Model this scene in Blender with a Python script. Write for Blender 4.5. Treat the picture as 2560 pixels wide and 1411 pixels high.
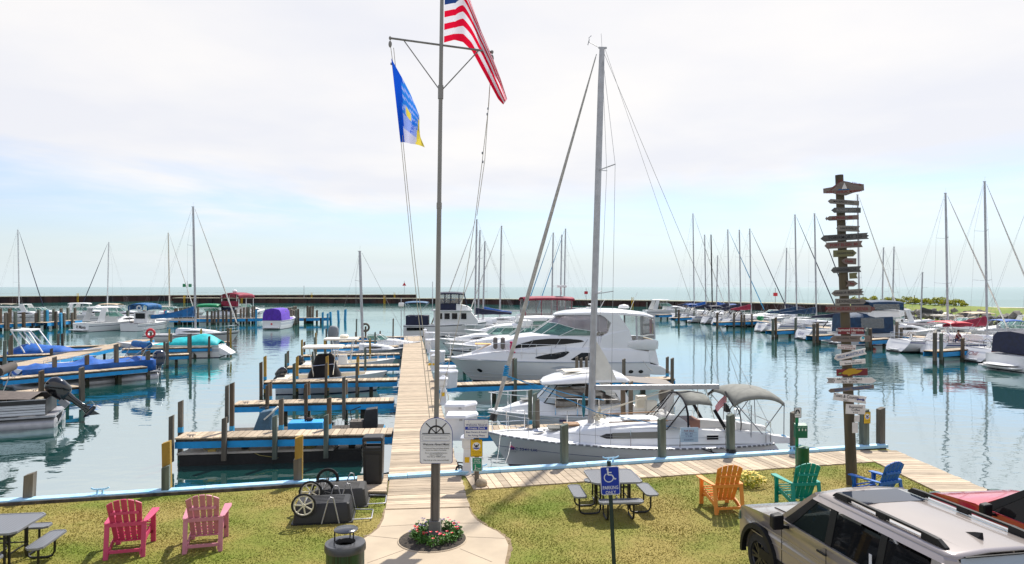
import bpy, bmesh, math, random
import numpy as np
from mathutils import Vector as V, Matrix
from mathutils.geometry import tessellate_polygon
R = math.radians
PI = math.pi
rnd = random.Random(7)
scene = bpy.context.scene
col = scene.collection
for o in list(bpy.data.objects):
    bpy.data.objects.remove(o)

# ---------------------------------------------------------------- camera
H, F, HY, WZ = 5.0, 1720.0, 718.0, -0.95      # eye height (m), focal length and horizon of the photograph, water level
cd = bpy.data.cameras.new('camera')
cam = bpy.data.objects.new('camera', cd)
col.objects.link(cam)
cam.location = (0, 0, H)
cam.rotation_euler = (R(90), 0, 0)
cd.sensor_width = 36
cd.lens = 36 * F / 2560
cd.shift_y = (HY - 705.5) / 2560
cd.clip_start = 0.1
cd.clip_end = 60000
scene.camera = cam

# ---------------------------------------------------------------- light
SUN_AZ, SUN_EL = 24.0, 53.0
w = bpy.data.worlds.new('World')
scene.world = w
w.use_nodes = True
nt = w.node_tree
nt.nodes.clear()
def wn(t, **k):
    n = nt.nodes.new(t)
    for a, b in k.items():
        setattr(n, a, b)
    return n
L_ = nt.links.new
out = wn('ShaderNodeOutputWorld')
bg1 = wn('ShaderNodeBackground'); bg1.inputs[1].default_value = 0.12
sky = wn('ShaderNodeTexSky', sky_type='NISHITA', sun_disc=False, sun_elevation=R(SUN_EL), sun_rotation=R(SUN_AZ))
sky.air_density = 1.3; sky.dust_density = 0.6; sky.ozone_density = 2.5
tint = wn('ShaderNodeVectorMath', operation='MULTIPLY'); tint.inputs[1].default_value = (.76, .86, 1.11)
L_(sky.outputs[0], tint.inputs[0]); L_(tint.outputs[0], bg1.inputs[0])
bg2 = wn('ShaderNodeBackground'); bg2.inputs[1].default_value = 0.87
tc = wn('ShaderNodeTexCoord')
sp = wn('ShaderNodeSeparateXYZ'); L_(tc.outputs['Generated'], sp.inputs[0])
def M_(op, a, b=None, c=None):
    n = wn('ShaderNodeMath', operation=op)
    for i, x in enumerate((a, b, c)):
        if x is None: continue
        if isinstance(x, (int, float)): n.inputs[i].default_value = x
        else: L_(x, n.inputs[i])
    return n.outputs[0]
zc = M_('MAXIMUM', sp.outputs[2], 0.0)
den = M_('ADD', zc, 0.075)
cx = wn('ShaderNodeCombineXYZ')
L_(M_('DIVIDE', sp.outputs[0], den), cx.inputs[0]); L_(M_('DIVIDE', sp.outputs[1], den), cx.inputs[1])
n1 = wn('ShaderNodeTexNoise'); n1.inputs['Scale'].default_value = 0.42; n1.inputs['Detail'].default_value = 7; n1.inputs['Roughness'].default_value = 0.55; n1.inputs['Distortion'].default_value = 0.5
L_(cx.outputs[0], n1.inputs[0])
# cloud cover: thick veil above about eight degrees, breaking into streaks below
el = wn('ShaderNodeMapRange'); el.inputs[1].default_value = 0.06; el.inputs[2].default_value = 0.22; el.inputs[3].default_value = -0.14; el.inputs[4].default_value = 0.46
L_(zc, el.inputs[0])
hz = wn('ShaderNodeMapRange'); hz.inputs[1].default_value = 0.0; hz.inputs[2].default_value = 0.05; hz.inputs[3].default_value = 0.30; hz.inputs[4].default_value = 0.0
L_(zc, hz.inputs[0])
hi = wn('ShaderNodeMapRange'); hi.inputs[1].default_value = 0.40; hi.inputs[2].default_value = 0.70; hi.inputs[3].default_value = 0.0; hi.inputs[4].default_value = -0.75
L_(zc, hi.inputs[0])
cov = M_('ADD', M_('ADD', n1.outputs[0], el.outputs[0]), M_('ADD', hz.outputs[0], hi.outputs[0]))
cr = wn('ShaderNodeMapRange', interpolation_type='SMOOTHSTEP'); cr.inputs[1].default_value = 0.40; cr.inputs[2].default_value = 0.74
L_(cov, cr.inputs[0])
n2 = wn('ShaderNodeTexNoise'); n2.inputs['Scale'].default_value = 0.5; n2.inputs['Detail'].default_value = 9
L_(cx.outputs[0], n2.inputs[0])
ccr = wn('ShaderNodeValToRGB')
ccr.color_ramp.elements[0].position = 0.40; ccr.color_ramp.elements[0].color = (0.825, 0.825, 0.86, 1)
ccr.color_ramp.elements[1].position = 0.58; ccr.color_ramp.elements[1].color = (0.95, 0.92, 0.89, 1)
L_(n2.outputs[0], ccr.inputs[0])
L_(ccr.outputs[0], bg2.inputs[0])
mx = wn('ShaderNodeMixShader')
L_(M_('MULTIPLY_ADD', cr.outputs[0], 0.70, 0.25), mx.inputs[0]); L_(bg1.outputs[0], mx.inputs[1]); L_(bg2.outputs[0], mx.inputs[2])
bg3 = wn('ShaderNodeBackground'); bg3.inputs[0].default_value = (.60, .685, .725, 1)   # pale lake haze on the horizon
hf = wn('ShaderNodeMapRange', interpolation_type='SMOOTHSTEP'); hf.inputs[1].default_value = 0.0; hf.inputs[2].default_value = 0.10; hf.inputs[3].default_value = 0.92; hf.inputs[4].default_value = 0.0
L_(zc, hf.inputs[0])
mx3 = wn('ShaderNodeMixShader'); L_(hf.outputs[0], mx3.inputs[0]); L_(mx.outputs[0], mx3.inputs[1]); L_(bg3.outputs[0], mx3.inputs[2])
L_(mx3.outputs[0], out.inputs[0])

sd = bpy.data.lights.new('sun', 'SUN')
sd.energy = 4.8; sd.angle = R(1.4); sd.color = (1.0, 0.95, 0.86)
sun = bpy.data.objects.new('sun', sd); col.objects.link(sun)
sun.location = (10, 20, 40)
sdir = V((math.sin(R(SUN_AZ)) * math.cos(R(SUN_EL)), math.cos(R(SUN_AZ)) * math.cos(R(SUN_EL)), math.sin(R(SUN_EL))))
sun.rotation_euler = sdir.to_track_quat('Z', 'Y').to_euler()
vs = scene.view_settings
vs.view_transform = 'Standard'; vs.look = 'None'; vs.exposure = 0.32; vs.gamma = 1.0
scene.cycles.max_bounces = 6; scene.cycles.transparent_max_bounces = 12
scene.cycles.caustics_reflective = False; scene.cycles.caustics_refractive = False

# ---------------------------------------------------------------- materials
def mat(name, c, rough=.5, metal=0, var=0., sc=6, st=(1, 1, 1), bump=0., bsc=None, coat=0, island=0., spec=.5, c2=None, lo=.35, hi=.65, det=5, tr=0):
    m = bpy.data.materials.new(name); m.use_nodes = True
    t = m.node_tree; b = t.nodes['Principled BSDF']; L = t.links.new
    b.inputs['Roughness'].default_value = rough; b.inputs['Metallic'].default_value = metal
    b.inputs['Specular IOR Level'].default_value = spec; b.inputs['Coat Weight'].default_value = coat
    b.inputs['Coat Roughness'].default_value = .06
    b.inputs['Transmission Weight'].default_value = tr
    if c2 is None and var: c2 = tuple(x * (1 - var) for x in c); c1 = tuple(min(1, x * (1 + var)) for x in c)
    else: c1 = c
    b.inputs['Base Color'].default_value = (*c1, 1)
    if c2 is not None or bump:
        tcn = t.nodes.new('ShaderNodeTexCoord'); mp = t.nodes.new('ShaderNodeMapping'); mp.inputs[3].default_value = st
        L(tcn.outputs['Object'], mp.inputs[0])
    last = None
    if c2 is not None:
        nz = t.nodes.new('ShaderNodeTexNoise'); nz.inputs['Scale'].default_value = sc; nz.inputs['Detail'].default_value = det
        L(mp.outputs[0], nz.inputs[0])
        r = t.nodes.new('ShaderNodeValToRGB')
        r.color_ramp.elements[0].position = lo; r.color_ramp.elements[0].color = (*c2, 1)
        r.color_ramp.elements[1].position = hi; r.color_ramp.elements[1].color = (*c1, 1)
        L(nz.outputs[0], r.inputs[0]); last = r.outputs[0]
    if island:
        g = t.nodes.new('ShaderNodeNewGeometry'); mr = t.nodes.new('ShaderNodeMapRange')
        mr.inputs[3].default_value = 1 - island; mr.inputs[4].default_value = 1 + island
        L(g.outputs['Random Per Island'], mr.inputs[0])
        vm = t.nodes.new('ShaderNodeVectorMath'); vm.operation = 'SCALE'
        if last is not None: L(last, vm.inputs[0])
        else: vm.inputs[0].default_value = c1
        L(mr.outputs[0], vm.inputs['Scale']); last = vm.outputs[0]
    if last is not None: L(last, b.inputs['Base Color'])
    if bump:
        nb = t.nodes.new('ShaderNodeTexNoise'); nb.inputs['Scale'].default_value = bsc or sc * 2; nb.inputs['Detail'].default_value = 4
        L(mp.outputs[0], nb.inputs[0])
        bp = t.nodes.new('ShaderNodeBump'); bp.inputs['Strength'].default_value = 1; bp.inputs['Distance'].default_value = bump
        L(nb.outputs[0], bp.inputs['Height']); L(bp.outputs[0], b.inputs['Normal'])
    return m

def glassmat(name, tint, dens=.4, rough=.02, ior=1.6):
    m = bpy.data.materials.new(name); m.use_nodes = True
    t = m.node_tree; t.nodes.clear(); L = t.links.new
    o = t.nodes.new('ShaderNodeOutputMaterial'); mx = t.nodes.new('ShaderNodeMixShader'); mx2 = t.nodes.new('ShaderNodeMixShader')
    tr = t.nodes.new('ShaderNodeBsdfTransparent'); tr.inputs[0].default_value = (*[x ** .5 for x in tint], 1)
    df = t.nodes.new('ShaderNodeBsdfDiffuse'); df.inputs[0].default_value = (*tint, 1)
    gl = t.nodes.new('ShaderNodeBsdfGlossy'); gl.inputs['Roughness'].default_value = rough
    fr = t.nodes.new('ShaderNodeFresnel'); fr.inputs[0].default_value = ior
    mx2.inputs[0].default_value = dens
    L(tr.outputs[0], mx2.inputs[1]); L(df.outputs[0], mx2.inputs[2])
    L(fr.outputs[0], mx.inputs[0]); L(mx2.outputs[0], mx.inputs[1]); L(gl.outputs[0], mx.inputs[2]); L(mx.outputs[0], o.inputs[0])
    return m

MT = {}
def mk(k, *a, **kw): MT[k] = mat(k, *a, **kw)
mk('plank', (.50, .395, .275), .8, c2=(.29, .225, .155), sc=2.2, st=(1, 9, 1), lo=.3, hi=.6, island=.32, bump=.004, bsc=6)
mk('plank_long', (.56, .46, .345), .8, c2=(.36, .29, .215), sc=2.2, st=(9, 1, 1), lo=.3, hi=.6, island=.2, bump=.004, bsc=6)
mk('greywood', (.19, .165, .13), .85, c2=(.075, .064, .05), sc=7, st=(1, 1, .12), lo=.3, hi=.7, bump=.006, bsc=12)
mk('darkwood', (.10, .082, .065), .9, c2=(.04, .034, .028), sc=6, st=(1, 1, .2), bump=.006)
mk('yellowwood', (.42, .26, .045), .75, c2=(.30, .18, .03), sc=6, st=(1, 1, .15), bump=.003)
mk('blue', (.012, .31, .68), .55, var=.12, sc=3)
mk('bluecap', (.40, .66, .84), .55, c2=(.24, .54, .80), sc=3, lo=.3, hi=.5)
mk('bluepaint', (.03, .30, .55), .5)
mk('white', (.80, .80, .79), .35, var=.03, sc=2)
mk('gel', (.80, .80, .80), .16, coat=.4, var=.02, sc=1.2)
mk('gelgrey', (.50, .53, .58), .2, coat=.3)
mk('cream', (.78, .72, .60), .4, var=.04, sc=3)
mk('beige', (.55, .44, .30), .7, var=.1, sc=4)
mk('navy', (.006, .010, .038), .7, var=.25, sc=4, bump=.01, bsc=3)
mk('tarp', (.002, .085, .36), .65, var=.25, sc=2.5, bump=.03, bsc=2.5)
mk('tealnavy', (.003, .032, .085), .7, var=.3, sc=3, bump=.02, bsc=4)
mk('sailblue', (.004, .11, .30), .7, var=.3, sc=3, bump=.02, bsc=4)
mk('teal', (.0, .42, .45), .6, var=.15, sc=3, bump=.02, bsc=3)
mk('purple', (.10, .03, .42), .7, var=.2, sc=3, bump=.01)
mk('burgundy', (.26, .012, .04), .7, var=.25, sc=3, bump=.012)
mk('red', (.60, .02, .04), .5, var=.1, sc=4)
mk('green', (.0, .22, .08), .5, var=.1, sc=4)
mk('canvasgrey', (.19, .19, .165), .8, var=.12, sc=5, bump=.004, bsc=8)
mk('canvastan', (.26, .23, .18), .8, var=.12, sc=5, bump=.01, bsc=6)
mk('darkcanvas', (.009, .009, .012), .95, var=.3, sc=4, bump=.02, bsc=5)
mk('sailcloth', (.72, .70, .65), .7, var=.08, sc=3, bump=.006, bsc=9)
mk('alu', (.40, .40, .42), .42, metal=.45, var=.1, sc=4)
mk('aludark', (.27, .28, .30), .4, metal=.5, var=.1, sc=4)
mk('steel', (.75, .75, .76), .18, metal=1)
mk('polemetal', (.30, .285, .26), .5, metal=.3, c2=(.20, .185, .165), sc=3, st=(1, 1, .15))
mk('wire', (.30, .30, .30), .5, metal=.3)
mk('rope', (.55, .50, .40), .9)
mk('bluerope', (.02, .25, .50), .8)
mk('black', (.012, .012, .013), .45, var=.2, sc=5)
mk('blackgloss', (.010, .011, .013), .1, coat=.6)
mk('winblack', (.006, .007, .010), .08, spec=.25)
mk('rubber', (.016, .016, .016), .85, var=.2, sc=9)
mk('rust', (.10, .045, .035), .9, c2=(.018, .016, .020), sc=.22, st=(1, 1, .05), lo=.3, hi=.72, det=3)
mk('concrete', (.52, .42, .295), .85, c2=(.41, .33, .235), sc=1.3, lo=.3, hi=.7, bump=.002, bsc=60)
mk('asphalt', (.06, .06, .06), .9, var=.2, sc=20)
mk('soil', (.07, .055, .04), .95, c2=(.03, .024, .018), sc=14, bump=.03, bsc=25)
mk('rock', (.30, .275, .24), .9, c2=(.13, .12, .105), sc=2.5, bump=.06, bsc=3)
mk('rockdark', (.16, .15, .14), .9, c2=(.07, .065, .06), sc=2.5, bump=.06, bsc=3)
mk('rocktan', (.42, .34, .24), .9, c2=(.25, .20, .14), sc=5, bump=.01, bsc=14)
mk('signwhite', (.72, .72, .75), .4, var=.03, sc=3)
mk('ink', (.02, .018, .02), .6)
mk('inkblue', (.012, .03, .20), .5)
mk('inkred', (.22, .02, .03), .6)
mk('signblue', (.008, .035, .34), .35)
mk('signyellow', (.74, .46, .01), .4)
mk('signgreen', (.0, .22, .12), .4)
mk('plasticwhite', (.74, .75, .78), .35, var=.04, sc=3)
glassM = glassmat('clearvinyl', (.62, .62, .60), .22)
greenglass = glassmat('greenglass', (.13, .30, .25), .42)
smokeglass = glassmat('smokeglass', (.012, .013, .015), .75, ior=1.3)
carglass = glassmat('carglass', (.02, .03, .03), .55, ior=1.28)

# ---------------------------------------------------------------- building helpers
def at(px, py, z=0.):
    d = (H - z) * F / (py - HY)
    return V(((px - 1280) / F * d, d, z))
def on(px, py, d):
    return V(((px - 1280) / F * d, d, H - (py - HY) * d / F))
def lerp(a, b, t): return a + (b - a) * t
def interp(xs, ys, x):
    return float(np.interp(x, xs, ys))

class MB:
    def __init__(s): s.v = []; s.f = []; s.mi = []; s.cur = 0
    def m(s, i): s.cur = i; return s
    def add(s, vs, fs):
        b = len(s.v); s.v.extend([tuple(x) for x in vs])
        for f in fs: s.f.append(tuple(i + b for i in f)); s.mi.append(s.cur)
        return s
    def box(s, a, b, mtx=None):
        (x0, y0, z0), (x1, y1, z1) = a, b
        vs = [V(p) for p in ((x0, y0, z0), (x1, y0, z0), (x1, y1, z0), (x0, y1, z0), (x0, y0, z1), (x1, y0, z1), (x1, y1, z1), (x0, y1, z1))]
        if mtx: vs = [mtx @ v for v in vs]
        return s.add(vs, [(0, 3, 2, 1), (4, 5, 6, 7), (0, 1, 5, 4), (1, 2, 6, 5), (2, 3, 7, 6), (3, 0, 4, 7)])
    def bar(s, p, q, w, h, up=(0, 0, 1)):
        p, q = V(p), V(q); d = (q - p).normalized(); u = V(up)
        if abs(d.dot(u)) > .99: u = V((0, 1, 0))
        r = d.cross(u).normalized(); u = r.cross(d).normalized()
        vs = [c + r * (a * w / 2) + u * (b * h / 2) for c in (p, q) for a, b in ((-1, -1), (1, -1), (1, 1), (-1, 1))]
        return s.add(vs, [(0, 1, 2, 3), (7, 6, 5, 4), (0, 4, 5, 1), (1, 5, 6, 2), (2, 6, 7, 3), (3, 7, 4, 0)])
    def rings(s, rs, closed=True, cap=True, loop=False):
        n = len(rs[0]); vs = [p for r in rs for p in r]; fs = []
        m = len(rs)
        for i in range(m if loop else m - 1):
            for j in range(n if closed else n - 1):
                k = (j + 1) % n; i2 = (i + 1) % m
                fs.append((i * n + j, i * n + k, i2 * n + k, i2 * n + j))
        if cap and closed and not loop:
            fs.append(tuple(range(n - 1, -1, -1))); fs.append(tuple(range((m - 1) * n, m * n)))
        return s.add(vs, fs)
    def tube(s, pts, r, n=6, loop=False):
        pts = [V(p) for p in pts]; k = len(pts); rs = []
        for i, p in enumerate(pts):
            if loop: d = pts[(i + 1) % k] - pts[i - 1]
            else: d = pts[min(i + 1, k - 1)] - pts[max(i - 1, 0)]
            d.normalize()
            u = V((0, 0, 1)) if abs(d.z) < .9 else V((0, 1, 0))
            a = d.cross(u).normalized(); b = a.cross(d).normalized()
            rr = r[i] if isinstance(r, (list, tuple)) else r
            rs.append([p + a * (rr * math.cos(t * 2 * PI / n)) + b * (rr * math.sin(t * 2 * PI / n)) for t in range(n)])
        return s.rings(rs, loop=loop)
    def lathe(s, prof, n=20, c=(0, 0, 0), cap=True):
        c = V(c)
        return s.rings([[c + V((r * math.cos(2 * PI * j / n), r * math.sin(2 * PI * j / n), z)) for j in range(n)] for r, z in prof], cap=cap)
    def prism(s, pts, vec):
        pts = [V(p) for p in pts]; vec = V(vec); n = len(pts)
        tris = tessellate_polygon([pts])
        vs = pts + [p + vec for p in pts]
        fs = [tuple(t) for t in tris] + [tuple(i + n for i in reversed(t)) for t in tris]
        fs += [(i, i + n, (i + 1) % n + n, (i + 1) % n) for i in range(n)]
        return s.add(vs, fs)
    def flat(s, pts):
        pts = [V(p) for p in pts]
        return s.add(pts, [tuple(t) for t in tessellate_polygon([pts])])
    def grid(s, rows, thick=None):
        n = len(rows[0])
        return s.rings(rows, closed=False)
    def ell(s, c, r, nu=10, nv=7, jit=0, mtx=None):
        c = V(c); rs = []
        for i in range(nv + 1):
            a = PI * i / nv; row = []
            for j in range(nu):
                t = 2 * PI * j / nu; k = 1 + (rnd.random() - .5) * jit if 0 < i < nv else 1
                p = V((r[0] * math.sin(a) * math.cos(t) * k, r[1] * math.sin(a) * math.sin(t) * k, r[2] * math.cos(a) * k))
                if mtx: p = mtx @ p
                row.append(c + p)
            rs.append(row)
        return s.rings(rs, cap=False)
    def text(s, txt, size, mtx, ext=.002, align='CENTER', fn=None, sx=1, shear=0):
        cu = bpy.data.curves.new('t', 'FONT'); cu.body = txt; cu.size = size; cu.extrude = 0; cu.align_x = align; cu.align_y = 'CENTER'; cu.resolution_u = 2; cu.offset = .012 * size; cu.shear = shear
        o = bpy.data.objects.new('t', cu); me = bpy.data.meshes.new_from_object(o)
        vs = [V((v.co.x * sx, v.co.y, 0)) for v in me.vertices]
        vs = [fn(v) for v in vs] if fn else [mtx @ v for v in vs]
        s.add(vs, [tuple(p.vertices) for p in me.polygons])
        bpy.data.objects.remove(o); bpy.data.curves.remove(cu); bpy.data.meshes.remove(me)
        return s
    def build(s, name, ms, parent=None, smooth=None, bevel=0, seg=2, solid=0, loc=None, rz=None):
        me = bpy.data.meshes.new(name); me.from_pydata(s.v, [], s.f)
        ms = ms if isinstance(ms, (list, tuple)) else [ms]
        for m in ms: me.materials.append(MT[m] if isinstance(m, str) else m)
        if len(ms) > 1: me.polygons.foreach_set('material_index', s.mi)
        bm = bmesh.new(); bm.from_mesh(me); bmesh.ops.recalc_face_normals(bm, faces=bm.faces)
        bm.to_mesh(me); bm.free()
        if smooth:
            me.polygons.foreach_set('use_smooth', [True] * len(me.polygons)); me.set_sharp_from_angle(angle=R(smooth))
        me.update()
        o = bpy.data.objects.new(name, me); col.objects.link(o)
        if parent: o.parent = parent
        if loc is not None: o.location = loc
        if rz is not None: o.rotation_euler[2] = rz
        if solid:
            md = o.modifiers.new('s', 'SOLIDIFY'); md.thickness = solid; md.offset = 0
        if bevel:
            md = o.modifiers.new('b', 'BEVEL'); md.width = bevel; md.segments = seg; md.limit_method = 'ANGLE'; md.angle_limit = R(40)
        return o

def tag(o, label=None, cat=None, group=None, kind=None):
    for k, v in (('label', label), ('category', cat), ('group', group), ('kind', kind)):
        if v: o[k] = v
    return o
def thing(name, label, cat, loc=(0, 0, 0), rz=0, group=None):
    o = bpy.data.objects.new(name, None); col.objects.link(o)
    o.empty_display_size = .2
    o.location = loc; o.rotation_euler = (0, 0, rz)
    return tag(o, label, cat, group)
def struct(name, mb, m, **k): return tag(mb.build(name, m, **k), kind='structure')
def dup(o, parent=None):
    c = o.copy(); col.objects.link(c)
    if parent: c.parent = parent
    for ch in list(o.children): dup(ch, c)
    return c
def rayline(px, A, B):
    """where the sight line through column px crosses the ground line A-B (parameter along A-B, point)"""
    k = (px - 1280) / F; d = B - A
    t = (k * A.y - A.x) / (d.x - k * d.y)
    return t, A + d * t
def zat(py, d): return H - (py - HY) * d / F
def RX(a): return Matrix.Rotation(a, 4, 'X')
def RY(a): return Matrix.Rotation(a, 4, 'Y')
def RZ(a): return Matrix.Rotation(a, 4, 'Z')
def T(*p): return Matrix.Translation(V(p if len(p) == 3 else p[0]))
UP = RX(R(90))       # turns an XY drawing to stand upright, facing -Y
# ================================================================ SETTING
def watermat(name, deep, s1, a1, s2, a2, rough, f0, st=(1, 1.6, 1)):
    """murky water body under a rippled mirror: f0: share reflected looking steeply down and at a glancing angle"""
    m = bpy.data.materials.new(name); m.use_nodes = True
    t = m.node_tree; t.nodes.clear(); L = t.links.new; N = t.nodes.new
    o = N('ShaderNodeOutputMaterial'); mx = N('ShaderNodeMixShader'); d = N('ShaderNodeBsdfDiffuse'); g = N('ShaderNodeBsdfGlossy'); fr = N('ShaderNodeFresnel')
    d.inputs[0].default_value = (*deep, 1); g.inputs[0].default_value = (.91, .97, .97, 1); g.inputs['Roughness'].default_value = rough; fr.inputs[0].default_value = 1.33
    tcn = N('ShaderNodeTexCoord'); mp = N('ShaderNodeMapping'); mp.inputs[3].default_value = st; mp.inputs[2].default_value = (0, 0, R(12))
    L(tcn.outputs['Object'], mp.inputs[0]); nrm = None
    # calm and ruffled patches, as light airs leave them
    pn = N('ShaderNodeTexNoise'); pn.inputs['Scale'].default_value = .045; pn.inputs['Detail'].default_value = 3; L(tcn.outputs['Object'], pn.inputs[0])
    pr_ = N('ShaderNodeMapRange'); pr_.inputs[1].default_value = .38; pr_.inputs[2].default_value = .66; pr_.inputs[3].default_value = .45; pr_.inputs[4].default_value = 1.5; L(pn.outputs[0], pr_.inputs[0])
    for s, a, dt in ((s1, a1, 2), (s2, a2, 3)):
        nz = N('ShaderNodeTexNoise'); nz.inputs['Scale'].default_value = s; nz.inputs['Detail'].default_value = dt; nz.inputs['Roughness'].default_value = .45
        L(mp.outputs[0], nz.inputs[0])
        bp = N('ShaderNodeBump'); bp.inputs['Distance'].default_value = a; L(pr_.outputs[0], bp.inputs['Strength'])
        L(nz.outputs[0], bp.inputs['Height'])
        if nrm: L(nrm, bp.inputs['Normal'])
        nrm = bp.outputs[0]
    L(nrm, g.inputs['Normal']); L(nrm, fr.inputs['Normal'])
    mr = N('ShaderNodeMapRange'); mr.inputs[1].default_value = .02; mr.inputs[2].default_value = .6; mr.inputs[3].default_value = f0[0]; mr.inputs[4].default_value = f0[1]; L(fr.outputs[0], mr.inputs[0])
    L(mr.outputs[0], mx.inputs[0]); L(d.outputs[0], mx.inputs[1]); L(g.outputs[0], mx.inputs[2]); L(mx.outputs[0], o.inputs[0])
    return m
harb = watermat('harbourwater', (.016, .100, .092), .55, .025, 1.9, .007, .02, (.29, .75))
lakem = watermat('lakewater', (.10, .19, .20), .08, .05, .3, .012, .10, (.26, .72))
struct('water', MB().flat([(-420, -60, WZ), (420, -60, WZ), (420, 322, WZ), (-420, 322, WZ)]), harb)
lk = MB()
for a in ([(-30000, 322, WZ), (30000, 322, WZ), (30000, 40000, WZ), (-30000, 40000, WZ)], [(-30000, -60, WZ), (-420, -60, WZ), (-420, 322, WZ), (-30000, 322, WZ)], [(420, -60, WZ), (30000, -60, WZ), (30000, 322, WZ), (420, 322, WZ)]):
    lk.flat(a)
struct('lake', lk, lakem)

SA, SB = at(0, 1262), at(2165, 1123)
def sw(x): return SA.y + (SB.y - SA.y) / (SB.x - SA.x) * (x - SA.x)
su = (SB - SA).normalized(); sv = V((su.y, -su.x, 0))        # along the seawall; towards the camera
BX = 11.65
yc = sw(BX)
mk('grass', (.140, .195, .006), .9, c2=(.31, .25, .05), sc=.50, st=(1, 1, 1), lo=.40, hi=.66, det=8, island=.09)
mk('lawnsoil', (.13, .17, .010), .95, c2=(.28, .22, .055), sc=.50, lo=.40, hi=.66, det=8)
lawn = MB().prism([(-70, -14, 0), (BX - .05, -14, 0), (BX - .05, yc - .15, 0), (-70, sw(-70) - .15, 0)], (0, 0, -3))
struct('lawn', lawn, 'lawnsoil')
struct('parking_lot', MB().flat([(-60, -13, .004), (11.4, -13, .004), (11.4, 11.5, .004), (2.6, 11.5, .004), (2.6, 9, .004), (-60, 9, .004)]), 'asphalt')

cpx = [(963, 1274), (959, 1300), (948, 1322), (928, 1338), (905, 1352), (880, 1375), (850, 1411), (800, 1480), (1290, 1480), (1262, 1411), (1268, 1385), (1271, 1365), (1262, 1346), (1243, 1331), (1215, 1318), (1192, 1303), (1178, 1287), (1171, 1270)]
cpoly = [at(*p) for p in cpx]
cm = MB().flat([p + V((0, 0, .02)) for p in cpoly])
for a, b in (((1000, 1335), (905, 1352)), ((1165, 1332), (1205, 1318)), ((1030, 1385), (975, 1411)), ((1150, 1372), (1235, 1405)), ((950, 1318), (1190, 1305))):
    pass
struct('concrete_path', cm, 'concrete')
cg = sum(cpoly, V((0, 0, 0))) / len(cpoly)
de = []
for i, p in enumerate(cpoly):
    for k in range(4):
        q = lerp(p, cpoly[(i + 1) % len(cpoly)], k / 4); d = (q - cg).normalized(); de.append(q + d * (.05 + .09 * rnd.random() * (1.6 if q.x > 0 else .7)) + V((0, 0, .006)))
struct('dirt_edge', MB().flat(de), mat('dirt', (.30, .22, .13), .95, c2=(.20, .14, .08), sc=9))
jm = MB()
for a, b in (((997, 1350), (908, 1341)), ((1166, 1345), (1262, 1349)), ((1010, 1378), (918, 1411)), ((1150, 1375), (1230, 1408)), ((952, 1319), (1082, 1312)), ((1092, 1312), (1205, 1310))):
    p, q = at(*a), at(*b); jm.bar(p + V((0, 0, .0225)), q + V((0, 0, .0225)), .012, .003)
struct('path_joints', jm, mat('joint', (.30, .24, .18), .9))

def strip(mb, L0, L1, R0, R1, w=.14, gap=.012, th=.04, z=0, ov=.03):
    n = max(1, int((L1 - L0).length / w))
    for i in range(n):
        t0, t1 = i / n, (i + 1 - gap / w) / n
        j = (rnd.random() - .5) * ov
        ps = [lerp(L0, L1, t0), lerp(L0, L1, t1), lerp(R0, R1, t1), lerp(R0, R1, t0)]
        d = (ps[3] - ps[0]).normalized()
        for k in (2, 3): ps[k] = ps[k] + d * (.02 + j)
        dz = z + (rnd.random() - .5) * .006
        mb.add([p + V((0, 0, dz - th)) for p in ps] + [p + V((0, 0, dz)) for p in ps], [(0, 1, 2, 3), (7, 6, 5, 4), (0, 4, 5, 1), (1, 5, 6, 2), (2, 6, 7, 3), (3, 7, 4, 0)])
# wooden ramp between the concrete and the dock, boardwalk along the wall and round the corner
rm = MB(); strip(rm, at(964, 1277), at(974, 1201), at(1172, 1271), at(1151, 1192), z=.035, th=.06)
struct('wooden_path', rm, 'plank')
p0 = SA + su * ((at(1160, 1187) - SA).dot(su))
bw = MB(); Lf = (V((10.35, sw(10.35), 0)) - p0).length
strip(bw, p0 + sv * .16, p0 + su * Lf + sv * .16, p0 + sv * 1.42, p0 + su * Lf + sv * 1.42, w=.19, gap=.014, z=.03)
q0 = V((10.32, sw(10.3) - .16, 0))
strip(bw, V((10.33, yc - .5, 0)), V((10.33, -6, 0)), V((BX, yc - .5, 0)), V((BX, -6, 0)), w=.19, gap=.014, z=.034, ov=.06)
struct('boardwalk', bw, 'plank')

sea = thing('seawall', 'pale blue topped timber seawall running along the edge of the lawn and boardwalk', 'seawall')
a, b = SA - su * 40, V((BX, yc, 0))
c = MB()
n = 26
for i in range(n):
    p, q = lerp(a, b, i / n), lerp(a, b, (i + .997) / n)
    h = .055 + rnd.random() * .012
    c.bar(p - sv * .03 + V((0, 0, h)), q - sv * .03 + V((0, 0, h)), .25, .09)
c.build('cap', 'bluecap', sea, bevel=.01)
c = MB(); c.bar(a - sv * .06 + V((0, 0, -1.0)), b - sv * .06 + V((0, 0, -1.0)), .12, 2.0)
c.build('wall', 'rust', sea)
c = MB(); e = SA + su * ((at(905, 1200) - SA).dot(su))
c.bar(a + sv * .13 + V((0, 0, .0)), e + sv * .13 + V((0, 0, .0)), .06, .14)
c.build('gap_shade_strip', 'darkwood', sea)  # dark strip standing in for the shadowed gap behind the cap

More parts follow.
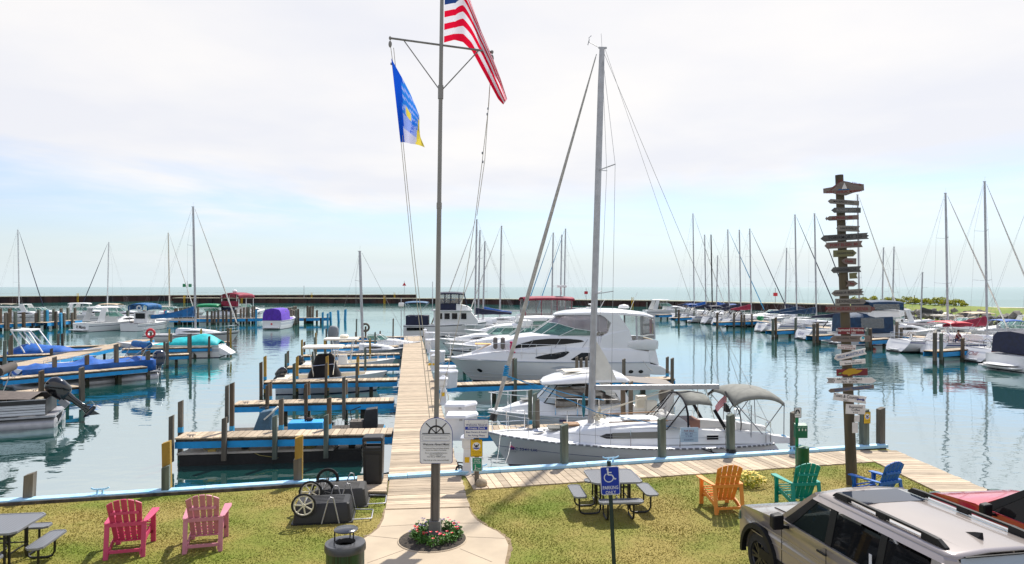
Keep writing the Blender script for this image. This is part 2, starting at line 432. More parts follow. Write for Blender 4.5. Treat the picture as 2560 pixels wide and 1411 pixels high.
# ---------------------------------------------------------------- main dock
dL0, dL1, dR0, dR1 = at(971, 1197), at(1011, 841), at(1148, 1189), at(1053, 841)
mdk = thing('main_dock', 'long pale plank dock running straight out from the seawall into the marina', 'dock')
c = MB(); strip(c, dL0, dL1, dR0, dR1, w=.145, z=.03, ov=.05)
c.build('deck', 'plank', mdk)
for p, q, s in ((dL0, dL1, 1), (dR0, dR1, -1)):
    c = MB(); c.bar(p + V((.06 * s, .1, -.16)), q + V((.06 * s, 0, -.16)), .08, .24); c.build('side_beam', 'blue', mdk)
for i in range(14):
    for p, q, s in ((dL0, dL1, 1), (dR0, dR1, -1)):
        x = lerp(p, q, (i + .5) / 14) + V((s * .2, 0, 0)); MB().box((x.x - .09, x.y - .09, -2.2), (x.x + .09, x.y + .09, -.06)).build('support_post', 'darkwood', mdk)
ddir = (dL1 - dL0).normalized()

# ---------------------------------------------------------------- finger piers
mk('brownwood', (.16, .115, .075), .85, c2=(.06, .045, .03), sc=7, st=(1, 1, .12), lo=.3, hi=.7, bump=.006, bsc=12)
mk('greenwood', (.17, .20, .165), .85, c2=(.07, .085, .07), sc=7, st=(1, 1, .12), bump=.006, bsc=12)
mk('algae', (.028, .034, .018), .7, var=.4, sc=8)
def post(parent, x, y, ztop, zbot=-1.5, w=.14, m='greywood', sleeve=None, name='post', tilt=0):
    if m == 'greywood': m = rnd.choice(('greywood', 'greywood', 'brownwood', 'greenwood'))
    c = MB(); h = w / 2 * (1 + (rnd.random() - .5) * .15)
    tx = (rnd.random() - .5) * .03 + tilt
    r = lambda z, k: [(x + tx * (z - zbot) + a * k, y + b * k, z + (.03 * a / h if z == ztop else 0)) for a, b in ((-h, -h), (h, -h), (h, h), (-h, h))]
    c.rings([r(zbot, 1), r(ztop, 1)])
    if zbot < -1.4 and m != 'bluepaint' and ztop > -.3: c.m(2); c.rings([r(zbot, 1.05), r(WZ + .22 + rnd.random() * .12, 1.05)])
    if sleeve: c.m(1); c.rings([r(sleeve[0], 1.06), r(sleeve[1], 1.06)])
    return c.build(name, [m, 'bluepaint', 'algae'], parent)
def finger(name, label, pa, pb, width, fposts, bposts, group=None, pw=.14, beam=.22, plankw=.2, cleat=True, loc_z=0):
    """pa, pb: image points of the two ends of the near top edge; posts: (column, top row, kind)"""
    A, B = at(*pa), at(*pb); d = B - A; ln = d.length; ang = math.atan2(d.y, d.x)
    t = thing(name, label, 'pier', A, ang, group)
    c = MB(); n = int(ln / plankw)
    for i in range(n):
        x0, x1 = ln * i / n, ln * (i + .91) / n; k = (rnd.random() - .5) * .05
        c.box((x0, -.03 + k, -.045), (x1, width + .03 + k, (rnd.random() - .5) * .008))
    c.build('deck', 'plank', t)
    for y in (.02, width - .10):
        c = MB(); c.box((.02, y, -.13), (ln - .02, y + .08, -.049)); c.build('stringer', 'darkwood', t)
        c = MB(); c.box((0, y - .035 if y < .1 else y + .035, -.13 - beam), (ln, y + .045 if y < .1 else y + .115, -.132)); c.build('side_board', 'blue', t)
    inv = Matrix.Rotation(-ang, 3, 'Z')
    for lst, yy in ((fposts, -pw / 2 - .045), (bposts, width + pw / 2 + .045)):
        for px, py, k in lst:
            off = V((-math.sin(ang), math.cos(ang), 0)) * yy
            tt, p = rayline(px, A + off, B + off)
            zt = zat(py, p.y)
            lp = inv @ (p - A)
            m = {'g': 'greywood', 'y': 'yellowwood', 'd': 'darkwood', 'b': 'bluepaint'}[k[0]]
            post(t, lp.x, lp.y, zt, zbot=-1.6 if 'w' not in k else -.75, w=pw, m=m, sleeve=(-.02, .16) if 's' in k else None)
    if cleat:
        c = MB(); c.tube([(.35, .12, .07), (.62, .12, .07)], .018, 5); c.tube([(.44, .12, 0), (.44, .12, .07)], .018, 5); c.tube([(.53, .12, 0), (.53, .12, .07)], .018, 5)
        c.build('cleat', 'aludark', t)
    for k in range(max(2, int(ln / 3.2))):
        x = ln * (k + .6) / max(2, int(ln / 3.2)); post(t, x, width / 2, -.2, -2.2, w=.2, m='darkwood', name='support_pile')
    return t
FG = 'finger piers on the left of the main dock'
finger('finger_pier', 'nearest finger pier on the left, above the low black barge', (437, 1096), (980, 1084), .95, [(428, 1040, 'gw'), (560, 1045, 'gw'), (687, 1040, 'gw'), (815, 1038, 'gw')], [(451, 1003, 'gs'), (579, 958, 'gs'), (702, 998, 'gs'), (823, 995, 'gs')], FG)
finger('finger_pier', 'second finger pier on the left, beyond the blue pump box', (584, 1011.5), (985, 1002), .95, [(567, 964, 'gw'), (668, 963, 'gw'), (765, 960, 'gw'), (860, 943, 'gw')], [(677, 955, 'gs'), (772, 954, 'gs'), (866, 950, 'gs')], FG)
finger('finger_pier', 'finger pier in front of the boat with the black console cover', (658, 956), (993, 950), .95, [(653, 906, 'g'), (736, 909, 'g'), (814, 908, 'g'), (892, 907, 'g')], [(663, 891, 'ys'), (742, 892, 'ys'), (819.5, 891, 'ys'), (895, 892, 'ys')], FG)
finger('finger_pier', 'finger pier just behind the boat with the black console cover', (717, 919), (999, 913.6), .95, [(714, 884, 'g'), (783, 879, 'g'), (914, 870, 'g')], [(719.5, 878, 'gs'), (812, 862, 'gs')], FG)
finger('finger_pier', 'finger pier with yellow posts in front of the white hardtop boat', (756, 890), (1000, 885), .95, [(755, 850, 'y'), (813, 849, 'y'), (926, 848, 'y'), (788, 843, 'g')], [(760, 855, 'gs')], FG)
finger('finger_pier', 'finger pier between the white hardtop boat and the bare mast', (790, 870), (997, 866), .95, [(790, 832, 'y'), (938, 831, 'g')], [], FG, cleat=False)
finger('finger_pier', 'short finger pier behind the lone bare mast', (827, 854.6), (1003, 851), .95, [(816, 822, 'g'), (840, 832, 'g'), (890, 830, 'g')], [(950, 828, 'g')], FG, cleat=False)
finger('finger_pier', 'farthest finger pier on the left, by the ring buoy post', (883, 844), (1010, 842), .95, [(891, 798, 'g'), (982, 797, 'g')], [], FG, cleat=False)
FR = 'finger piers on the right of the main dock'
finger('finger_pier', 'finger pier between the moored sailboat and the small hardtop cruiser', (1178, 1079), (1720, 1067), .95, [(1335, 984, 'g'), (1345, 1000, 'g'), (1560, 960, 'g')], [(1324, 975, 'gs'), (1576, 955, 'g')], FR, cleat=False)
finger('finger_pier', 'finger pier between the small cruiser and the big white motor yacht', (1118, 963.5), (1688, 947), .95, [(1288, 897, 'g'), (1680, 896, 'g'), (1560, 898, 'g')], [(1283, 896, 'gs'), (1442, 893, 'gs'), (1453, 896, 'g'), (1466, 893, 'g'), (1668, 893, 'gs'), (1735, 975, 'g')][:5], FR, cleat=False)
finger('finger_pier', 'short blue finger pier under the bow of the big motor yacht', (1098, 901), (1180, 899), .95, [], [(1176, 872, 'g')], FR, cleat=False)
# ---- left dock
LDa, LDb = at(-160, 966), at(385, 849)
ld = thing('side_dock', 'long plank walkway crossing behind the blue covered pontoon boat', 'dock')
pr = V((math.cos(.15), math.sin(.15), 0)) * 1.75
c = MB(); strip(c, LDa - pr, LDb - pr, LDa, LDb, w=.2, z=.02); c.build('deck', 'plank', ld)
for o in (pr * 0, pr):
    c = MB(); c.bar(LDa - o + V((0, 0, -.16)), LDb - o + V((0, 0, -.16)), .08, .25); c.build('side_beam', 'blue', ld)
LG = 'finger piers of the far left dock'
finger('finger_pier', 'low finger pier between the two left pontoon boats', (60, 982), (203, 966), .9, [(103, 927, 'gw'), (205, 919, 'gw')], [], LG, pw=.2)
finger('finger_pier', 'finger pier in front of the blue covered pontoon boat', (8, 948), (369, 917), .9, [(203, 985, 'gw')], [(137, 893, 'gs'), (217, 888, 'gs'), (292, 861, 'gs'), (369, 878, 'g')], LG, pw=.2)
finger('finger_pier', 'finger pier directly beyond the blue pontoon boat and its outboard', (300, 894), (476, 885.5), .9, [(360, 880, 'g'), (418, 857, 'g'), (476, 835, 'g')], [(357, 862, 'g')], LG, pw=.18)
finger('finger_pier', 'finger pier in front of the boat with the turquoise cover', (304, 873), (529, 867.5), .9, [(412, 855, 'g'), (472, 836, 'g'), (522, 841, 'g')], [(428, 835, 'g')], LG, pw=.16)
finger('finger_pier', 'finger pier behind the turquoise covered boat', (420, 861), (577, 855), .9, [(569, 820, 'g'), (577, 822, 'y')], [(424, 823, 'y'), (503, 823, 'y')], LG, pw=.16, cleat=False)
finger('finger_pier', 'finger pier at the left edge below the wakeboard boat with blue cover', (-60, 894), (130, 886), .9, [(11, 852, 'g'), (129, 872, 'd')], [(29, 838, 'g'), (25, 848, 'g')], LG, pw=.2)
finger('finger_pier', 'finger pier behind the wakeboard boat with blue cover', (122, 869), (294, 863), .9, [(145, 835, 'g'), (157, 834, 'd')], [], LG, pw=.18, cleat=False)

def farpier(label, pa, pb, width, piles, spread=1):
    A, B = at(*pa), at(*pb); d = B - A; ln = d.length; ang = math.atan2(d.y, d.x)
    t = thing('far_pier', label, 'pier', A, ang, 'piers across the far side of the left basin')
    c = MB(); n = max(4, int(ln / .5))
    for i in range(n): c.box((ln * i / n, 0, -.05), (ln * (i + .95) / n, width, 0))
    c.build('deck', 'plank', t)
    for y in (-.05, width):
        c = MB(); c.box((0, y, -.5), (ln, y + .05, -.06)); c.build('side_board', 'blue', t)
    for k in range(max(2, int(ln / 4))): post(t, ln * (k + .5) / max(2, int(ln / 4)), .1, -.1, -2, w=.35, m='darkwood', name='support_pile')
    inv = Matrix.Rotation(-ang, 3, 'Z')
    for px, py, kk in piles:
        tt, p = rayline(px, A, B); lp = inv @ (p - A)
        back = 'k' in kk
        post(t, lp.x, width + .2 if back else -.2, zat(py, p.y), -2, w=.30, m={'g': 'greywood', 'b': 'bluepaint', 'd': 'darkwood', 'r': 'red'}[kk[0]], tilt=(rnd.random() - .5) * .04)
farpier('far pier on the left edge with a tall blue pile at its end', (-50, 814), (120, 804.5), 1.6, [(3, 775, 'gk'), (11, 782, 'g'), (16, 783, 'g'), (20, 774, 'gk'), (27, 772, 'gk'), (36, 780, 'g'), (50, 772, 'gk'), (57, 781, 'g'), (88, 783, 'g'), (115, 776, 'b')])
farpier('far pier beside the white cruiser seen from its stern', (118, 807), (205, 800), 1.6, [(129, 775, 'gk'), (136, 779, 'd'), (145, 775, 'gk'), (149, 783, 'b'), (157, 783, 'g'), (166, 773, 'gk'), (178, 782, 'g'), (184, 771, 'gk'), (200, 770, 'gk'), (218, 770, 'gk')])
farpier('far pier running up between the blue topped fishing boat and the sailboat', (352, 807), (416, 797.5), 1.6, [(354, 776, 'gk'), (365, 778, 'g'), (369, 778, 'g'), (376, 779, 'g'), (381, 778, 'g'), (392, 776, 'gk'), (396, 777, 'gk'), (409, 776, 'r')])
farpier('long far pier crossing behind the blue sail cover', (405, 798.5), (657, 795.5), 1.7, [(414, 776, 'b'), (432, 772, 'gk'), (436, 772, 'gk'), (445, 771, 'gk'), (448, 771, 'gk'), (456, 770, 'gk'), (460, 770, 'gk'), (467, 769, 'gk'), (472, 769, 'gk'), (481, 770, 'gk'), (490, 769, 'gk'), (519, 777, 'g'), (530, 778, 'g'), (537, 777, 'g'), (546, 777, 'g'), (558, 776, 'g'), (567, 775, 'g'), (578, 776, 'g'), (590, 774, 'g'), (599, 773, 'gk'), (606, 770, 'gk'), (614, 769, 'gk'), (621, 768, 'gk'), (629, 767, 'gk'), (635, 767, 'gk'), (640, 774, 'b')])
farpier('far pier on the right of the purple covered boat, crowded with thin piles', (704, 806), (752, 794), 1.5, [(708, 778, 'g'), (715, 777, 'g'), (719, 776, 'g'), (726, 774, 'g'), (731, 776, 'g'), (737, 775, 'g'), (742, 773, 'd'), (749, 769, 'gk'), (753, 769, 'gk'), (757, 768, 'gk'), (761, 766, 'gk'), (765, 766, 'gk')])
farpier('farthest cross pier ending in blue leaning piles', (742, 795.3), (823, 794.6), 1.6, [(766, 766, 'gk'), (768, 769, 'gk'), (771, 768, 'gk'), (774, 767, 'gk'), (779, 766, 'gk'), (790, 777, 'gk'), (807, 781, 'b'), (819, 784, 'b')])
ug = 'tall leaning blue piles standing alone in the water'
for px, top, bot, lab in ((828, 780, 808, 'nearest lone blue pile beside the end of the far cross pier'), (848, 776, 806, 'lone blue pile in the open water, left one of the leaning pair'), (862, 774, 803, 'lone blue pile in the open water, right one of the leaning pair')):
    p = at(px, bot, WZ)
    o = post(None, 0, 0, zat(top, p.y) - WZ, -1.5, w=.36, m='bluepaint', name='mooring_pile', tilt=(.04 if px > 850 else -.04)); o.location = p
    tag(o, lab, 'pile', ug)

# ---------------------------------------------------------------- breakwaters
def breakwater(label, pts, top, ladders, rail):
    t = thing('breakwater', label, 'breakwater')
    P = [V(((px - 1280) / F * d, d, 0)) for px, d in pts]
    c = MB(); k = MB(); rl = MB()
    for i in range(len(P) - 1):
        a, b = P[i], P[i + 1]; n = max(1, int((b - a).length / 2.6)); dn = (b - a).normalized(); nn = V((dn.y, -dn.x, 0))
        for j in range(n):
            p, q = lerp(a, b, j / n), lerp(a, b, (j + 1) / n); o = nn * (.35 if j % 2 else 0)
            c.add([p + o + V((0, 0, -2.5)), q + o + V((0, 0, -2.5)), q + o + V((0, 0, top - .25)), p + o + V((0, 0, top - .25))], [(0, 1, 2, 3)])
            c.add([q + V((0, 0, -2.5)), q + nn * .35 + V((0, 0, -2.5)), q + nn * .35 + V((0, 0, top - .25)), q + V((0, 0, top - .25))], [(0, 1, 2, 3)])
            if rail and j % 3 == 0:
                e = V((0, 0, 1)); z = V((0, 0, top)); q2 = lerp(p, q, 2.2)
                rl.tube([p - nn * 2 + z, p - nn * 2 + z + e, q2 - nn * 2 + z + e, q2 - nn * 2 + z], .035, 4)
        k.bar(a - nn * 1.6 + V((0, 0, top - .12)), b - nn * 1.6 + V((0, 0, top - .12)), 4.2, .25)
    c.build('sheet_piling', 'rust', t); k.build('cap', mat('capstone', (.50, .47, .34), .9, var=.2, sc=.4), t)
    if rail: rl.build('railing', 'alu', t)
    for px in ladders:
        for i in range(len(P) - 1):
            tt, p = rayline(px, P[i], P[i + 1])
            if 0 <= tt <= 1:
                l = MB(); l.box((p.x - .3, p.y - .75, WZ - .3), (p.x - .16, p.y - .6, top + .9)); l.box((p.x + .16, p.y - .75, WZ - .3), (p.x + .3, p.y - .6, top + .9))
                for r_ in range(7): l.box((p.x - .3, p.y - .72, WZ + .4 * r_), (p.x + .3, p.y - .64, WZ + .1 + .4 * r_))
                l.build('ladder', 'signyellow', t); break
breakwater('outer rust coloured sheet pile breakwater that ends left of centre', [(-300, 225), (0, 252), (430, 292), (1040, 318)], 1.6, [197, 607, 780, 987], True)
breakwater('inner dark sheet pile breakwater crossing the whole harbour mouth to the right', [(433, 258), (1085, 245), (1620, 209), (2070, 162), (2750, 122)], 1.0, [463, 606, 962, 1580], False)
for px, d, zt, c_, lab, mt_ in ((465, 259, 5.6, 1.15, 'green square day mark on a thin pole on the inner breakwater', 'green'), (1010, 317, 6.2, .8, 'small red triangular day mark on a pole at the breakwater tip', 'red'), (758, 247, 5.5, 0, 'bare thin pole on the middle of the breakwater', None), (1466, 233, 3.2, .6, 'small red square marker on the breakwater behind the yacht', 'red'), (1942, 176, 3.2, .55, 'small red square marker on the breakwater at right', 'red')):
    t = thing('day_mark', lab, 'marker', ((px - 1280) / F * d, d + 1, .9)); zt -= .9
    MB().tube([(0, 0, 0), (0, 0, zt + (1.6 if c_ else 0))], .09, 5).build('pole', 'alu', t)
    if c_:
        if mt_ == 'red' and c_ == .8: MB().prism([(-.9, -.12, zt - .6), (.9, -.12, zt - .6), (0, -.12, zt + 1)], (0, .06, 0)).build('board', mt_, t)
        elif mt_ == 'green':
            for s in (-1, 1): MB().box((s * 1.1 - .6, -.12 , zt - .6), (s * 1.1 + .6, -.06, zt + .6)).build('board', mt_, t)
            MB().bar((-1.2, -.05, zt), (1.2, -.05, zt), .08, .08).build('arm', 'alu', t)
        else: MB().box((-c_, -.12, zt - c_), (c_, -.06, zt + c_ * .6)).build('board', mt_, t)

# ---------------------------------------------------------------- far right bank
crest = [(2110, 152), (2260, 140), (2420, 122), (2560, 106), (2760, 90), (3000, 78)]
base = [(2110, 133), (2260, 122), (2420, 107), (2560, 94), (2760, 80), (3000, 70)]
def wp(p, z): return V(((p[0] - 1280) / F * p[1], p[1], z))
rows = []
N = 40
for i in range(N + 1):
    u = i / N * (len(crest) - 1); k = min(int(u), len(crest) - 2); f = u - k
    b0 = lerp(wp(base[k], 0), wp(base[k + 1], 0), f); c0 = lerp(wp(crest[k], 0), wp(crest[k + 1], 0), f)
    rows.append([lerp(b0, c0, t) + V((0, 0, z + (rnd.random() - .5) * .15)) for t, z in ((-.15, WZ - .6), (0, WZ - .1), (.3, .1), (.45, .75), (.75, 1.15), (1, 1.6), (1.3, 1.5), (1.9, .6), (2.6, WZ - .5))])
mk('bankgrass', (.12, .19, .015), .95, c2=(.21, .23, .04), sc=.35, lo=.35, hi=.65, bump=.2, bsc=1.2)
struct('shore', MB().grid(rows), 'bankgrass', smooth=60)
protos = []
for k in range(4):
    c = MB().ell((0, 0, 0), (.8 + .3 * rnd.random(), .65, .5 + .15 * rnd.random()), 9, 6, .45)
    protos.append(c.build('boulder', ['rock', 'rockdark', 'rock', 'rocktan'][k], smooth=20))
for i in range(230):
    u = rnd.random() * (len(crest) - 1.01); k = int(u); f = u - k
    b0 = lerp(wp(base[k], 0), wp(base[k + 1], 0), f); c0 = lerp(wp(crest[k], 0), wp(crest[k + 1], 0), f); s = rnd.random()
    p = lerp(b0, c0, -.08 + s * .58) + V((0, 0, WZ + .05 + s * 1.75))
    pr_ = protos[min(3, int(rnd.random() * 3.4))]
    o = pr_ if i < 4 and False else pr_.copy()
    col.objects.link(o) if o is not pr_ else None
    o.location = p; o.rotation_euler = (rnd.random(), rnd.random(), rnd.random() * 6); k_ = .45 + rnd.random() ** 2 * .9; o.scale = (k_, k_, k_)
    tag(o, 'grey boulder in the rocky bank behind the sailboats at right', 'boulder', 'boulders of the rocky bank')
for p in protos: bpy.data.objects.remove(p)
def leafball(mb, c, r, n, s, flat=1):
    c = V(c)
    for i in range(n):
        while True:
            p = V((rnd.uniform(-1, 1), rnd.uniform(-1, 1), rnd.uniform(-1, 1)))
            if .25 < p.length < 1: break
        p = V((p.x * r[0], p.y * r[1], p.z * r[2])) + c
        a = V((rnd.uniform(-1, 1), rnd.uniform(-1, 1), rnd.uniform(-.6, .6))).normalized(); b = a.cross(V((rnd.uniform(-1, 1), rnd.uniform(-1, 1), rnd.uniform(-1, 1)))).normalized()
        k = s * rnd.uniform(.6, 1.3)
        mb.add([p - a * k, p + b * k * .55, p + a * k, p - b * k * .55], [(0, 1, 2, 3)])
mk('shrubleaf', (.40, .40, .025), .7, island=.4)
mk('leaf', (.06, .16, .02), .6, island=.45)
sp_ = []
for k in range(3):
    t = thing('shrub', '', 'shrub')
    c = MB()
    for j in range(5): leafball(c, (rnd.uniform(-.9, .9), rnd.uniform(-.5, .5), rnd.uniform(.6, 1.6)), (.7, .6, .4), 60, .2)
    c.build('foliage', 'shrubleaf', t)
    c = MB()
    for j in range(5): c.tube([(0, 0, -.2), (rnd.uniform(-.8, .8), rnd.uniform(-.4, .4), 1.3)], .035, 4)
    c.build('stem', 'darkwood', t); sp_.append(t)
for i in range(44):
    px = 2132 + i * 6.6 + rnd.uniform(-5, 5)
    d = interp([p[0] for p in crest], [p[1] for p in crest], px)
    o = dup(sp_[i % 3]); o.location = wp((px, d), 1.45 if d else 0); o.rotation_euler[2] = rnd.random() * 6; s = rnd.uniform(.35, .62) if i % 4 else .85; o.scale = (s, s, s * 1.05)
    tag(o, 'yellow green shrub on the crest of the grassy bank behind the boats', 'shrub', 'shrubs along the bank crest')
for t in sp_:
    for ch in list(t.children): bpy.data.objects.remove(ch)
    bpy.data.objects.remove(t)

# ================================================================ FOREGROUND THINGS
def chair_mat(k, c, c2): mk(k, c, .55, c2=c2, sc=3, lo=.3, hi=.7)
chair_mat('chairpink', (.58, .06, .15), (.48, .045, .12)); chair_mat('chairrose', (.56, .21, .27), (.47, .17, .22))
chair_mat('chairorange', (.80, .30, .055), (.68, .24, .04)); chair_mat('chairteal', (.0, .30, .235), (.0, .24, .19)); chair_mat('chairblue', (.0, .13, .48), (.0, .10, .38))
def adirondack(label, loc, hd, m):
    t = thing('adirondack_chair', label, 'chair', loc, R(hd), 'painted adirondack chairs on the lawn')
    c = MB()
    for i in range(6):
        x = .31 - i * .097; z = .40 - i * .024
        c.bar((x, -.265, z), (x, .265, z), .085, .022, up=(.24, 0, 1))
    c.build('seat', m, t, bevel=.006)
    c = MB()
    for s in (-1, 1): c.prism([(.34, s * .27 - .012, .28), (.34, s * .27 - .012, .385), (-.30, s * .27 - .012, .235), (-.52, s * .27 - .012, .13), (-.52, s * .27 - .012, .05), (-.2, s * .27 - .012, .16)], (0, .024, 0))
    c.build('seat_rails', m, t)
    c = MB()
    for i in range(5):
        k = i - 2; y0, y1 = k * .100, k * .122; w0, w1 = .080, .098; arcz = lambda y: 1.10 - 1.15 * y * y
        dx = .05 * (1 - abs(k) / 2.) * 0
        p = lambda z: -.215 - (z - .24) * .40
        top = [(p(arcz(y1 + dy)), y1 + dy, arcz(y1 + dy)) for dy in (-w1 / 2, -w1 / 4, 0, w1 / 4, w1 / 2)]
        ol = [(p(.22), y0 - w0 / 2, .22)] + top + [(p(.22), y0 + w0 / 2, .22)]
        c.prism(ol, (.022, 0, .009))
    c.build('backrest', m, t, bevel=.004)
    c = MB(); c.bar((-.405, -.35, .60), (-.405, .35, .60), .03, .07); c.bar((-.475, -.24, .83), (-.475, .24, .83), .024, .05); c.bar((-.235, -.25, .245), (-.235, .25, .245), .05, .024)
    c.build('back_rails', m, t)
    for s in (-1, 1):
        c = MB(); c.prism([(.40, s * .27, .615), (.40, s * .40, .615), (.25, s * .42, .615), (-.38, s * .37, .615), (-.42, s * .30, .615), (-.3, s * .28, .615)], (0, 0, .026)); c.build('armrest', m, t, bevel=.006)
        c = MB(); c.bar((.30, s * .31, 0), (.30, s * .31, .615), .09, .03, up=(1, 0, 0)); c.build('front_leg', m, t)
        c = MB(); c.prism([(.345, s * .335 - .0, .61), (.25, s * .335, .61), (.27, s * .335, .42), (.30, s * .335, .40)], (0, s * .02, 0)); c.build('arm_bracket', m, t)
        c = MB(); c.bar((-.50, s * .31, 0), (-.40, s * .31, .615), .08, .03, up=(1, 0, 0)); c.build('rear_leg', m, t)
    MB().bar((-.48, -.31, .13), (-.48, .31, .13), .03, .055).build('stretcher', m, t); MB().bar((.30, -.31, .20), (.30, .31, .20), .03, .055).build('stretcher', m, t)
    return t
adirondack('bright pink adirondack chair, left one of the two pink chairs', (-7.27, 13.15, 0), 105, 'chairpink')
adirondack('faded dusty pink adirondack chair, right one of the two pink chairs', (-5.95, 13.42, 0), 105, 'chairrose')
adirondack('orange adirondack chair beside the yellow flowering plant', (4.72, 15.62, 0), 98, 'chairorange')
adirondack('teal green adirondack chair in front of the green waste station', (6.50, 15.75, 0), 97, 'chairteal')
adirondack('blue adirondack chair next to the tall mileage signpost, turned to the left', (8.36, 15.85, 0), 113, 'chairblue')

# expanded metal tables
def meshmat(name, c1, c2):
    m = bpy.data.materials.new(name); m.use_nodes = True; t = m.node_tree; b = t.nodes['Principled BSDF']; L = t.links.new
    b.inputs['Roughness'].default_value = .35; b.inputs['Specular IOR Level'].default_value = .6
    tcn = t.nodes.new('ShaderNodeTexCoord'); mp = t.nodes.new('ShaderNodeMapping'); mp.inputs[2].default_value = (0, 0, R(45)); L(tcn.outputs['Object'], mp.inputs[0])
    wv = t.nodes.new('ShaderNodeTexWave'); wv.inputs['Scale'].default_value = 12; L(mp.outputs[0], wv.inputs[0])
    mp2 = t.nodes.new('ShaderNodeMapping'); mp2.inputs[2].default_value = (0, 0, R(-45)); L(tcn.outputs['Object'], mp2.inputs[0])
    w2 = t.nodes.new('ShaderNodeTexWave'); w2.inputs['Scale'].default_value = 9; L(mp2.outputs[0], w2.inputs[0])
    mm = t.nodes.new('ShaderNodeMath'); mm.operation = 'MAXIMUM'; L(wv.outputs['Fac'], mm.inputs[0]); L(w2.outputs['Fac'], mm.inputs[1])
    r = t.nodes.new('ShaderNodeValToRGB'); r.color_ramp.elements[0].position = .55; r.color_ramp.elements[0].color = (*c2, 1); r.color_ramp.elements[1].position = .8; r.color_ramp.elements[1].color = (*c1, 1)
    L(mm.outputs[0], r.inputs[0]); L(r.outputs[0], b.inputs['Base Color']); return m
MT['mesh'] = meshmat('expandedmetal', (.20, .21, .23), (.03, .032, .038)); mk('meshrim', (.20, .21, .23), .4, var=.1)
def cham(w, h, c): return [(-w, -h + c), (-w + c, -h), (w - c, -h), (w, -h + c), (w, h - c), (w - c, h), (-w + c, h), (-w, h - c)]
def picnic(label, loc, rz):
    t = thing('picnic_table', label, 'table', loc, R(rz), 'grey mesh picnic tables')
    s = .56
    c = MB(); c.prism([(x * .965, y * .965, .735) for x, y in cham(s, s, .09)], (0, 0, .025)); top = c.build('tabletop', 'mesh', t)
    def rim(w, h, ch, z, par, nm, cx=0, cy=0, rot=0):
        c = MB(); P = [RZ(rot) @ V((x, y, 0)) + V((cx, cy, z)) for x, y in cham(w, h, ch)]
        c.rings([[p + V((0, 0, -.03)) for p in P], [p + V((0, 0, .008)) for p in P], [V(((p.x - cx) * .965 + cx, (p.y - cy) * .965 + cy, z + .008)) for p in P], [V(((p.x - cx) * .965 + cx, (p.y - cy) * .965 + cy, z - .03)) for p in P]], cap=False)
        return c.build(nm, 'meshrim', par)
    rim(s, s, .09, .76, t, 'table_rim')
    for k in range(4):
        a = k * PI / 2; m4 = RZ(a)
        c = MB(); c.prism([m4 @ V((x + .80, y, .425)) for x, y in cham(.135, .46, .06)], (0, 0, .022)); c.build('bench', 'mesh', t)
        cx, cy = (m4 @ V((.80, 0, 0))).xy; rim(.145, .475, .065, .447, t, 'bench_rim', cx, cy, a)
        for y in (-.28, .28):
            c = MB(); c.tube([m4 @ V(p) for p in ((.33, y, .735), (.33, y, .12), (.36, y, .05), (.42, y, .022), (.68, y, .022), (.76, y, .05), (.80, y, .12), (.80, y, .425))], .022, 8)
            c.build('leg_frame', 'black', t, smooth=60)
    c = MB()
    for k in range(4):
        m4 = RZ(k * PI / 2); c.bar(m4 @ V((.33, -.3, .6)), m4 @ V((.33, .3, .6)), .03, .03); c.bar(m4 @ V((.33, -.28, .30)), m4 @ V((.33, .28, .30)), .02, .02)
    c.build('cross_braces', 'black', t)
    return t
picnic('grey mesh picnic table with four benches behind the blue parking sign', (2.25, 15.45, 0), 5)
picnic('grey mesh picnic table cut off by the left edge, left of the pink chairs', (-9.2, 12.32, 0), 8)

# ---------------------------------------------------------------- flagpole and its flags
FP = at(1087, 1345); FD = FP.y
fp = thing('flagpole', 'tall weathered flagpole with a crossarm rising out of the round flower bed', 'flagpole', FP)
fp.rotation_euler[1] = .0132
c = MB(); c.box((-.115, -.115, -.2), (.115, .115, .36)); c.build('base', mat('pedestalgrey', (.25, .235, .215), .75, c2=(.16, .15, .14), sc=4, bump=.003), fp, bevel=.008)
c = MB()
for x in (-.085, .055): c.box((x, -.085, .36), (x + .03, .085, 2.3))
c.box((-.054, -.06, .36), (.054, .06, 2.28)); c.build('post', mat('postgrey', (.22, .20, .18), .75, c2=(.10, .09, .08), sc=5, st=(1, 1, .15), bump=.004), fp, bevel=.005)
c = MB(); c.tube([(0, 0, 2.25), (0, 0, 6.6)], [.050, .047], 12); c.tube([(0, 0, 6.6), (0, 0, 13.4)], [.043, .034], 12); c.tube([(0, 0, 6.56), (0, 0, 6.68)], .053, 12); c.tube([(0, 0, 8.75), (0, 0, 9.02)], .055, 12)
c.build('pole', 'polemetal', fp, smooth=50)
yz = zat(113, FD); ya, yb = V((-1.02, 0, yz + .125)), V((1.015, 0, yz - .125))
c = MB(); c.tube([ya, yb], .021, 8); c.ell(ya, (.03, .03, .04), 8, 6); c.ell(yb, (.03, .03, .04), 8, 6); c.build('crossarm', 'polemetal', fp)
for s, p in ((-1, ya), (1, yb)):
    c = MB(); c.tube([lerp(ya, yb, .5 + s * .37), (0, 0, 8.9)], .012, 6); c.build('strut', 'polemetal', fp)
    c = MB(); c.ell(p + V((0, 0, -.12)), (.035, .02, .07), 8, 6); c.tube([p, p + V((0, 0, -.1))], .006, 4); c.build('pulley', 'polemetal', fp)
inv = (Matrix.Translation(FP) @ RY(.0132)).inverted()
def fpl(px, py, d=FD): return inv @ on(px, py, d)
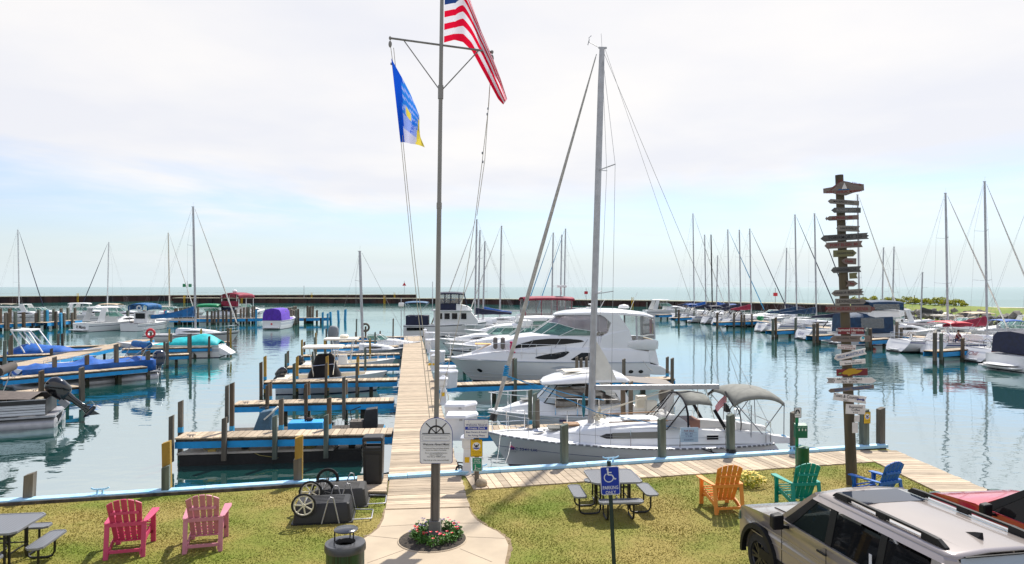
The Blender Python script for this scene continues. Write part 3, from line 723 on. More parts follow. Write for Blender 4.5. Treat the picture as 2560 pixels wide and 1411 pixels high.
for pts in ([(976, 112), (983, 165), (1003, 358), (1030, 640), (1074, 1046)], [(984, 120), (1008, 360), (1036, 640), (1082, 1030)], [(1229, 140), (1222, 262), (1206, 400), (1188, 545), (1150, 790), (1092, 1040)], [(1234, 146), (1224, 220), (1212, 400), (1192, 540)]):
    c = MB(); c.tube([fpl(*p) for p in pts], .0065, 4); c.build('halyard', 'rope', fp)
c = MB()
for p in ((978, 160), (1220, 272), (1218, 286), (1206, 383), (1207, 405)): c.ell(fpl(*p), (.018, .018, .03), 6, 5)
c.build('snap_hooks', 'aludark', fp)

def flagsheet(top, bot, nu, nv, d0, wave, uv, fold=0):
    """cloth between two image curves; uv(u, v) -> material index"""
    def curve(pts, t):
        n = len(pts) - 1; x = t * n; i = min(int(x), n - 1); return V((*[interp(range(n + 1), [p[k] for p in pts], x) for k in (0, 1)], 0))
    rows = []
    for i in range(nu + 1):
        u = i / nu; a, b = curve(top, u), curve(bot, u)
        k = 1 + fold * min(1, max(0, u - .15) * 2.2)
        rows.append([on(*lerp(a, b, (j / nv) ** k).xy, d0 + wave(u, j / nv)) for j in range(nv + 1)])
    mb = MB(); vs = [p for r in rows for p in r]; n = nv + 1; mb.v = [tuple(p) for p in vs]
    for i in range(nu):
        for j in range(nv): mb.f.append((i * n + j, i * n + j + 1, (i + 1) * n + j + 1, (i + 1) * n + j)); mb.mi.append(uv((i + .5) / nu, (j + .5) / nv))
    return mb
def clothmat(name, c):
    m = bpy.data.materials.new(name); m.use_nodes = True; t = m.node_tree; t.nodes.clear(); L = t.links.new
    o = t.nodes.new('ShaderNodeOutputMaterial'); mx = t.nodes.new('ShaderNodeMixShader'); d = t.nodes.new('ShaderNodeBsdfDiffuse'); tl = t.nodes.new('ShaderNodeBsdfTranslucent')
    d.inputs[0].default_value = (*c, 1); tl.inputs[0].default_value = (*c, 1); mx.inputs[0].default_value = .5
    L(d.outputs[0], mx.inputs[1]); L(tl.outputs[0], mx.inputs[2]); L(mx.outputs[0], o.inputs[0]); return m
FRed, FWh, FNavy = clothmat('flagred', (.72, .008, .04)), clothmat('flagwhite', (.80, .78, .84)), clothmat('flagnavy', (.02, .05, .19))
usf = thing('flag', 'large red and white striped national flag hanging from the top of the pole', 'flag', (0, 0, 0))
top = [(1113, -98), (1138, -100), (1158, -62), (1178, 8), (1204, 80), (1230, 140), (1252, 198), (1268, 248)]
bot = [(1110, 107), (1136, 100), (1158, 106), (1180, 128), (1200, 165), (1222, 205), (1245, 248), (1258, 262)]
flagsheet(top, bot, 46, 39, FD - .02, lambda u, v: -.14 * math.sin(u * 8 + v * 2.2) * min(1, u * 3) - .1 * u * math.sin(v * 9 + u * 5),
          lambda u, v: 2 if (v < 7 / 13 and u < .25) else (0 if int(v * 13) % 2 == 0 else 1), 2.2).build('cloth', [FRed, FWh, FNavy], usf, smooth=180)
c = MB()
def star(mb, p, r):
    mb.flat([p + V((math.sin(k * PI / 5) * (r if k % 2 == 0 else r * .4), 0, math.cos(k * PI / 5) * (r if k % 2 == 0 else r * .4))) for k in range(10)])
for k in range(9): star(c, on(1116 + (k % 3) * 14, -6 - (k // 3) * 20 - (k % 2) * 8, FD - .1), .045)
c.build('stars', FWh, usf)
FB, FLB, FYe, FPale, FMid = clothmat('flagblue', (.01, .09, .62)), clothmat('flaglight', (.30, .40, .85)), clothmat('flagyellow', (.85, .68, .10)), clothmat('flagpale', (.62, .62, .80)), clothmat('flagmid', (.03, .22, .75))
byf = thing('flag', 'blue yellow and white harbor flag hanging from the left end of the crossarm', 'flag')
def byuv(u, v):
    if u < .16 + .10 * (1 - v): return 0
    if u > .70 - .09 * v: return 2
    if v > .80: return 3
    if .28 < u < .46 and .40 < v < .56: return 2 if (u - .37) ** 2 * 2 + (v - .48) ** 2 < .012 else 1
    if v > .58: return 1
    return 4 if (int(u * 13) + int(v * 21)) % 3 else 1
byt = [(978, 146), (990, 168), (1008, 200), (1026, 235), (1040, 268), (1049, 292), (1047, 322), (1045, 330)]
byb = [(1001, 356), (1010, 356), (1020, 358), (1028, 360), (1037, 361), (1046, 363), (1055, 366), (1062, 369)]
flagsheet(byt, byb, 30, 40, FD - .04, lambda u, v: -.10 * math.sin(u * 7 + v * 3), byuv).build('cloth', [FB, FLB, FYe, FPale, FMid], byf, smooth=180)
c = MB(); c.text('PORT', .10, T(on(1033, 318, FD - .30)) @ UP @ RZ(R(78)) @ Matrix.Scale(-1, 4, V((1, 0, 0)))); c.build('lettering', FB, byf)

def signtext(c, lines, y=-.012):
    for s, size, z, k in lines: c.text(s, size, T(0, y, z) @ UP, sx=k)
ws = thing('welcome_sign', 'arched white welcome sign with a half ship wheel fixed to the flagpole', 'sign', on(1090.5, 1102, FD - .11))
hw, hh = .325, .455
def arch(w_, b_, n=18):
    zt = .135
    return [(-w_ + .03, 0, -b_), (w_ - .03, 0, -b_), (w_, 0, -b_ + .03)] + [(w_ * math.cos(PI * i / n), 0, zt + (b_ - .135) * math.sin(PI * i / n)) for i in range(n + 1)] + [(-w_, 0, -b_ + .03)]
c = MB(); c.prism(arch(hw, hh), (0, .02, 0)); c.build('border', 'inkblue', ws)
c = MB(); c.prism([(x, -.005, z) for x, y, z in arch(hw - .010, hh - .010)], (0, .006, 0)); c.build('panel', 'signwhite', ws)
c = MB(); zc_ = .145; y = -.010
n = 20
for i in range(n):
    a0, a1 = PI * i / n, PI * (i + 1) / n
    c.add([(.16 * math.cos(a0), y, zc_ + .16 * math.sin(a0)), (.16 * math.cos(a1), y, zc_ + .16 * math.sin(a1)), (.125 * math.cos(a1), y, zc_ + .125 * math.sin(a1)), (.125 * math.cos(a0), y, zc_ + .125 * math.sin(a0))], [(0, 1, 2, 3)])
for a in (45, 90, 135):
    d = V((math.cos(R(a)), 0, math.sin(R(a)))); p = V((0, y - .001, zc_)); c.bar(p, p + d * .285, .018, .001, up=(0, 1, 0))
c.bar((-.275, y - .0015, zc_ - .004), (.275, y - .0015, zc_ - .004), .014, .001, up=(0, 1, 0))
c.build('ship_wheel', 'ink', ws)
c = MB(); z0 = .05
def outline(c, w_, h_, z, y, r=.003, n=6):
    pts = [(sx * (w_ - h_) + h_ * math.cos(a), y, z + h_ * math.sin(a)) for sx, a0 in ((1, -PI / 2), (-1, PI / 2)) for a in [a0 + PI * i / n for i in range(n + 1)]]
    c.tube(pts, r, 4, loop=True)
outline(c, .28, .052, z0, -.010)
c.bar((-.30, -.010, -.018), (.30, -.010, -.018), .003, .003); c.bar((-.30, -.010, .122), (.30, -.010, .122), .003, .003)
c.build('emblem_frame', mat('emblemgrey', (.40, .40, .44), .5), ws)
c = MB(); c.text('PORT SANILAC MARINA', .040, T(0, -.012, z0) @ UP); c.build('emblem_lettering', mat('emblemlight', (.50, .50, .53), .5), ws)
c = MB(); signtext(c, [('Welcome Aboard Mate!', .062, -.072, .86), ('Call home and have your friends & family', .031, -.15, .98), ('see you live online in Port Sanilac.', .031, -.186, .98), ('Go to: www.portsanilacmarina.com', .031, -.243, .98), ('Click on "Web Cam"', .031, -.281, .98), ('Then click on "DEMO" portal', .031, -.318, .98), ('Then look up at the camera and Smile!', .033, -.385, .98)])
c.bar((-.27, -.011, -.108), (.27, -.011, -.108), .003, .002)
c.build('lettering', 'ink', ws)

def plate(parent, x, z, w_, h_, m, rim=None, y=-.06, r=.02, name='panel'):
    def rr(w, h, r): return [(x + sx * (w - r) + r * math.cos(a), 0, z + sz * (h - r) + r * math.sin(a)) for sx, sz, a0 in ((1, 1, 0), (-1, 1, PI / 2), (-1, -1, PI), (1, -1, 3 * PI / 2)) for a in (a0, a0 + PI / 4, a0 + PI / 2)]
    if rim:
        c = MB(); c.prism([V(p) + V((0, y + .004, 0)) for p in rr(w_ / 2, h_ / 2, r)], (0, .008, 0)); c.build('border', rim, parent); k = .012
    else: k = 0
    c = MB(); c.prism([V(p) + V((0, y - .002, 0)) for p in rr(w_ / 2 - k, h_ / 2 - k, r * .8)], (0, .005, 0)); return c.build(name, m, parent)
def disc(c, x, y, z, r, n=20): c.flat([(x + r * math.cos(2 * PI * i / n), y, z + r * math.sin(2 * PI * i / n)) for i in range(n)])
def stick(c, pts, w_, y):
    for a, b in zip(pts, pts[1:]): c.bar((a[0], y, a[1]), (b[0], y, b[1]), w_, .001, up=(0, 1, 0))
def caution(parent, x, z, y, s=1):
    plate(parent, x, z, .30 * s, .44 * s, 'signyellow', 'ink', y=y, name='caution_panel')
    y -= .004
    c = MB(); disc(c, x, y, z + .045 * s, .10 * s); c.build('pictogram_ground', 'signwhite', parent)
    c = MB(); k = s
    stick(c, [(x - .055 * k, z + .10 * k), (x - .035 * k, z + .05 * k), (x, z + .02 * k), (x + .035 * k, z + .055 * k), (x + .055 * k, z + .10 * k)], .024 * k, y - .002); disc(c, x, y - .003, z + .06 * k, .024 * k, 12)
    c.build('pictogram_figure', 'ink', parent)
    c = MB(); stick(c, [(x - .075 * k, z - .005 * k), (x - .03 * k, z + .0 * k), (x, z - .018 * k), (x + .04 * k, z), (x + .075 * k, z - .005 * k)], .03 * k, y - .0035); c.build('pictogram_waves', 'signblue', parent)
    c = MB(); c.text('CAUTION', .048 * s, T(x, y, z + .18 * s) @ UP); c.text('No swimming', .038 * s, T(x, y, z - .095 * s) @ UP); c.text('Swim at your own risk', .022 * s, T(x, y, z - .14 * s) @ UP); c.text('Electric shock hazard', .022 * s, T(x, y, z - .18 * s) @ UP); c.build('caution_lettering', 'ink', parent)
SP = at(1192, 1214)
pd = thing('sign_post', 'wooden post carrying a private dock sign, a yellow caution sign and a green sign', 'sign', SP)
MB().box((-.055, -.045, -.2), (.055, .045, 1.66)).build('post', 'greywood', pd, bevel=.006)
plate(pd, -.01, 1.44, .62, .475, 'signwhite', 'inkblue', y=-.062)
c = MB(); c.box((-.29, -.068, 1.415), (.27, -.0665, 1.495)); c.build('blue_band', 'signblue', pd)
c = MB(); outline(c, .21, .04, 1.62, -.068, .004); c.build('emblem_frame', mat('embgrey2', (.45, .45, .5), .5), pd)
c = MB(); c.text('Welcome Aboard!', .072, T(-.01, -.068, 1.538) @ UP, shear=.2); c.text('Boat Owners & Guests', .060, T(-.01, -.068, 1.355) @ UP, shear=.15, sx=.92); c.text('No Fishing Please', .060, T(-.01, -.068, 1.27) @ UP, shear=.15); c.build('lettering', 'inkblue', pd)
c = MB(); c.text('Private Dock', .078, T(-.01, -.070, 1.455) @ UP, shear=.15, sx=1.05); c.build('white_lettering', 'signwhite', pd)
caution(pd, -.005, .955, -.062)
plate(pd, .01, .545, .25, .345, 'signgreen', 'signwhite', y=-.062, name='green_panel')
c = MB()
for i, s in enumerate(('All pets', 'must be', 'on a leash')): c.text(s, .048, T(.01, -.067, .675 - i * .045) @ UP)
stick(c, [(-.035, .50), (-.03, .45), (-.05, .405)], .018, -.067); stick(c, [(-.03, .45), (-.012, .405)], .014, -.067); disc(c, -.034, -.067, .525, .014, 10); stick(c, [(-.03, .48), (.02, .46), (.035, .445)], .006, -.067); stick(c, [(.03, .44), (.085, .44)], .02, -.067); stick(c, [(.035, .44), (.03, .41)], .01, -.067); stick(c, [(.08, .44), (.085, .41)], .01, -.067); stick(c, [(.085, .44), (.1, .46)], .01, -.067)
c.text('clean up after your pet', .018, T(.01, -.067, .392) @ UP); c.build('pictogram', 'signwhite', pd)
rk = MB().ell((0, 0, 0), (.15, .13, .13), 12, 8, .12).build('stone', 'rocktan', None, smooth=60); rk.location = at(1203, 1218) + V((0, 0, .09))
tag(rk, 'single tan stone at the foot of the private dock sign post', 'stone')

pk = thing('parking_sign', 'blue accessible parking only sign on a thin black metal post', 'sign', (1.712, 11.4, 0)); pk.rotation_euler[1] = -.050
c = MB(); c.box((-.022, -.012, -.3), (.022, .0, 2.12)); c.box((-.032, 0, -.3), (-.022, .018, 2.12)); c.box((.022, 0, -.3), (.032, .018, 2.12)); c.build('post', mat('signpost', (.012, .03, .025), .5, var=.2), pk)
c = MB()
for i in range(40): disc(c, 0, -.0128, .05 * i + .03, .005, 6)
c.build('bolt_holes', 'ink', pk)
plate(pk, 0, 1.80, .315, .47, 'signblue', 'signwhite', y=-.03, r=.03)
y = -.035
c = MB(); c.text('PARKING', .080, T(0, y, 1.685) @ UP, sx=.78); c.text('ONLY', .080, T(0, y, 1.605) @ UP, sx=.80); c.build('lettering', 'signwhite', pk)
c = MB(); disc(c, -.035, y, 1.995, .020, 14); stick(c, [(-.033, 1.975), (-.030, 1.90)], .026, y); stick(c, [(-.030, 1.900), (.035, 1.895), (.075, 1.825), (.10, 1.835)], .020, y - .001); stick(c, [(-.03, 1.94), (.03, 1.937)], .017, y - .001)
arc = [(-.02 + .075 * math.cos(R(a)), 1.855 + .072 * math.sin(R(a))) for a in range(120, 352, 12)]; stick(c, arc, .016, y - .0005)
c.build('wheelchair_symbol', 'signwhite', pk)

# dog waste station
dg = thing('waste_station', 'green pet waste station with a bag box, a round can and a small dog sign', 'pet waste station', at(1992, 1166))
MB().box((-.03, -.03, -.2), (.03, .03, 1.62)).build('post', 'green', dg)
MB().lathe([(.155, .02), (.165, .03), (.165, .52), (.17, .53), (.172, .56), (.05, .60)], 24, (.12, -.12, 0)).build('can', mat('dgreen', (.0, .09, .04), .4, var=.1), dg, smooth=40)
c = MB(); c.prism([(-.10, -.03, .82), (-.10, -.17, .82), (-.10, -.17, 1.16), (-.10, -.03, 1.22)], (.33, 0, 0)); c.build('bag_box', mat('dgreen2', (.0, .12, .06), .4), dg, bevel=.008)
c = MB()
for x in (-.02, .07, .16): c.box((x, -.174, 1.02), (x + .03, -.1715, 1.08))
c.build('pictograms', 'signwhite', dg); c = MB(); c.text('DOG WASTE', .045, T(.065, -.173, 1.12) @ UP); c.build('lettering', mat('paleg', (.4, .6, .5), .5), dg)
plate(dg, .01, 1.50, .20, .285, 'signwhite', 'dgreen' if False else 'ink', y=-.05)
c = MB(); stick(c, [(-.05, 1.47), (-.045, 1.55), (0, 1.585), (.045, 1.55), (.05, 1.48)], .035, -.055); stick(c, [(-.03, 1.54), (.0, 1.52), (.03, 1.54)], .012, -.0555); stick(c, [(-.07, 1.43), (.07, 1.43)], .008, -.055); c.build('dog_picture', 'ink', dg)

# ---------------------------------------------------------------- mooring posts on the seawall
PG = 'square timber posts standing along the seawall'
def wallpost(label, px, top, m='greywood', top2=None, w_=.19, lean=0, back=.16):
    tt, p = rayline(px, SA + sv * -back, SB + sv * -back)
    z = zat(top, p.y)
    t = thing('mooring_post', label, 'post', (p.x, p.y, 0), math.atan2(su.y, su.x), PG)
    post(t, 0, 0, z, -1.6, w_, m, name='timber', tilt=lean)
    if top2:
        z2 = zat(top2, p.y); post(t, -.02, -.15, z2, -.5, w_ * .9, 'greywood', name='backing_timber')
    return t
wallpost('lone short post at the far left of the seawall', 64, 1185, lean=.05)
wallpost('yellow topped post with a shorter grey timber strapped to its near side', 421, 1105, 'yellowwood', 1162)
t_ = wallpost('yellow topped post standing just left of the black bin', 746, 1092, 'yellowwood'); tt, p = rayline(746, SA - sv * .16, SB - sv * .16); zz = zat(1146, p.y); post(t_, 0, 0, zz, -1.2, .205, 'greywood', name='lower_timber')
wallpost('greenish grey post before the sailboat hull, just left of the parking sign', 1411, 1062, 'greenwood')
wallpost('greenish post in front of the sailboat, beside its small for sale board', 1657, 1046, 'greenwood')
wp_ = wallpost('greenish post with a black rope loop at its foot, in front of the sailboat stern', 1828, 1037, 'greenwood')
c = MB(); c.tube([(.13 * math.cos(a * PI / 6), .13 * math.sin(a * PI / 6), .14 + .01 * (a % 3)) for a in range(12)], .03, 6, loop=True); c.tube([(.12 * math.cos(a * PI / 6), .12 * math.sin(a * PI / 6), .2) for a in range(12)], .02, 6, loop=True); c.build('rope_loop', 'black', wp_)
wallpost('grey post directly behind the green pet waste station', 1985, 1030, 'greywood')
cp = wallpost('post carrying a yellow caution sign, right of the mileage signpost', 2161, 1025, 'greenwood')
caution(cp, .0, zat(1043, cp.location.y), -.12, .84)
wallpost('last post at the right end of the seawall cap', 2201, 1021, 'greywood')
for px, py, s in ((1527, 1171, 1), (1200, 1189, .8), (1985, 1139, .8), (250, 1247, .8)):
    tt, p = rayline(px, SA, SB)
    t = thing('dock_cleat', {1527: 'pale blue cleat on the seawall above the parking sign', 1200: 'pale blue cleat on the seawall by the private dock sign', 1985: 'pale blue cleat on the seawall near the sailboat stern', 250: 'pale blue cleat on the seawall left of the pink chairs'}[px], 'cleat', (p.x, p.y, .1), math.atan2(su.y, su.x), 'cleats on the seawall')
    c = MB(); c.tube([(-.24 * s, 0, .15), (-.16 * s, 0, .115), (.16 * s, 0, .115), (.24 * s, 0, .15)], .02, 6); c.box((-.09 * s, -.03, 0), (-.05 * s, .03, .11)); c.box((.05 * s, -.03, 0), (.09 * s, .03, .11)); c.build('horns', 'bluecap', t)

# ---------------------------------------------------------------- mileage signpost
mp_base = at(2130, 1212)
ms = thing('mileage_signpost', 'tall round wooden signpost crowded with painted arrow boards of lake towns', 'signpost', mp_base)
SD = mp_base.y; msh = zat(438, SD)
lean = (2098 - 2130) / F * SD / msh
c = MB(); c.tube([(lean * z, 0, z) for z in (-.3, 0, 2, 4, 6, msh)], [.135, .132, .125, .115, .105, .095], 14)
c.build('post', mat('postbrown', (.11, .09, .058), .9, c2=(.06, .05, .034), sc=5, st=(1, 1, .15), bump=.008), ms, smooth=50)
mk('bdgrey', (.26, .245, .215), .85, c2=(.17, .16, .145), sc=6, st=(.3, 1, 3), bump=.003)
mk('bddark', (.13, .132, .125), .85, c2=(.08, .082, .08), sc=6, st=(.3, 1, 3), bump=.003)
mk('bdpink', (.23, .175, .15), .85, c2=(.16, .125, .11), sc=6, st=(.3, 1, 3), bump=.003)
mk('bdgreen', (.17, .165, .08), .85, c2=(.16, .155, .08), sc=6, st=(.3, 1, 3)); mk('bdwhite', (.80, .77, .75), .7, c2=(.66, .63, .60), sc=5)
mk('bdred', (.17, .012, .018), .6, c2=(.11, .009, .013), sc=4); mk('bdbrown', (.23, .185, .16), .85, c2=(.17, .14, .12), sc=6, st=(.3, 1, 3))
mk('lblack', (.02, .02, .022), .8); mk('lred', (.20, .015, .02), .8); mk('lblue', (.0, .10, .28), .7); mk('lgrey', (.32, .31, .29), .8); mk('lwhite', (.75, .72, .68), .7)
def board(x0, y0, x1, y1, shape, tilt, m, txt, tm, tsize=.55, lab=None, dy=0, extra=None, sx=1, tx=0):
    px = F / SD; w_, h_ = (x1 - x0) / px, (y1 - y0) / px
    if tilt: h_ = max(.1, h_ - abs(math.sin(R(tilt))) * w_); w_ = w_ * math.cos(R(tilt))
    cx, cz = ((x0 + x1) / 2 - 1280) / px - mp_base.x, zat((y0 + y1) / 2, SD)
    a, b = w_ / 2, h_ / 2; n = b * .9
    sh = {'L': [(-a, 0), (-a + n * 1.3, b), (a, b), (a, -b), (-a + n * 1.3, -b)], 'Lf': [(-a, 0), (-a + n, b), (a, b), (a - n * .6, 0), (a, -b), (-a + n, -b)],
          'Lz': [(-a, 0), (-a + n * 1.3, b), (a - .02, b), (a - .06, b * .45), (a, 0), (a - .06, -b * .4), (a, -b), (-a + n * 1.3, -b)],
          'La': [(-a, 0), (-a + n * .7, b * .9), (-a + n * .75, b * .3), (-a + n * 2, b), (a, b), (a, -b), (-a + n * 2, -b), (-a + n * .75, -b * .4), (-a + n * .7, -b * .9)],
          'R': [(a, 0), (a - n * 1.2, b), (-a, b), (-a, -b), (a - n * 1.2, -b)], 'Rf': [(a, 0), (a - n * 1.6, b), (-a, b), (-a + n * .8, 0), (-a, -b), (a - n * 1.6, -b)],
          'B': [(-a, b), (a, b), (a, -b), (-a, -b)], 'F': [(-a, b), (a, b), (a - n * .4, 0), (a, -b), (-a, -b)],
          'top': [(-a, -b * .55), (-a, b * .1), (-a * .55, b * .25), (-a * .25, b * .75), (0, b), (a * .3, b * .8), (a * .5, b * .6), (a, b * .4), (a, -b * .45), (a * .45, -b * .7), (a * .1, -b), (-a * .2, -b * .9), (-a * .55, -b * .6)]}[shape]
    mtx = T(cx, -.145, cz) @ RY(R(-tilt))
    c = MB(); c.prism([mtx @ V((p[0], 0, p[1])) for p in sh], (0, .022, 0))
    o = c.build('arrow_board', m, ms, bevel=.003)
    if lab: o['label'] = lab
    lines = txt if isinstance(txt, list) else ([(txt, h_ * tsize, dy)] if txt else [])
    c = MB()
    for s_, sz, zz in lines: c.text(s_, sz, mtx @ T(tx, -.003, zz) @ UP, sx=sx)
    if extra: extra(c, mtx, a, b)
    if c.v: c.build('lettering', tm, o)
    return o, mtx
o, mt = board(2052, 452, 2153, 494, 'top', 3, 'bdbrown', [('PORT SANILAC MARINA', .085, -.09)], 'lred', lab='carved top board with a white sailboat', sx=.95)
c = MB(); c.flat([mt @ V(p) for p in ((-.06, -.004, -.03), (.09, -.004, -.03), (.02, -.004, .14))]); c.build('painted_sail', 'lwhite', o)
c = MB(); c.flat([mt @ V(p) for p in ((-.17, -.004, -.045), (.17, -.004, -.045), (.10, -.004, -.02), (-.12, -.004, -.02))]); c.build('painted_hull', 'lblue', o)
c = MB(); c.text('THE', .07, mt @ T(-.08, -.003, .19) @ UP); c.text('HARBOR OF', .06, mt @ T(-.22, -.003, .06) @ UP @ RZ(R(40))); c.text('REFUGE', .07, mt @ T(.33, -.003, .09) @ UP @ RZ(R(-16))); c.build('arched_lettering', 'lred', o)
board(2063, 499, 2141, 516, 'L', -4, 'bdgrey', 'MACKINAW CITY', 'lblack')
board(2072, 521, 2145, 534, 'L', 0, 'bddark', 'ROGERS CITY', 'lgrey', .6)
board(2057, 539, 2140, 554, 'La', 2.5, 'bdpink', 'ALPENA  105', 'lred', .8)
board(2084, 565, 2143, 581, 'Lf', -1.5, 'bdgrey', 'HARRISVILLE', 'lblack', .5)
board(2045, 583, 2166, 606, 'Lz', 3.5, 'bddark', 'TOBERMORY  125', 'lblack', .72, sx=.95)
board(2055, 603, 2150, 624, 'Lf', 3, 'bdpink', 'PORT ELGIN  80', 'lred', .6)
board(2077, 625, 2135, 644, 'R', 2, 'bdgreen', 'GRINDSTONE', 'lblack', .4)
board(2097, 646, 2134, 662, 'L', -1, 'bdpink', 'Oasis', 'lred', .6)
board(2071, 666, 2146, 684, 'Lf', 2.5, 'bddark', 'GODERICH', 'lblack', .65)
board(2117, 682, 2137, 698, 'F', 4, 'bdgreen', None, 'lblack')
board(2108, 702, 2138, 717, 'Rf', 0, 'bdpink', 'Bay', 'lred', .5)
board(2072, 722, 2153, 742, 'Lz', 3, 'bdgrey', 'HARBOR BEACH 29', 'lblack', .62, sx=.8)
board(2082, 747, 2159, 761, 'R', 0, 'bdgrey', 'LEXINGTON', 'lblack', .72, tx=-.07)
board(2058, 764, 2181, 781, 'Rf', 0, 'bdpink', 'PORT HURON / SARNIA  30', 'lred', .75, sx=.78, tx=-.02)
board(2089, 819, 2153, 835, 'B', 0, 'bdred', [('Raymond Hardware', .095, .025), ('Est. 1850', .06, -.05)], 'lwhite', lab='dark red board with white script')
o, mt = board(2069, 839, 2169, 854, 'L', 0, 'bdbrown', [('Uri\'s Landing  Resort', .06, .02)], 'lblack', lab='brown arrow board with a round badge', tx=-.1)
c = MB(); disc(c, 0, 0, 0, .065, 16); c.v = [tuple(mt @ (V(v) + V((.30, -.004, 0)))) for v in c.v]; c.build('badge', 'lwhite', o)
c = MB(); disc(c, 0, 0, 0, .035, 12); c.v = [tuple(mt @ (V(v) + V((.315, -.006, .025)))) for v in c.v]; c.build('badge_spot', mat('aqua', (.05, .42, .55), .5), o)
board(2087, 860, 2133, 874, 'B', -3, 'bdwhite', [('EXCHANGE', .055, .03), ('STATE BANK-ATM', .052, -.03)], 'lred', lab='small white board with red letters')
board(2077, 869, 2161, 903, 'Lf', 13, 'bdwhite', 'WILLIS MARKETPLACE', 'lblue', .62, lab='white board tilted steeply upward with blue letters', sx=.72)
board(2093, 896, 2157, 913, 'B', 5, 'bdwhite', [('THE', .05, .04), ('Stone Orchard', .07, -.02)], 'lblack')
o, mt = board(2085, 920, 2162, 939, 'B', 1.5, 'bdred', None, 'lwhite', lab='red board with a yellow painted fish')
c = MB(); c.flat([mt @ V((x, -.006, z)) for x, z in ((-.27, -.02), (-.20, .045), (-.08, .095), (.05, .10), (.12, .06), (.26, .05), (.20, .0), (.12, -.035), (0, -.05), (-.1, -.09), (-.13, -.05), (-.22, -.045))]); c.build('painted_fish', mat('fishyellow', (.45, .27, .01), .6), o)
c = MB(); c.flat([mt @ V((x, -.007, z)) for x, z in ((-.36, -.03), (-.32, .0), (-.26, .0), (-.3, -.04))]); c.build('painted_lure', mat('lure', (.12, .30, .08), .6), o)
def feather(c, mtx, a, b):
    for k in range(5):
        for s in (-1, 1): c.bar(mtx @ V((-a + .06 + k * .035, -.003, 0)), mtx @ V((-a + .015 + k * .035, -.003, s * b * .85)), .012, .001, up=(0, 1, 0))
board(2060, 943, 2183, 957, 'Rf', 0, 'bdwhite', [('ARCHIE * THOMAS', .075, .033), ('REAL  ESTATE', .065, -.036)], 'lblack', lab='long white arrow board with feathered tail', extra=feather, tx=-.05)
board(2064, 960, 2178, 981, 'L', 5.5, 'bdbrown', 'SOUTH BAY TRADING POST', 'lblue', .85, sx=.85, tx=.05)
o, mt = board(2077, 980, 2160, 1008, 'F', -7, 'bdwhite', [('Town & Country', .12, .03), ('REALTY', .05, -.06)], 'lblack', lab='white tilted board with a blue arrow', sx=.75, tx=-.1)
c = MB(); c.bar(mt @ V((.16, -.005, .0)), mt @ V((.33, -.005, .0)), .03, .002, up=(0, 1, 0)); c.flat([mt @ V(p) for p in ((.31, -.006, .04), (.37, -.006, 0), (.31, -.006, -.04))]); c.build('painted_arrow', 'inkblue', o)
board(2108, 1008, 2156, 1034, 'B', -2, 'bdwhite', [('Raymond', .09, .05), ('Coffee', .08, -.02), ('& Tea', .05, -.085)], 'lblack', lab='plain white board with brown script, lowest of the boards')
board(2129, 1036, 2142, 1053, 'B', -2, 'bdwhite', None, 'lblue', lab='pale paper notice'); board(2124, 1054, 2138, 1080, 'B', 0, 'bdwhite', None, 'lblue', lab='white paper notice')

# ---------------------------------------------------------------- trash receptacle and black bin
MT['can'] = meshmat('canmesh', (.004, .045, .022), (.002, .008, .005))
tcn_ = at(863, 1488); tcn_ = V(((863 - 1280) / F * 11.16, 11.16, 0))
t = thing('litter_bin', 'round dark green mesh litter bin with a rain bonnet at the bottom edge', 'litter bin', tcn_)
MB().lathe([(.30, .05), (.305, .06), (.305, .80)], 32, cap=False).build('mesh_body', 'can', t, smooth=40)
MB().lathe([(.28, .03), (.28, .78)], 24, cap=False).build('liner', 'black', t, smooth=40)
c = MB(); c.lathe([(.305, .74), (.330, .745), (.330, .83), (.318, .86), (.17, .875), (.16, .87), (.155, .80), (.29, .74)], 40, cap=False); c.build('lid', mat('gunmetal', (.055, .055, .06), .28, spec=.7, var=.1), t, smooth=35)
c = MB(); c.lathe([(.0, 1.03), (.185, 1.035), (.195, 1.05), (.185, 1.062), (.0, 1.075)], 36, (0, .06, 0)); c.build('rain_bonnet', 'gunmetal' if 'gunmetal' in MT else bpy.data.materials['gunmetal'], t, smooth=50)
for x, y in ((.10, .17), (.04, .20), (-.17, .0)): MB().bar((x, y * .8, .86), (x, y, 1.04), .02, .02).build('strut', 'black', t)
st_ = thing('timber_step', 'small plank platform at the corner of the dock under the black bin', 'platform', at(895, 1245))
pa, pb, pc_, pd_ = at(893, 1203), at(968, 1199), at(964, 1243), at(893, 1243)
STEP = (pa, pb, pc_, pd_)
c = MB(); strip(c, pd_, pa, pc_, pb, w=.13, z=.14); c.v = [tuple(V(v) - st_.location) for v in c.v]; c.build('deck', 'plank', st_)
c = MB(); 
for p, q in ((pd_, pc_), (pd_, pa), (pc_, pb)): c.bar(p - st_.location + V((0, .03, .04)), q - st_.location + V((0, .03, .04)), .05, .11)
c.build('skirt', 'greywood', st_)
bb = thing('waste_bin', 'tall square black plastic waste bin with an open top slot beside the dock', 'waste bin', at(934, 1219) + V((0, 0, .14)), R(5))
c = MB()
def sq(h, z): return [(-h, -h, z), (h, -h, z), (h, h, z), (-h, h, z)]
c.rings([sq(.215, 0), sq(.225, .02), sq(.245, .85)]); c.build('body', 'black', bb, bevel=.02)
c = MB(); c.prism([(-.155, -.243, .08), (.155, -.243, .08), (.17, -.258, .74), (-.17, -.258, .74)], (0, .02, 0)); c.build('front_panel', mat('binpanel', (.02, .02, .022), .5), bb)
c = MB()
for x in (-.245, .205): c.box((x, -.25, .85), (x + .04, .25, 1.06))
c.box((-.20, -.25, .85), (.20, -.21, .90)); c.box((-.20, .21, .85), (.20, .25, .90)); c.build('hood_frame', 'black', bb)
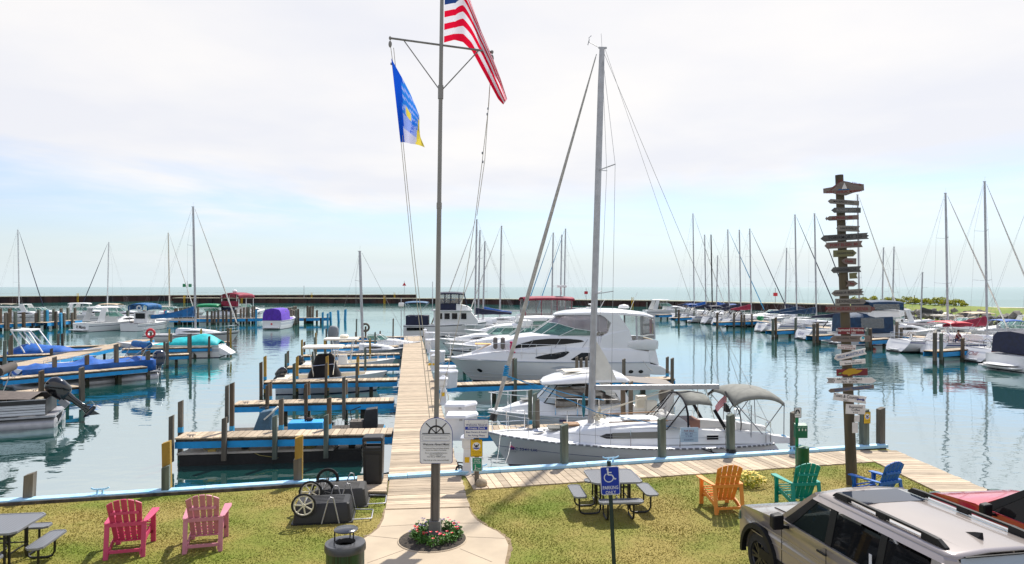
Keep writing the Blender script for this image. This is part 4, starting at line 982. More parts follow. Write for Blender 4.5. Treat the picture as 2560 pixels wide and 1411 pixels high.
c = MB(); c.rings([sq(.255, 1.06), sq(.25, 1.13), sq(.22, 1.16)]); c.build('hood_top', 'black', bb, bevel=.015)

# ---------------------------------------------------------------- dock carts upside down
def wheel(t, p, ax, r, spokes, rimm, w_=.045):
    """bicycle style wheel: tyre with rim and spokes as sub-parts"""
    ax = V(ax).normalized(); u = V((0, 0, 1)); v = ax.cross(u).normalized(); p = V(p)
    ring = lambda rr: [p + u * (rr * math.cos(a * PI / 14)) + v * (rr * math.sin(a * PI / 14)) for a in range(28)]
    o = MB().tube(ring(r - .022), .024, 8, loop=True).build('wheel', 'rubber', t, smooth=60)
    MB().tube(ring(r - .055), .016, 6, loop=True).build('rim', rimm, o, smooth=60)
    c = MB()
    for k in range(spokes):
        a = 2 * PI * k / spokes + .3; e = p + u * ((r - .05) * math.cos(a)) + v * ((r - .05) * math.sin(a)); c.bar(p, e, .026 if spokes < 9 else .008, .014, up=ax)
    c.tube([p - ax * .03, p + ax * .03], .035, 10); c.build('spokes', rimm, o)
    return o
mk('tub', (.014, .014, .015), .5, c2=(.009, .009, .010), sc=4, bump=.002); mk('tubgrey', (.05, .047, .044), .65, c2=(.04, .038, .036), sc=3, bump=.003)
mk('wheelcream', (.62, .58, .46), .5, var=.08)
def cart(label, loc, rz, tubm, rimm, sp, wr, xs=-.36):
    t = thing('dock_cart', label, 'cart', loc, R(rz), 'dock carts lying upside down on the lawn')
    def rr(a, b, z, r=.07): return [(sx * (a - r) + r * math.cos(q), sy * (b - r) + r * math.sin(q), z) for sx, sy, q0 in ((1, 1, 0), (-1, 1, PI / 2), (-1, -1, PI), (1, -1, 3 * PI / 2)) for q in (q0, q0 + PI / 6, q0 + PI / 3, q0 + PI / 2)]
    c = MB(); c.rings([rr(.64, .40, .0), rr(.64, .40, .025), rr(.61, .37, .03), rr(.56, .325, .39), rr(.535, .30, .42)])
    for k in range(5): c.box((-.42, -.22 + k * .10, .421), (.42, -.19 + k * .10, .427))
    c.build('tub', tubm, t, smooth=35)
    for s in (-1, 1): wheel(t, (xs, s * .47, .44), (0, 1, 0), wr, sp, rimm)
    c = MB(); c.tube([(xs, -.47, .46), (xs, .47, .46)], .014, 8); c.tube([(xs, -.25, .46), (xs, -.25, .41)], .012, 6); c.tube([(xs, .25, .46), (xs, .25, .41)], .012, 6); c.build('axle', 'steel' if sp > 8 else 'alu', t)
    for s in (-1, 1):
        c = MB(); c.tube([(.0, s * .45, .03), (.13, s * .44, .50), (.18, s * .43, .58), (.24, s * .44, .56), (.36, s * .45, .03)], .014, 8); c.build('stand_leg', 'alu', t, smooth=60)
    c = MB(); c.tube([(.62, -.34, .06), (1.0, -.30, .05), (1.02, -.27, .05), (1.02, .27, .05), (1.0, .30, .05), (.62, .34, .06)], .014, 8); c.build('handle', 'alu', t, smooth=60)
    return t
cart('nearer upturned dock cart with cream seven spoke wheels', at(800, 1301) + V((.06, .12, 0)), 8, 'tub', 'wheelcream', 7, .255)
cart('farther upturned dock cart with black wire spoke wheels', at(850, 1262) + V((.0, .1, 0)), 8, 'tubgrey', 'black', 12, .265)

# ---------------------------------------------------------------- flower bed and plants
FBc = V((-1.57, 13.56, 0))
bd = thing('flower_bed', 'round mulched flower bed around the flagpole foot', 'flower bed', FBc)
MB().lathe([(.0, .10), (.35, .085), (.6, .05), (.665, .025)], 32, cap=False).build('mulch', 'soil', bd, smooth=60)
MB().tube([(.67 * math.cos(a * PI / 18), .67 * math.sin(a * PI / 18), .022) for a in range(36)], .018, 6, loop=True).build('edging', 'concrete', bd)
cols = {'red': (.55, .004, .012), 'purple': (.04, .008, .12), 'pink': (.60, .01, .07)}
for k, cc in cols.items(): mk('petal' + k, cc, .5, island=.25)
def flower(c, p, r):
    for k in range(5):
        a = 2 * PI * k / 5; d = V((math.cos(a), math.sin(a), .35)); e = V((-math.sin(a), math.cos(a), 0))
        c.add([p, p + d * r * .6 + e * r * .45, p + d * r, p + d * r * .6 - e * r * .45], [(0, 1, 2, 3)])
pcount = 0
for i in range(22):
    a = i * 2.4; rr_ = .16 + .36 * ((i * .37) % 1)
    if math.hypot(rr_ * math.cos(a) - .04, rr_ * math.sin(a) - .1) < .2: rr_ = .5
    colr = ('red', 'purple', 'pink')[(0, 1, 0, 2, 1)[i % 5]]
    p = FBc + V((rr_ * math.cos(a), rr_ * math.sin(a), .06))
    t = thing('bedding_plant', {'red': 'small leafy bedding plant with red blooms under the flagpole', 'purple': 'small leafy bedding plant with dark purple blooms under the flagpole', 'pink': 'small leafy bedding plant with pink blooms under the flagpole'}[colr], 'plant', p, 0, 'bedding plants around the flagpole')
    c = MB(); leafball(c, (0, 0, .09), (.12, .12, .11), 85, .032); c.build('foliage', 'leaf', t)
    c = MB()
    for k in range(2): flower(c, V((rnd.uniform(-.10, .10), rnd.uniform(-.10, .10), .17 + rnd.uniform(0, .08))), .034)
    c.build('blooms', 'petal' + colr, t)
    c = MB()
    for k in range(3): c.tube([(0, 0, 0), (rnd.uniform(-.1, .1), rnd.uniform(-.1, .1), .14)], .005, 3)
    c.build('stems', 'leaf', t)
t = thing('flowering_shrub', 'low yellow flowering plant on the lawn beside the orange chair', 'plant', at(1872, 1216))
c = MB(); leafball(c, (0, 0, .12), (.42, .3, .16), 300, .04); c.build('foliage', 'shrubleaf', t)
mk('petalyellow', (.75, .55, .05), .6, island=.2); c = MB()
for i in range(110):
    a = rnd.random() * 2 * PI; r_ = rnd.random() ** .5; flower(c, V((.44 * r_ * math.cos(a), .32 * r_ * math.sin(a), .14 + .2 * (1 - r_ * r_) + rnd.random() * .06)), .034)
c.build('blooms', 'petalyellow', t)['kind'] = 'stuff'
c = MB()
for i in range(12): c.tube([(0, 0, 0), (rnd.uniform(-.35, .35), rnd.uniform(-.25, .25), .2)], .006, 3)
c.build('stems', 'leaf', t)

# ---------------------------------------------------------------- dock boxes and power pedestals
def dockbox(label, pc, base, w_, d_, h_, cut=.35, rz=0):
    P = at(pc, base); t = thing('dock_box', label, 'dock box', P, R(rz), 'white dock boxes along the dock edge')
    pl = [(-w_ / 2, 0), (w_ / 2 - w_ * cut, 0), (w_ / 2, d_ * .55), (w_ / 2, d_), (-w_ / 2, d_)]
    c = MB(); k = .94; c.rings([[(x * k * .95, .03 + y * k * .95, 0) for x, y in pl], [(x * k, .02 + y * k, h_ * .84) for x, y in pl]]); c.build('body', 'plasticwhite', t, bevel=.015)
    c = MB(); c.rings([[(x, y, h_ * .84) for x, y in pl], [(x, y, h_ * .91) for x, y in pl], [(x * .9, .04 + y * .9, h_) for x, y in pl]]); c.build('lid', 'plasticwhite', t, bevel=.012)
    MB().box((-.05, -.012, h_ * .80), (.05, .02, h_ * .88)).build('latch', 'alu', t)
dockbox('nearest big white corner dock box, closest to the shore', 1152, 1103, 1.05, .9, .82)
dockbox('white corner dock box tucked right behind the nearest one', 1150, 1068, 1.15, .9, .80)
dockbox('front one of the pair of white dock boxes beside the big yacht pier', 1116, 972, 1.05, .8, .85)
dockbox('rear one of the pair of white dock boxes beside the big yacht pier', 1112, 955, 1.1, .8, .80)
dockbox('white dock box in the middle of the dock, level with the yacht bow', 1092, 908, 1.0, .8, .78, .2)
dockbox('second farthest white dock box on the dock', 1076, 874, .95, .8, .80, .1)
dockbox('farthest white dock box near the end of the dock', 1074, 853, .9, .8, .80, .1)
def pedestal(label, pc, base, h_, w_, sign=True):
    t = thing('power_pedestal', label, 'power pedestal', at(pc, base), 0, 'white shore power pedestals on the dock'); a = w_ / 2
    c = MB(); c.rings([sq(a * 1.15, 0), sq(a * .95, h_ * .08), sq(a * .72, h_ * .55), sq(a * .72, h_ * .62), sq(a * 1.0, h_ * .66), sq(a * 1.0, h_ * .86)]); c.build('body', 'plasticwhite', t, bevel=.01)
    c = MB(); c.rings([sq(a * 1.3, h_ * .86), sq(a * 1.3, h_ * .89), sq(a * .5, h_ * .96), sq(a * .25, h_ * 1.0)]); c.build('cap', 'plasticwhite', t)
    if sign: MB().box((-a * .45, -a * .86, h_ * .30), (a * .5, -a * .80, h_ * .43)).build('warning_label', 'signyellow', t)
    c = MB(); c.box((-a * .7, -a * 1.03, h_ * .69), (a * .7, -a * 1.0, h_ * .82)); c.build('socket_door', 'white', t)
    c = MB(); c.tube([(a * .9, -a, h_ * .5), (a * 1.6, -a, h_ * .3), (a * 1.5, -a, h_ * .06), (a * .5, -a * 1.4, .02)], .018, 6); c.build('power_cord', 'cream', t, smooth=60)
    return t
pedestal('nearest white power pedestal, half hidden by the private dock sign', 1168, 1186, 1.12, .26)
t = thing('hand_truck', 'small black folded handcart leaning on the dock beside the nearest pedestal', 'handcart', at(1153, 1184))
c = MB(); c.bar((.06, 0, .06), (.10, .05, .62), .05, .05); c.build('frame', 'black', t)
for y in (-.07, .10):
    c = MB(); c.tube([(-.05 + .09 * math.cos(a * PI / 8), y, .10 + .09 * math.sin(a * PI / 8)) for a in range(16)], .02, 6, loop=True); c.build('wheel', 'rubber', t)
c = MB(); c.bar((-.10, 0, .30), (.08, 0, .28), .03, .03); c.bar((-.1, 0, .30), (-.05, 0, .1), .03, .03); c.build('brace', 'black', t)
pedestal('white power pedestal with a yellow label in front of the yacht pier boxes', 1108, 1012, 1.25, .30)
pedestal('white power pedestal in mid dock behind the flagpole', 1084, 926, 1.0, .26)
pedestal('white power pedestal beside the second farthest dock box', 1072, 883, 1.1, .28, False)
pedestal('farthest white power pedestal near the dock end', 1062, 851, 1.1, .30, False)
for lab, px, py, m_ in (('coil of yellow hose on the dock beside the mid dock pedestal', 1078, 915, 'signyellow'), ('coil of cream shore cable on the dock in front of the nearest dock box', 1120, 1098, 'cream'), ('coil of dark rope on the dock edge beyond the yacht pier', 1098, 985, 'bluerope')):
    c = MB()
    for k in range(5): c.tube([((.20 - .012 * k) * math.cos(a * PI / 9 + k), (.17 - .012 * k) * math.sin(a * PI / 9 + k), .03 + .022 * k + .006 * math.sin(a)) for a in range(18)], .016, 5, loop=True)
    c.tube([(.2, 0, .03), (.45, -.12, .02), (.6, .05, .02), (.8, .0, .02)], .014, 5)
    o = c.build('hose_coil', m_, None, smooth=60); o.location = at(px, py) + V((0, 0, .03)); tag(o, lab, 'hose coil', 'coils on the main dock')
def buoyring(label, px, top, base, d, m, rz, post_m='greywood'):
    z0 = zat(base, d); t = thing('ring_buoy', label, 'ring buoy', V(((px - 1280) / F * d, d, 0)), 0)
    zz = zat(top, d); r = .36
    MB().tube([(r * math.cos(a * PI / 12), -.12 , zz - r + r * math.sin(a * PI / 12)) for a in range(24)], .11, 8, loop=True).build('ring', m, t, smooth=60)
    MB().box((-.08, -.08, z0), (.08, .08, zz - .25)).build('stand', post_m, t)
buoyring('red ring buoy on a post left of the turquoise covered boat', 378, 824, 865, 63, 'red', 0)
buoyring('pale ring buoy on a dark post beside the lone bare mast', 914, 810, 845, 69, 'greywood', 0)
# ================================================================ BOATS
class Hull:
    """x from the stern (0) to the bow (L), y to port, z from the waterline"""
    def __init__(s, L, B, bow, stern, draft=.45, tw=.8, maxat=.42, fine=2.0, wlb=.35, wls=.92, rake=.08, srake=0., sag=.05, fp=.85):
        s.__dict__.update(locals())
    def half(s, t):
        if t < s.maxat: k = s.tw + (1 - s.tw) * math.sin(PI / 2 * t / s.maxat)
        else: u = (t - s.maxat) / (1 - s.maxat); k = max(0., 1 - u ** s.fine) ** s.fp
        return s.B / 2 * k
    def sheer(s, t): return s.stern + (s.bow - s.stern) * t ** 1.7 - s.sag * math.sin(PI * t)
    def pt(s, t, q, side=1, off=0.):
        zs = s.sheer(t); b = s.half(t); g = t ** 2.5
        wr = s.wls + (s.wlb - s.wls) * g
        z = zs * (1 - q) if q <= 1 else -s.draft * (q - 1) / .6
        if q <= 1: y = b * (wr + (1 - wr) * ((1 - g) * (1 - q ** 2.4) + g * (1 - q) ** 1.8))
        else: y = b * wr * math.sqrt(max(0, 1 - ((q - 1) / .6) ** 2))
        x = s.L * t - s.rake * s.L * t ** 5 * min(q, 1.5) + s.srake * (1 - min(q, 1)) * (1 - t) ** 9
        return V((x, side * (y + off), z))
def build_hull(root, h, m='gel', stripes=(), nt=26, name='hull'):
    qs = sorted({0, .06, .15, .3, .45, .6, .75, .9, 1, 1.15, 1.35, 1.6} | {q for a, b, _ in stripes for q in (a, b)})
    ts = [1 - (1 - i / nt) ** 1.35 for i in range(nt + 1)]
    ms = [m] + [x for _, _, x in stripes]
    c = MB(); n = len(qs)
    def midx(q):
        for i, (a, b, _) in enumerate(stripes):
            if a <= q <= b: return i + 1
        return 0
    for side in (1, -1):
        b = len(c.v); c.v.extend(tuple(h.pt(t, q, side)) for t in ts for q in qs)
        for i in range(nt):
            for j in range(n - 1):
                a0 = b + i * n + j; c.f.append((a0, a0 + 1, a0 + n + 1, a0 + n)); c.mi.append(midx((qs[j] + qs[j + 1]) / 2))
    b = len(c.v); c.v.extend(tuple(h.pt(0, q, sd)) for q in qs for sd in (1, -1))
    for j in range(n - 1): c.f.append((b + 2 * j, b + 2 * j + 1, b + 2 * j + 3, b + 2 * j + 2)); c.mi.append(midx((qs[j] + qs[j + 1]) / 2) if midx((qs[j] + qs[j + 1]) / 2) and qs[j] > .8 else 0)
    return c.build(name, ms, root, smooth=38)
def deck(root, h, m='white', cock=None, dz=-.02, nt=26, name='deck'):
    """cock: (t0, t1, width share, depth) - a recessed well"""
    ts = sorted({i / nt for i in range(nt + 1)} | ({cock[0], cock[1]} if cock else set()))
    c = MB(); fr = (-1, -.6, 0, .6, 1)
    if cock: k = cock[2]; fr = (-1, -k, 0, k, 1)
    rows = []
    for t in ts:
        b = max(0, h.half(t) - .01); x = h.pt(t, 0).x
        rows.append([V((x, f * b, h.sheer(t) + dz + .05 * h.B / 3 * (1 - f * f))) for f in fr])
    n = len(fr)
    for i in range(len(ts) - 1):
        for j in range(n - 1):
            if cock and cock[0] - 1e-6 <= ts[i] and ts[i + 1] <= cock[1] + 1e-6 and 0 < j < n - 2: continue
            c.add([rows[i][j], rows[i][j + 1], rows[i + 1][j + 1], rows[i + 1][j]], [(0, 1, 2, 3)])
    o = c.build(name, m, root)
    if cock:
        c = MB(); rr = [r for t, r in zip(ts, rows) if cock[0] - 1e-6 <= t <= cock[1] + 1e-6]; z = min(r[1].z for r in rr) - cock[3]
        fl = lambda p: V((p.x, p.y, z))
        for a, b in zip(rr, rr[1:]):
            for j in (1, 3): c.add([a[j], b[j], fl(b[j]), fl(a[j])], [(0, 1, 2, 3)])
            c.add([fl(a[1]), fl(a[3]), fl(b[3]), fl(b[1])], [(0, 1, 2, 3)])
        for r in (rr[0], rr[-1]): c.add([r[1], r[2], r[3], fl(r[3]), fl(r[1])], [(0, 1, 2, 3, 4)])
        c.build('cockpit', m, root)
    return o
def rubrail(root, h, m='aludark', r=.03, q=0., t0=0, name='rub_rail'):
    c = MB()
    for s in (1, -1): c.tube([h.pt(t0 + (1 - t0) * i / 24, q, s, .01) for i in range(25)], r, 5)
    return c.build(name, m, root)
def cabring(x, wb, wt, z0, z1, cam=.05):
    h_ = z1 - z0
    half = [(wb, z0), (wt + (wb - wt) * .12, z0 + .82 * h_), (wt * .96, z0 + .95 * h_), (wt * .84, z1), (wt * .4, z1 + cam)]
    return [V((x, y, z)) for y, z in half] + [V((x, -y, z)) for y, z in reversed(half)]
def cab(root, st, m='white', name='cabin', cam=.05, smooth=35):
    c = MB(); c.rings([cabring(*s, cam=cam * s[2]) for s in st]); return c.build(name, m, root, smooth=smooth)
def cabside(st, x, u, side, off=.014):
    xs = [s[0] for s in st]; o = sorted(range(len(st)), key=lambda i: xs[i])
    g = lambda k: interp([xs[i] for i in o], [st[i][k] for i in o], x)
    wb, wt, z0, z1 = g(1), g(2), g(3), g(4); y0, y1 = wb, wt + (wb - wt) * .12
    return V((x, side * (lerp(y0, y1, u) + off), z0 + .82 * (z1 - z0) * u))
def strip_on(fn, lo, hi, n=14):
    """fn(a, u) -> point; lo(a), hi(a) -> u limits; a in 0..1"""
    c = MB(); r = [[fn(i / n, lo(i / n)), fn(i / n, (lo(i / n) + hi(i / n)) / 2), fn(i / n, hi(i / n))] for i in range(n + 1)]
    return c.rings(r, closed=False)
def cabwin(root, st, x0, x1, lo=.25, hi=.85, m='winblack', shape='round', sides=(1, -1), name='window'):
    for s in sides:
        f = {'round': lambda a: math.sin(PI * min(1, max(0, a))) ** .35, 'rect': lambda a: 1, 'lens': lambda a: math.sin(PI * a) ** .8, 'wedge': lambda a: min(1, 1.6 * a + .1) * math.sin(PI * min(1, .5 + a * .5)) ** .3, 'aft': lambda a: min(1, 1.8 * (1 - a) + .05)}[shape]
        md = (lo + hi) / 2; hf = (hi - lo) / 2
        strip_on(lambda a, u: cabside(st, lerp(x0, x1, a), u, s), lambda a: md - hf * f(a), lambda a: md + hf * f(a)).build(name, m, root)
def hullwin(root, h, t0, t1, q0, q1, m='winblack', shape='lens', sides=(1, -1), name='porthole', off=.014):
    for s in sides:
        f = {'lens': lambda a: math.sin(PI * a) ** .8, 'fin': lambda a: min(1, 3.2 * (1 - a)) * min(1, 1.25 * a + .02), 'finr': lambda a: min(1, 3.2 * a) * min(1, 1.25 * (1 - a) + .02), 'rect': lambda a: 1, 'oval': lambda a: math.sin(PI * a) ** .5}[shape]
        md = (q0 + q1) / 2; hf = (q1 - q0) / 2
        strip_on(lambda a, u: h.pt(lerp(t0, t1, a), u, s, off), lambda a: md - hf * f(a), lambda a: md + hf * f(a)).build(name, m, root)
def hulltext(root, h, txt, x, z, size, m, side, shear=0, sx=1, name='lettering'):
    """text on the topside, centred at local x and height z"""
    def fn(v):
        xx = x - v.x * (1 if side > 0 else -1); t = min(.999, max(0.001, xx / h.L)); q = 1 - (z + v.y) / h.sheer(t)
        p = h.pt(t, q, side, .018); return V((xx, p.y, z + v.y))
    c = MB(); c.text(txt, size, None, fn=fn, sx=sx, shear=shear); return c.build(name, m, root)
def canopy(root, x0, x1, w_, z, m, cam=.18, droop=.06, name='bimini', nx=8, ny=8, th=.02, flap=0., bow=.05):
    rows = []
    for i in range(nx + 1):
        a = i / nx; x = lerp(x0, x1, a); zz = z + bow * math.sin(PI * a) - droop * (abs(a - .5) * 2) ** 4
        row = [V((x, w_ * math.sin((j / ny - .5) * PI), zz + cam * (math.cos((j / ny - .5) * PI) - 1) * .9 - .1 * cam)) for j in range(ny + 1)]
        if flap: row = [row[0] + V((0, .0, -flap))] + row + [row[-1] + V((0, 0, -flap))]
        rows.append(row)
    return MB().grid(rows).build(name, m, root, smooth=60, solid=th)
def bows(root, pts, m='steel', r=.018, name='canopy_frame'):
    for pl in pts:
        c = MB(); c.tube(pl, r, 6); c.build(name, m, root, smooth=60)
def bimini(root, x0, x1, w_, z, zd, m, cam=.18, flap=0.):
    canopy(root, x0, x1, w_, z, m, cam, flap=flap); xm = (x0 + x1) / 2
    for s in (1, -1):
        bows(root, [[(xm, s * w_, zd), (x0 + .05, s * w_, z - cam)], [(xm, s * w_, zd), (x1 - .05, s * w_, z - cam)], [(x0 + (x1 - x0) * .2, s * w_, zd), (x0 + .05, s * w_, z - cam)]])
def rail(root, h, t0, t1, ht, n=6, m='steel', r=.014, close=True, mid=False, name='bow_rail', inset=.06, wires=None):
    tt = [lerp(t0, t1, i / 14) for i in range(15)]
    P = lambda t, s, z: V((h.pt(t, 0).x, s * max(0, h.half(t) - inset), h.sheer(t) + z))
    c = MB()
    if close:
        c.tube([P(t, 1, ht) for t in tt] + [P(t, -1, ht) for t in reversed(tt)], r, 6)
        if mid: c.tube([P(t, 1, ht * .5) for t in tt] + [P(t, -1, ht * .5) for t in reversed(tt)], r * .6, 5)
    else:
        for s in (1, -1):
            c.tube([P(t, s, ht) for t in tt], r, 6)
            if mid: c.tube([P(t, s, ht * .5) for t in tt], r * .6, 5)
    o = c.build(name, m, root, smooth=60)
    for s in (1, -1):
        for i in range(n):
            t = lerp(t0, t1, i / (n - 1)); t = min(t, .985); MB().tube([P(t, s, 0), P(t, s, ht)], r * .9, 5).build('stanchion', m, o)
    return o
def outboard(root, x, y, z, s=1., m='blackgloss', tilt=0, rz=0):
    """motor hung on the transom; its drive points down and aft when tilted"""
    mt = T(x, y, z) @ RZ(rz) @ RY(R(tilt)) @ Matrix.Scale(s, 4)
    def ring(zz, xa, xb, w_):
        cx = (xa + xb) / 2; a = (xb - xa) / 2
        return [mt @ V((cx + a * math.copysign(abs(math.cos(k * PI / 8)) ** .75, math.cos(k * PI / 8)), w_ * math.copysign(abs(math.sin(k * PI / 8)) ** .75, math.sin(k * PI / 8)), zz)) for k in range(16)]
    c = MB(); c.rings([ring(.12, -.42, -.06, .13), ring(.2, -.52, .0, .19), ring(.5, -.56, .02, .21), ring(.72, -.52, -.02, .20), ring(.82, -.42, -.12, .14), ring(.84, -.34, -.2, .06)])
    o = c.build('outboard_motor', m, root, smooth=50)
    c = MB(); c.rings([ring(.14, -.38, -.1, .11), ring(-.1, -.34, -.16, .07), ring(-.5, -.34, -.16, .06), ring(-.62, -.42, -.12, .07)]); c.rings([ring(-.46, -.5, -.06, .10), ring(-.49, -.5, -.06, .10)])
    c.build('drive_leg', m, o, smooth=50)
    c = MB(); c.tube([mt @ V(p) for p in ((.0, 0, -.68), (-.12, 0, -.7), (-.4, 0, -.7), (-.52, 0, -.68))], [.02 * s, .07 * s, .07 * s, .02 * s], 8); c.prism([mt @ V(p) for p in ((-.1, -.012, -.72), (-.34, -.012, -.72), (-.36, -.012, -.98))], (mt.to_3x3() @ V((0, .024, 0)))); c.build('gearcase', m, o)
    c = MB()
    for k in range(3):
        a = k * 2 * PI / 3; d = V((0, math.cos(a), math.sin(a))); e = V((.3, -math.sin(a), math.cos(a)))
        b0 = V((-.5, 0, -.69)); c.add([mt @ (b0 + d * .04 - e * .03), mt @ (b0 + d * .18 - e * .06), mt @ (b0 + d * .2 + e * .05), mt @ (b0 + d * .05 + e * .05)], [(0, 1, 2, 3)])
    c.build('propeller', 'steel', o, solid=.012)
    c = MB(); c.box((-.1, -.13, -.1), (.06, .13, .18), mt); c.build('bracket', 'aludark', o)
    return o
def rig(root, xm, zb, zt, rake=.2, bow=None, stern=None, hb=1.4, zd=1.0, jib='sailcloth', jr=.07, boom=None, cover=None, mm='alu', mr=.085, spr=(.36, .68), wires=True, ml=1.35):
    """bow, stern: end points of the stays; boom: (end x, height); cover: cloth colour"""
    top = V((xm - rake, 0, zt)); ft = V((xm, 0, zb))
    c = MB(); n = 10; P = [lerp(ft, top, k) for k in (0, .5, .9, 1)]
    c.rings([[p + V((mr * ml * k * math.cos(a * 2 * PI / n), mr * k * .8 * math.sin(a * 2 * PI / n), 0)) for a in range(n)] for p, k in zip(P, (1, 1, .95, .8))])
    c.box((top.x - .16, -.03, top.z), (top.x + .12, .03, top.z + .05)); c.tube([top, top + V((.03, 0, .5))], .006, 4)
    mast = c.build('mast', mm, root, smooth=50)
    tips = []
    for f in spr:
        p = lerp(ft, top, f)
        for s in (1, -1):
            e = p + V((-.42, s * hb * (.62 if f < .5 else .45), .10)); MB().bar(p, e, .05, .022).build('spreader', mm, mast); tips.append(e)
    if wires:
        c = MB(); r = .0075 if hb < 2 else .009
        for i, s in enumerate((1, -1)):
            ch = V((xm - .35, s * hb, zd)); t1 = tips[i]; t2 = tips[2 + i] if len(tips) > 2 else tips[i]
            c.tube([ch, t1, t2, top + V((0, 0, -.1))], r, 3); c.tube([V((xm + .1, s * hb * .9, zd)), lerp(ft, top, spr[0])], r, 3)
        if stern is not None:
            c.tube([top, lerp(top, V(stern), .72)], r, 3); 
            for s in (1, -1): c.tube([lerp(top, V(stern), .72), V(stern) + V((0, s * hb * .6, 0))], r, 3)
        if boom: c.tube([top + V((-.1, 0, 0)), V((boom[0], 0, boom[1] + .1))], r * .8, 3)
        c.build('rigging_wires', 'wire', root)
    if bow is not None:
        b = V(bow); tp = lerp(ft, top, .985) + V((.18, 0, 0))
        if jib:
            c = MB(); k = [.02, .04, .14, .9, .96]; c.tube([lerp(tp, b, x) for x in (0.01, .06, .10, .5, .88, .96)], [.02, .022, jr * .5, jr, jr * 1.15, jr * .8], 8); o = c.build('furled_headsail', jib, root, smooth=60)
            MB().tube([b + (tp - b) * .012, b + (tp - b) * .03], .12, 10).build('furling_drum', 'black', o)
        MB().tube([tp, b], .012, 4).build('forestay', 'wire', root)
    if boom:
        e = V((boom[0], 0, boom[1])); g = V((xm - .15, 0, boom[1] + .02))
        bo = MB().bar(g, e, .10, .17).build('boom', mm, root, bevel=.02)
        if cover:
            nn = 10; L_ = (e - g).length
            prof = lambda a: .66 * (1 - a) ** 1.2 + .26
            c = MB(); c.rings([[lerp(g, e, a) + V((0, .15 * (1.15 - a * .5) * math.cos(k * PI / 5 - PI / 2) * (1 if k <= 5 else 1), -.12 + prof(a) * (math.sin(k * PI / 5 - PI / 2) + 1) / 2 + .02 * math.sin(a * 17))) for k in range(10)] for a in [i / nn for i in range(nn + 1)]])
            c.build('sail_cover', cover, bo, smooth=60)
    return mast
def pulpits(root, h, ht=.62, t0=.86, stern=True):
    rail(root, h, t0, 1, ht, 3, name='pulpit', mid=True)
    if stern:
        rail_ = MB(); b = h.half(0) - .08; z = h.sheer(0); x1 = h.L * .10; xs = h.srake + .05
        for zz in (ht, ht * .5): rail_.tube([(x1, b, z + zz), (xs, b * .95, z + zz), (xs, -b * .95, z + zz), (x1, -b, z + zz)], .014, 5)
        o = rail_.build('pushpit', 'steel', root)
        for x, y in ((x1, b), (xs, b * .95), (xs, -b * .95), (x1, -b)): MB().tube([(x, y, z), (x, y, z + ht)], .013, 5).build('stanchion', 'steel', o)
def lifelines(root, h, t0, t1, n, ht=.6):
    P = lambda t, s, z: V((h.pt(t, 0).x, s * (h.half(t) - .06), h.sheer(t) + z)); c = MB()
    for s in (1, -1):
        for z in (ht, ht * .52): c.tube([P(lerp(t0, t1, i / 12), s, z) for i in range(13)], .006, 3)
    o = c.build('lifelines', 'wire', root)
    for s in (1, -1):
        for i in range(n): t = lerp(t0, t1, i / (n - 1)); MB().tube([P(t, s, 0), P(t, s, ht)], .013, 5).build('stanchion', 'steel', o)
def steering(root, x, z, r=.38, m='black'):
    c = MB(); c.tube([(x, r * math.cos(a * PI / 10), z + r * math.sin(a * PI / 10)) for a in range(20)], .02, 6, loop=True); o = c.build('steering_wheel', m, root, smooth=60)
    c = MB()
    for k in range(5): c.bar((x, 0, z), (x, r * math.cos(k * 1.257), z + r * math.sin(k * 1.257)), .02, .02)
    c.build('spokes', 'steel', o)
    MB().rings([[(x + .12 + a, b, z - .75) for a, b in ((-.1, -.12), (.1, -.12), (.1, .12), (-.1, .12))], [(x + .14 + a, b, z + .12) for a, b in ((-.07, -.1), (.1, -.1), (.1, .1), (-.07, .1))]]).build('pedestal', 'white', root, bevel=.02)
def dodger(root, x0, x1, w_, z0, z1, m, win=True):
    """spray hood: windowed front leaning aft, cloth roof"""
    xa, xf = x0, x1; xt = lerp(xa, xf, .55)
    arc = lambda x, z, k: [V((x, k * w_ * math.cos(a), z0 + (z - z0) * math.sin(a) ** .6)) for a in [PI * i / 10 for i in range(11)]]
    canopy_rows = [arc(xt, z1, 1), arc((xa + xt) / 2, z1 + .05, 1), arc(xa, z1 - .02, 1)]
    # roof keeps only the upper part of each hoop
    MB().grid([r[2:9] for r in canopy_rows]).build('dodger_roof', m, root, smooth=60, solid=.015)
    MB().grid([[V((xf, k.y * 1.0, z0)) for k in arc(xt, z1, 1)], arc(xt, z1, 1)]).build('dodger_window', glassM if win else m, root, smooth=60)
    for s in (1, -1):
        pl = [arc(xt, z1, 1)[2 if s > 0 else 8], arc(xa, z1, 1)[2 if s > 0 else 8]]
        bows(root, [arc(xt, z1, 1)[:6] if s > 0 else arc(xt, z1, 1)[5:]], 'darkcanvas', .035, 'dodger_frame')
        c = MB(); c.bar(V((xa, s * w_ * .93, z0 + (z1 - z0) * .6)), V((xa - .55, s * w_, z0 - .35)), .05, .10); c.build('dodger_strap', 'darkcanvas', root)
        c = MB(); c.bar(V((xf, s * w_ * 1.0, z0)), pl[0], .03, .03); c.bar(V((xf, s * w_ * .5, z0)), arc(xt, z1, 1)[4 if s > 0 else 6], .03, .03); c.build('dodger_trim', 'darkcanvas', root)

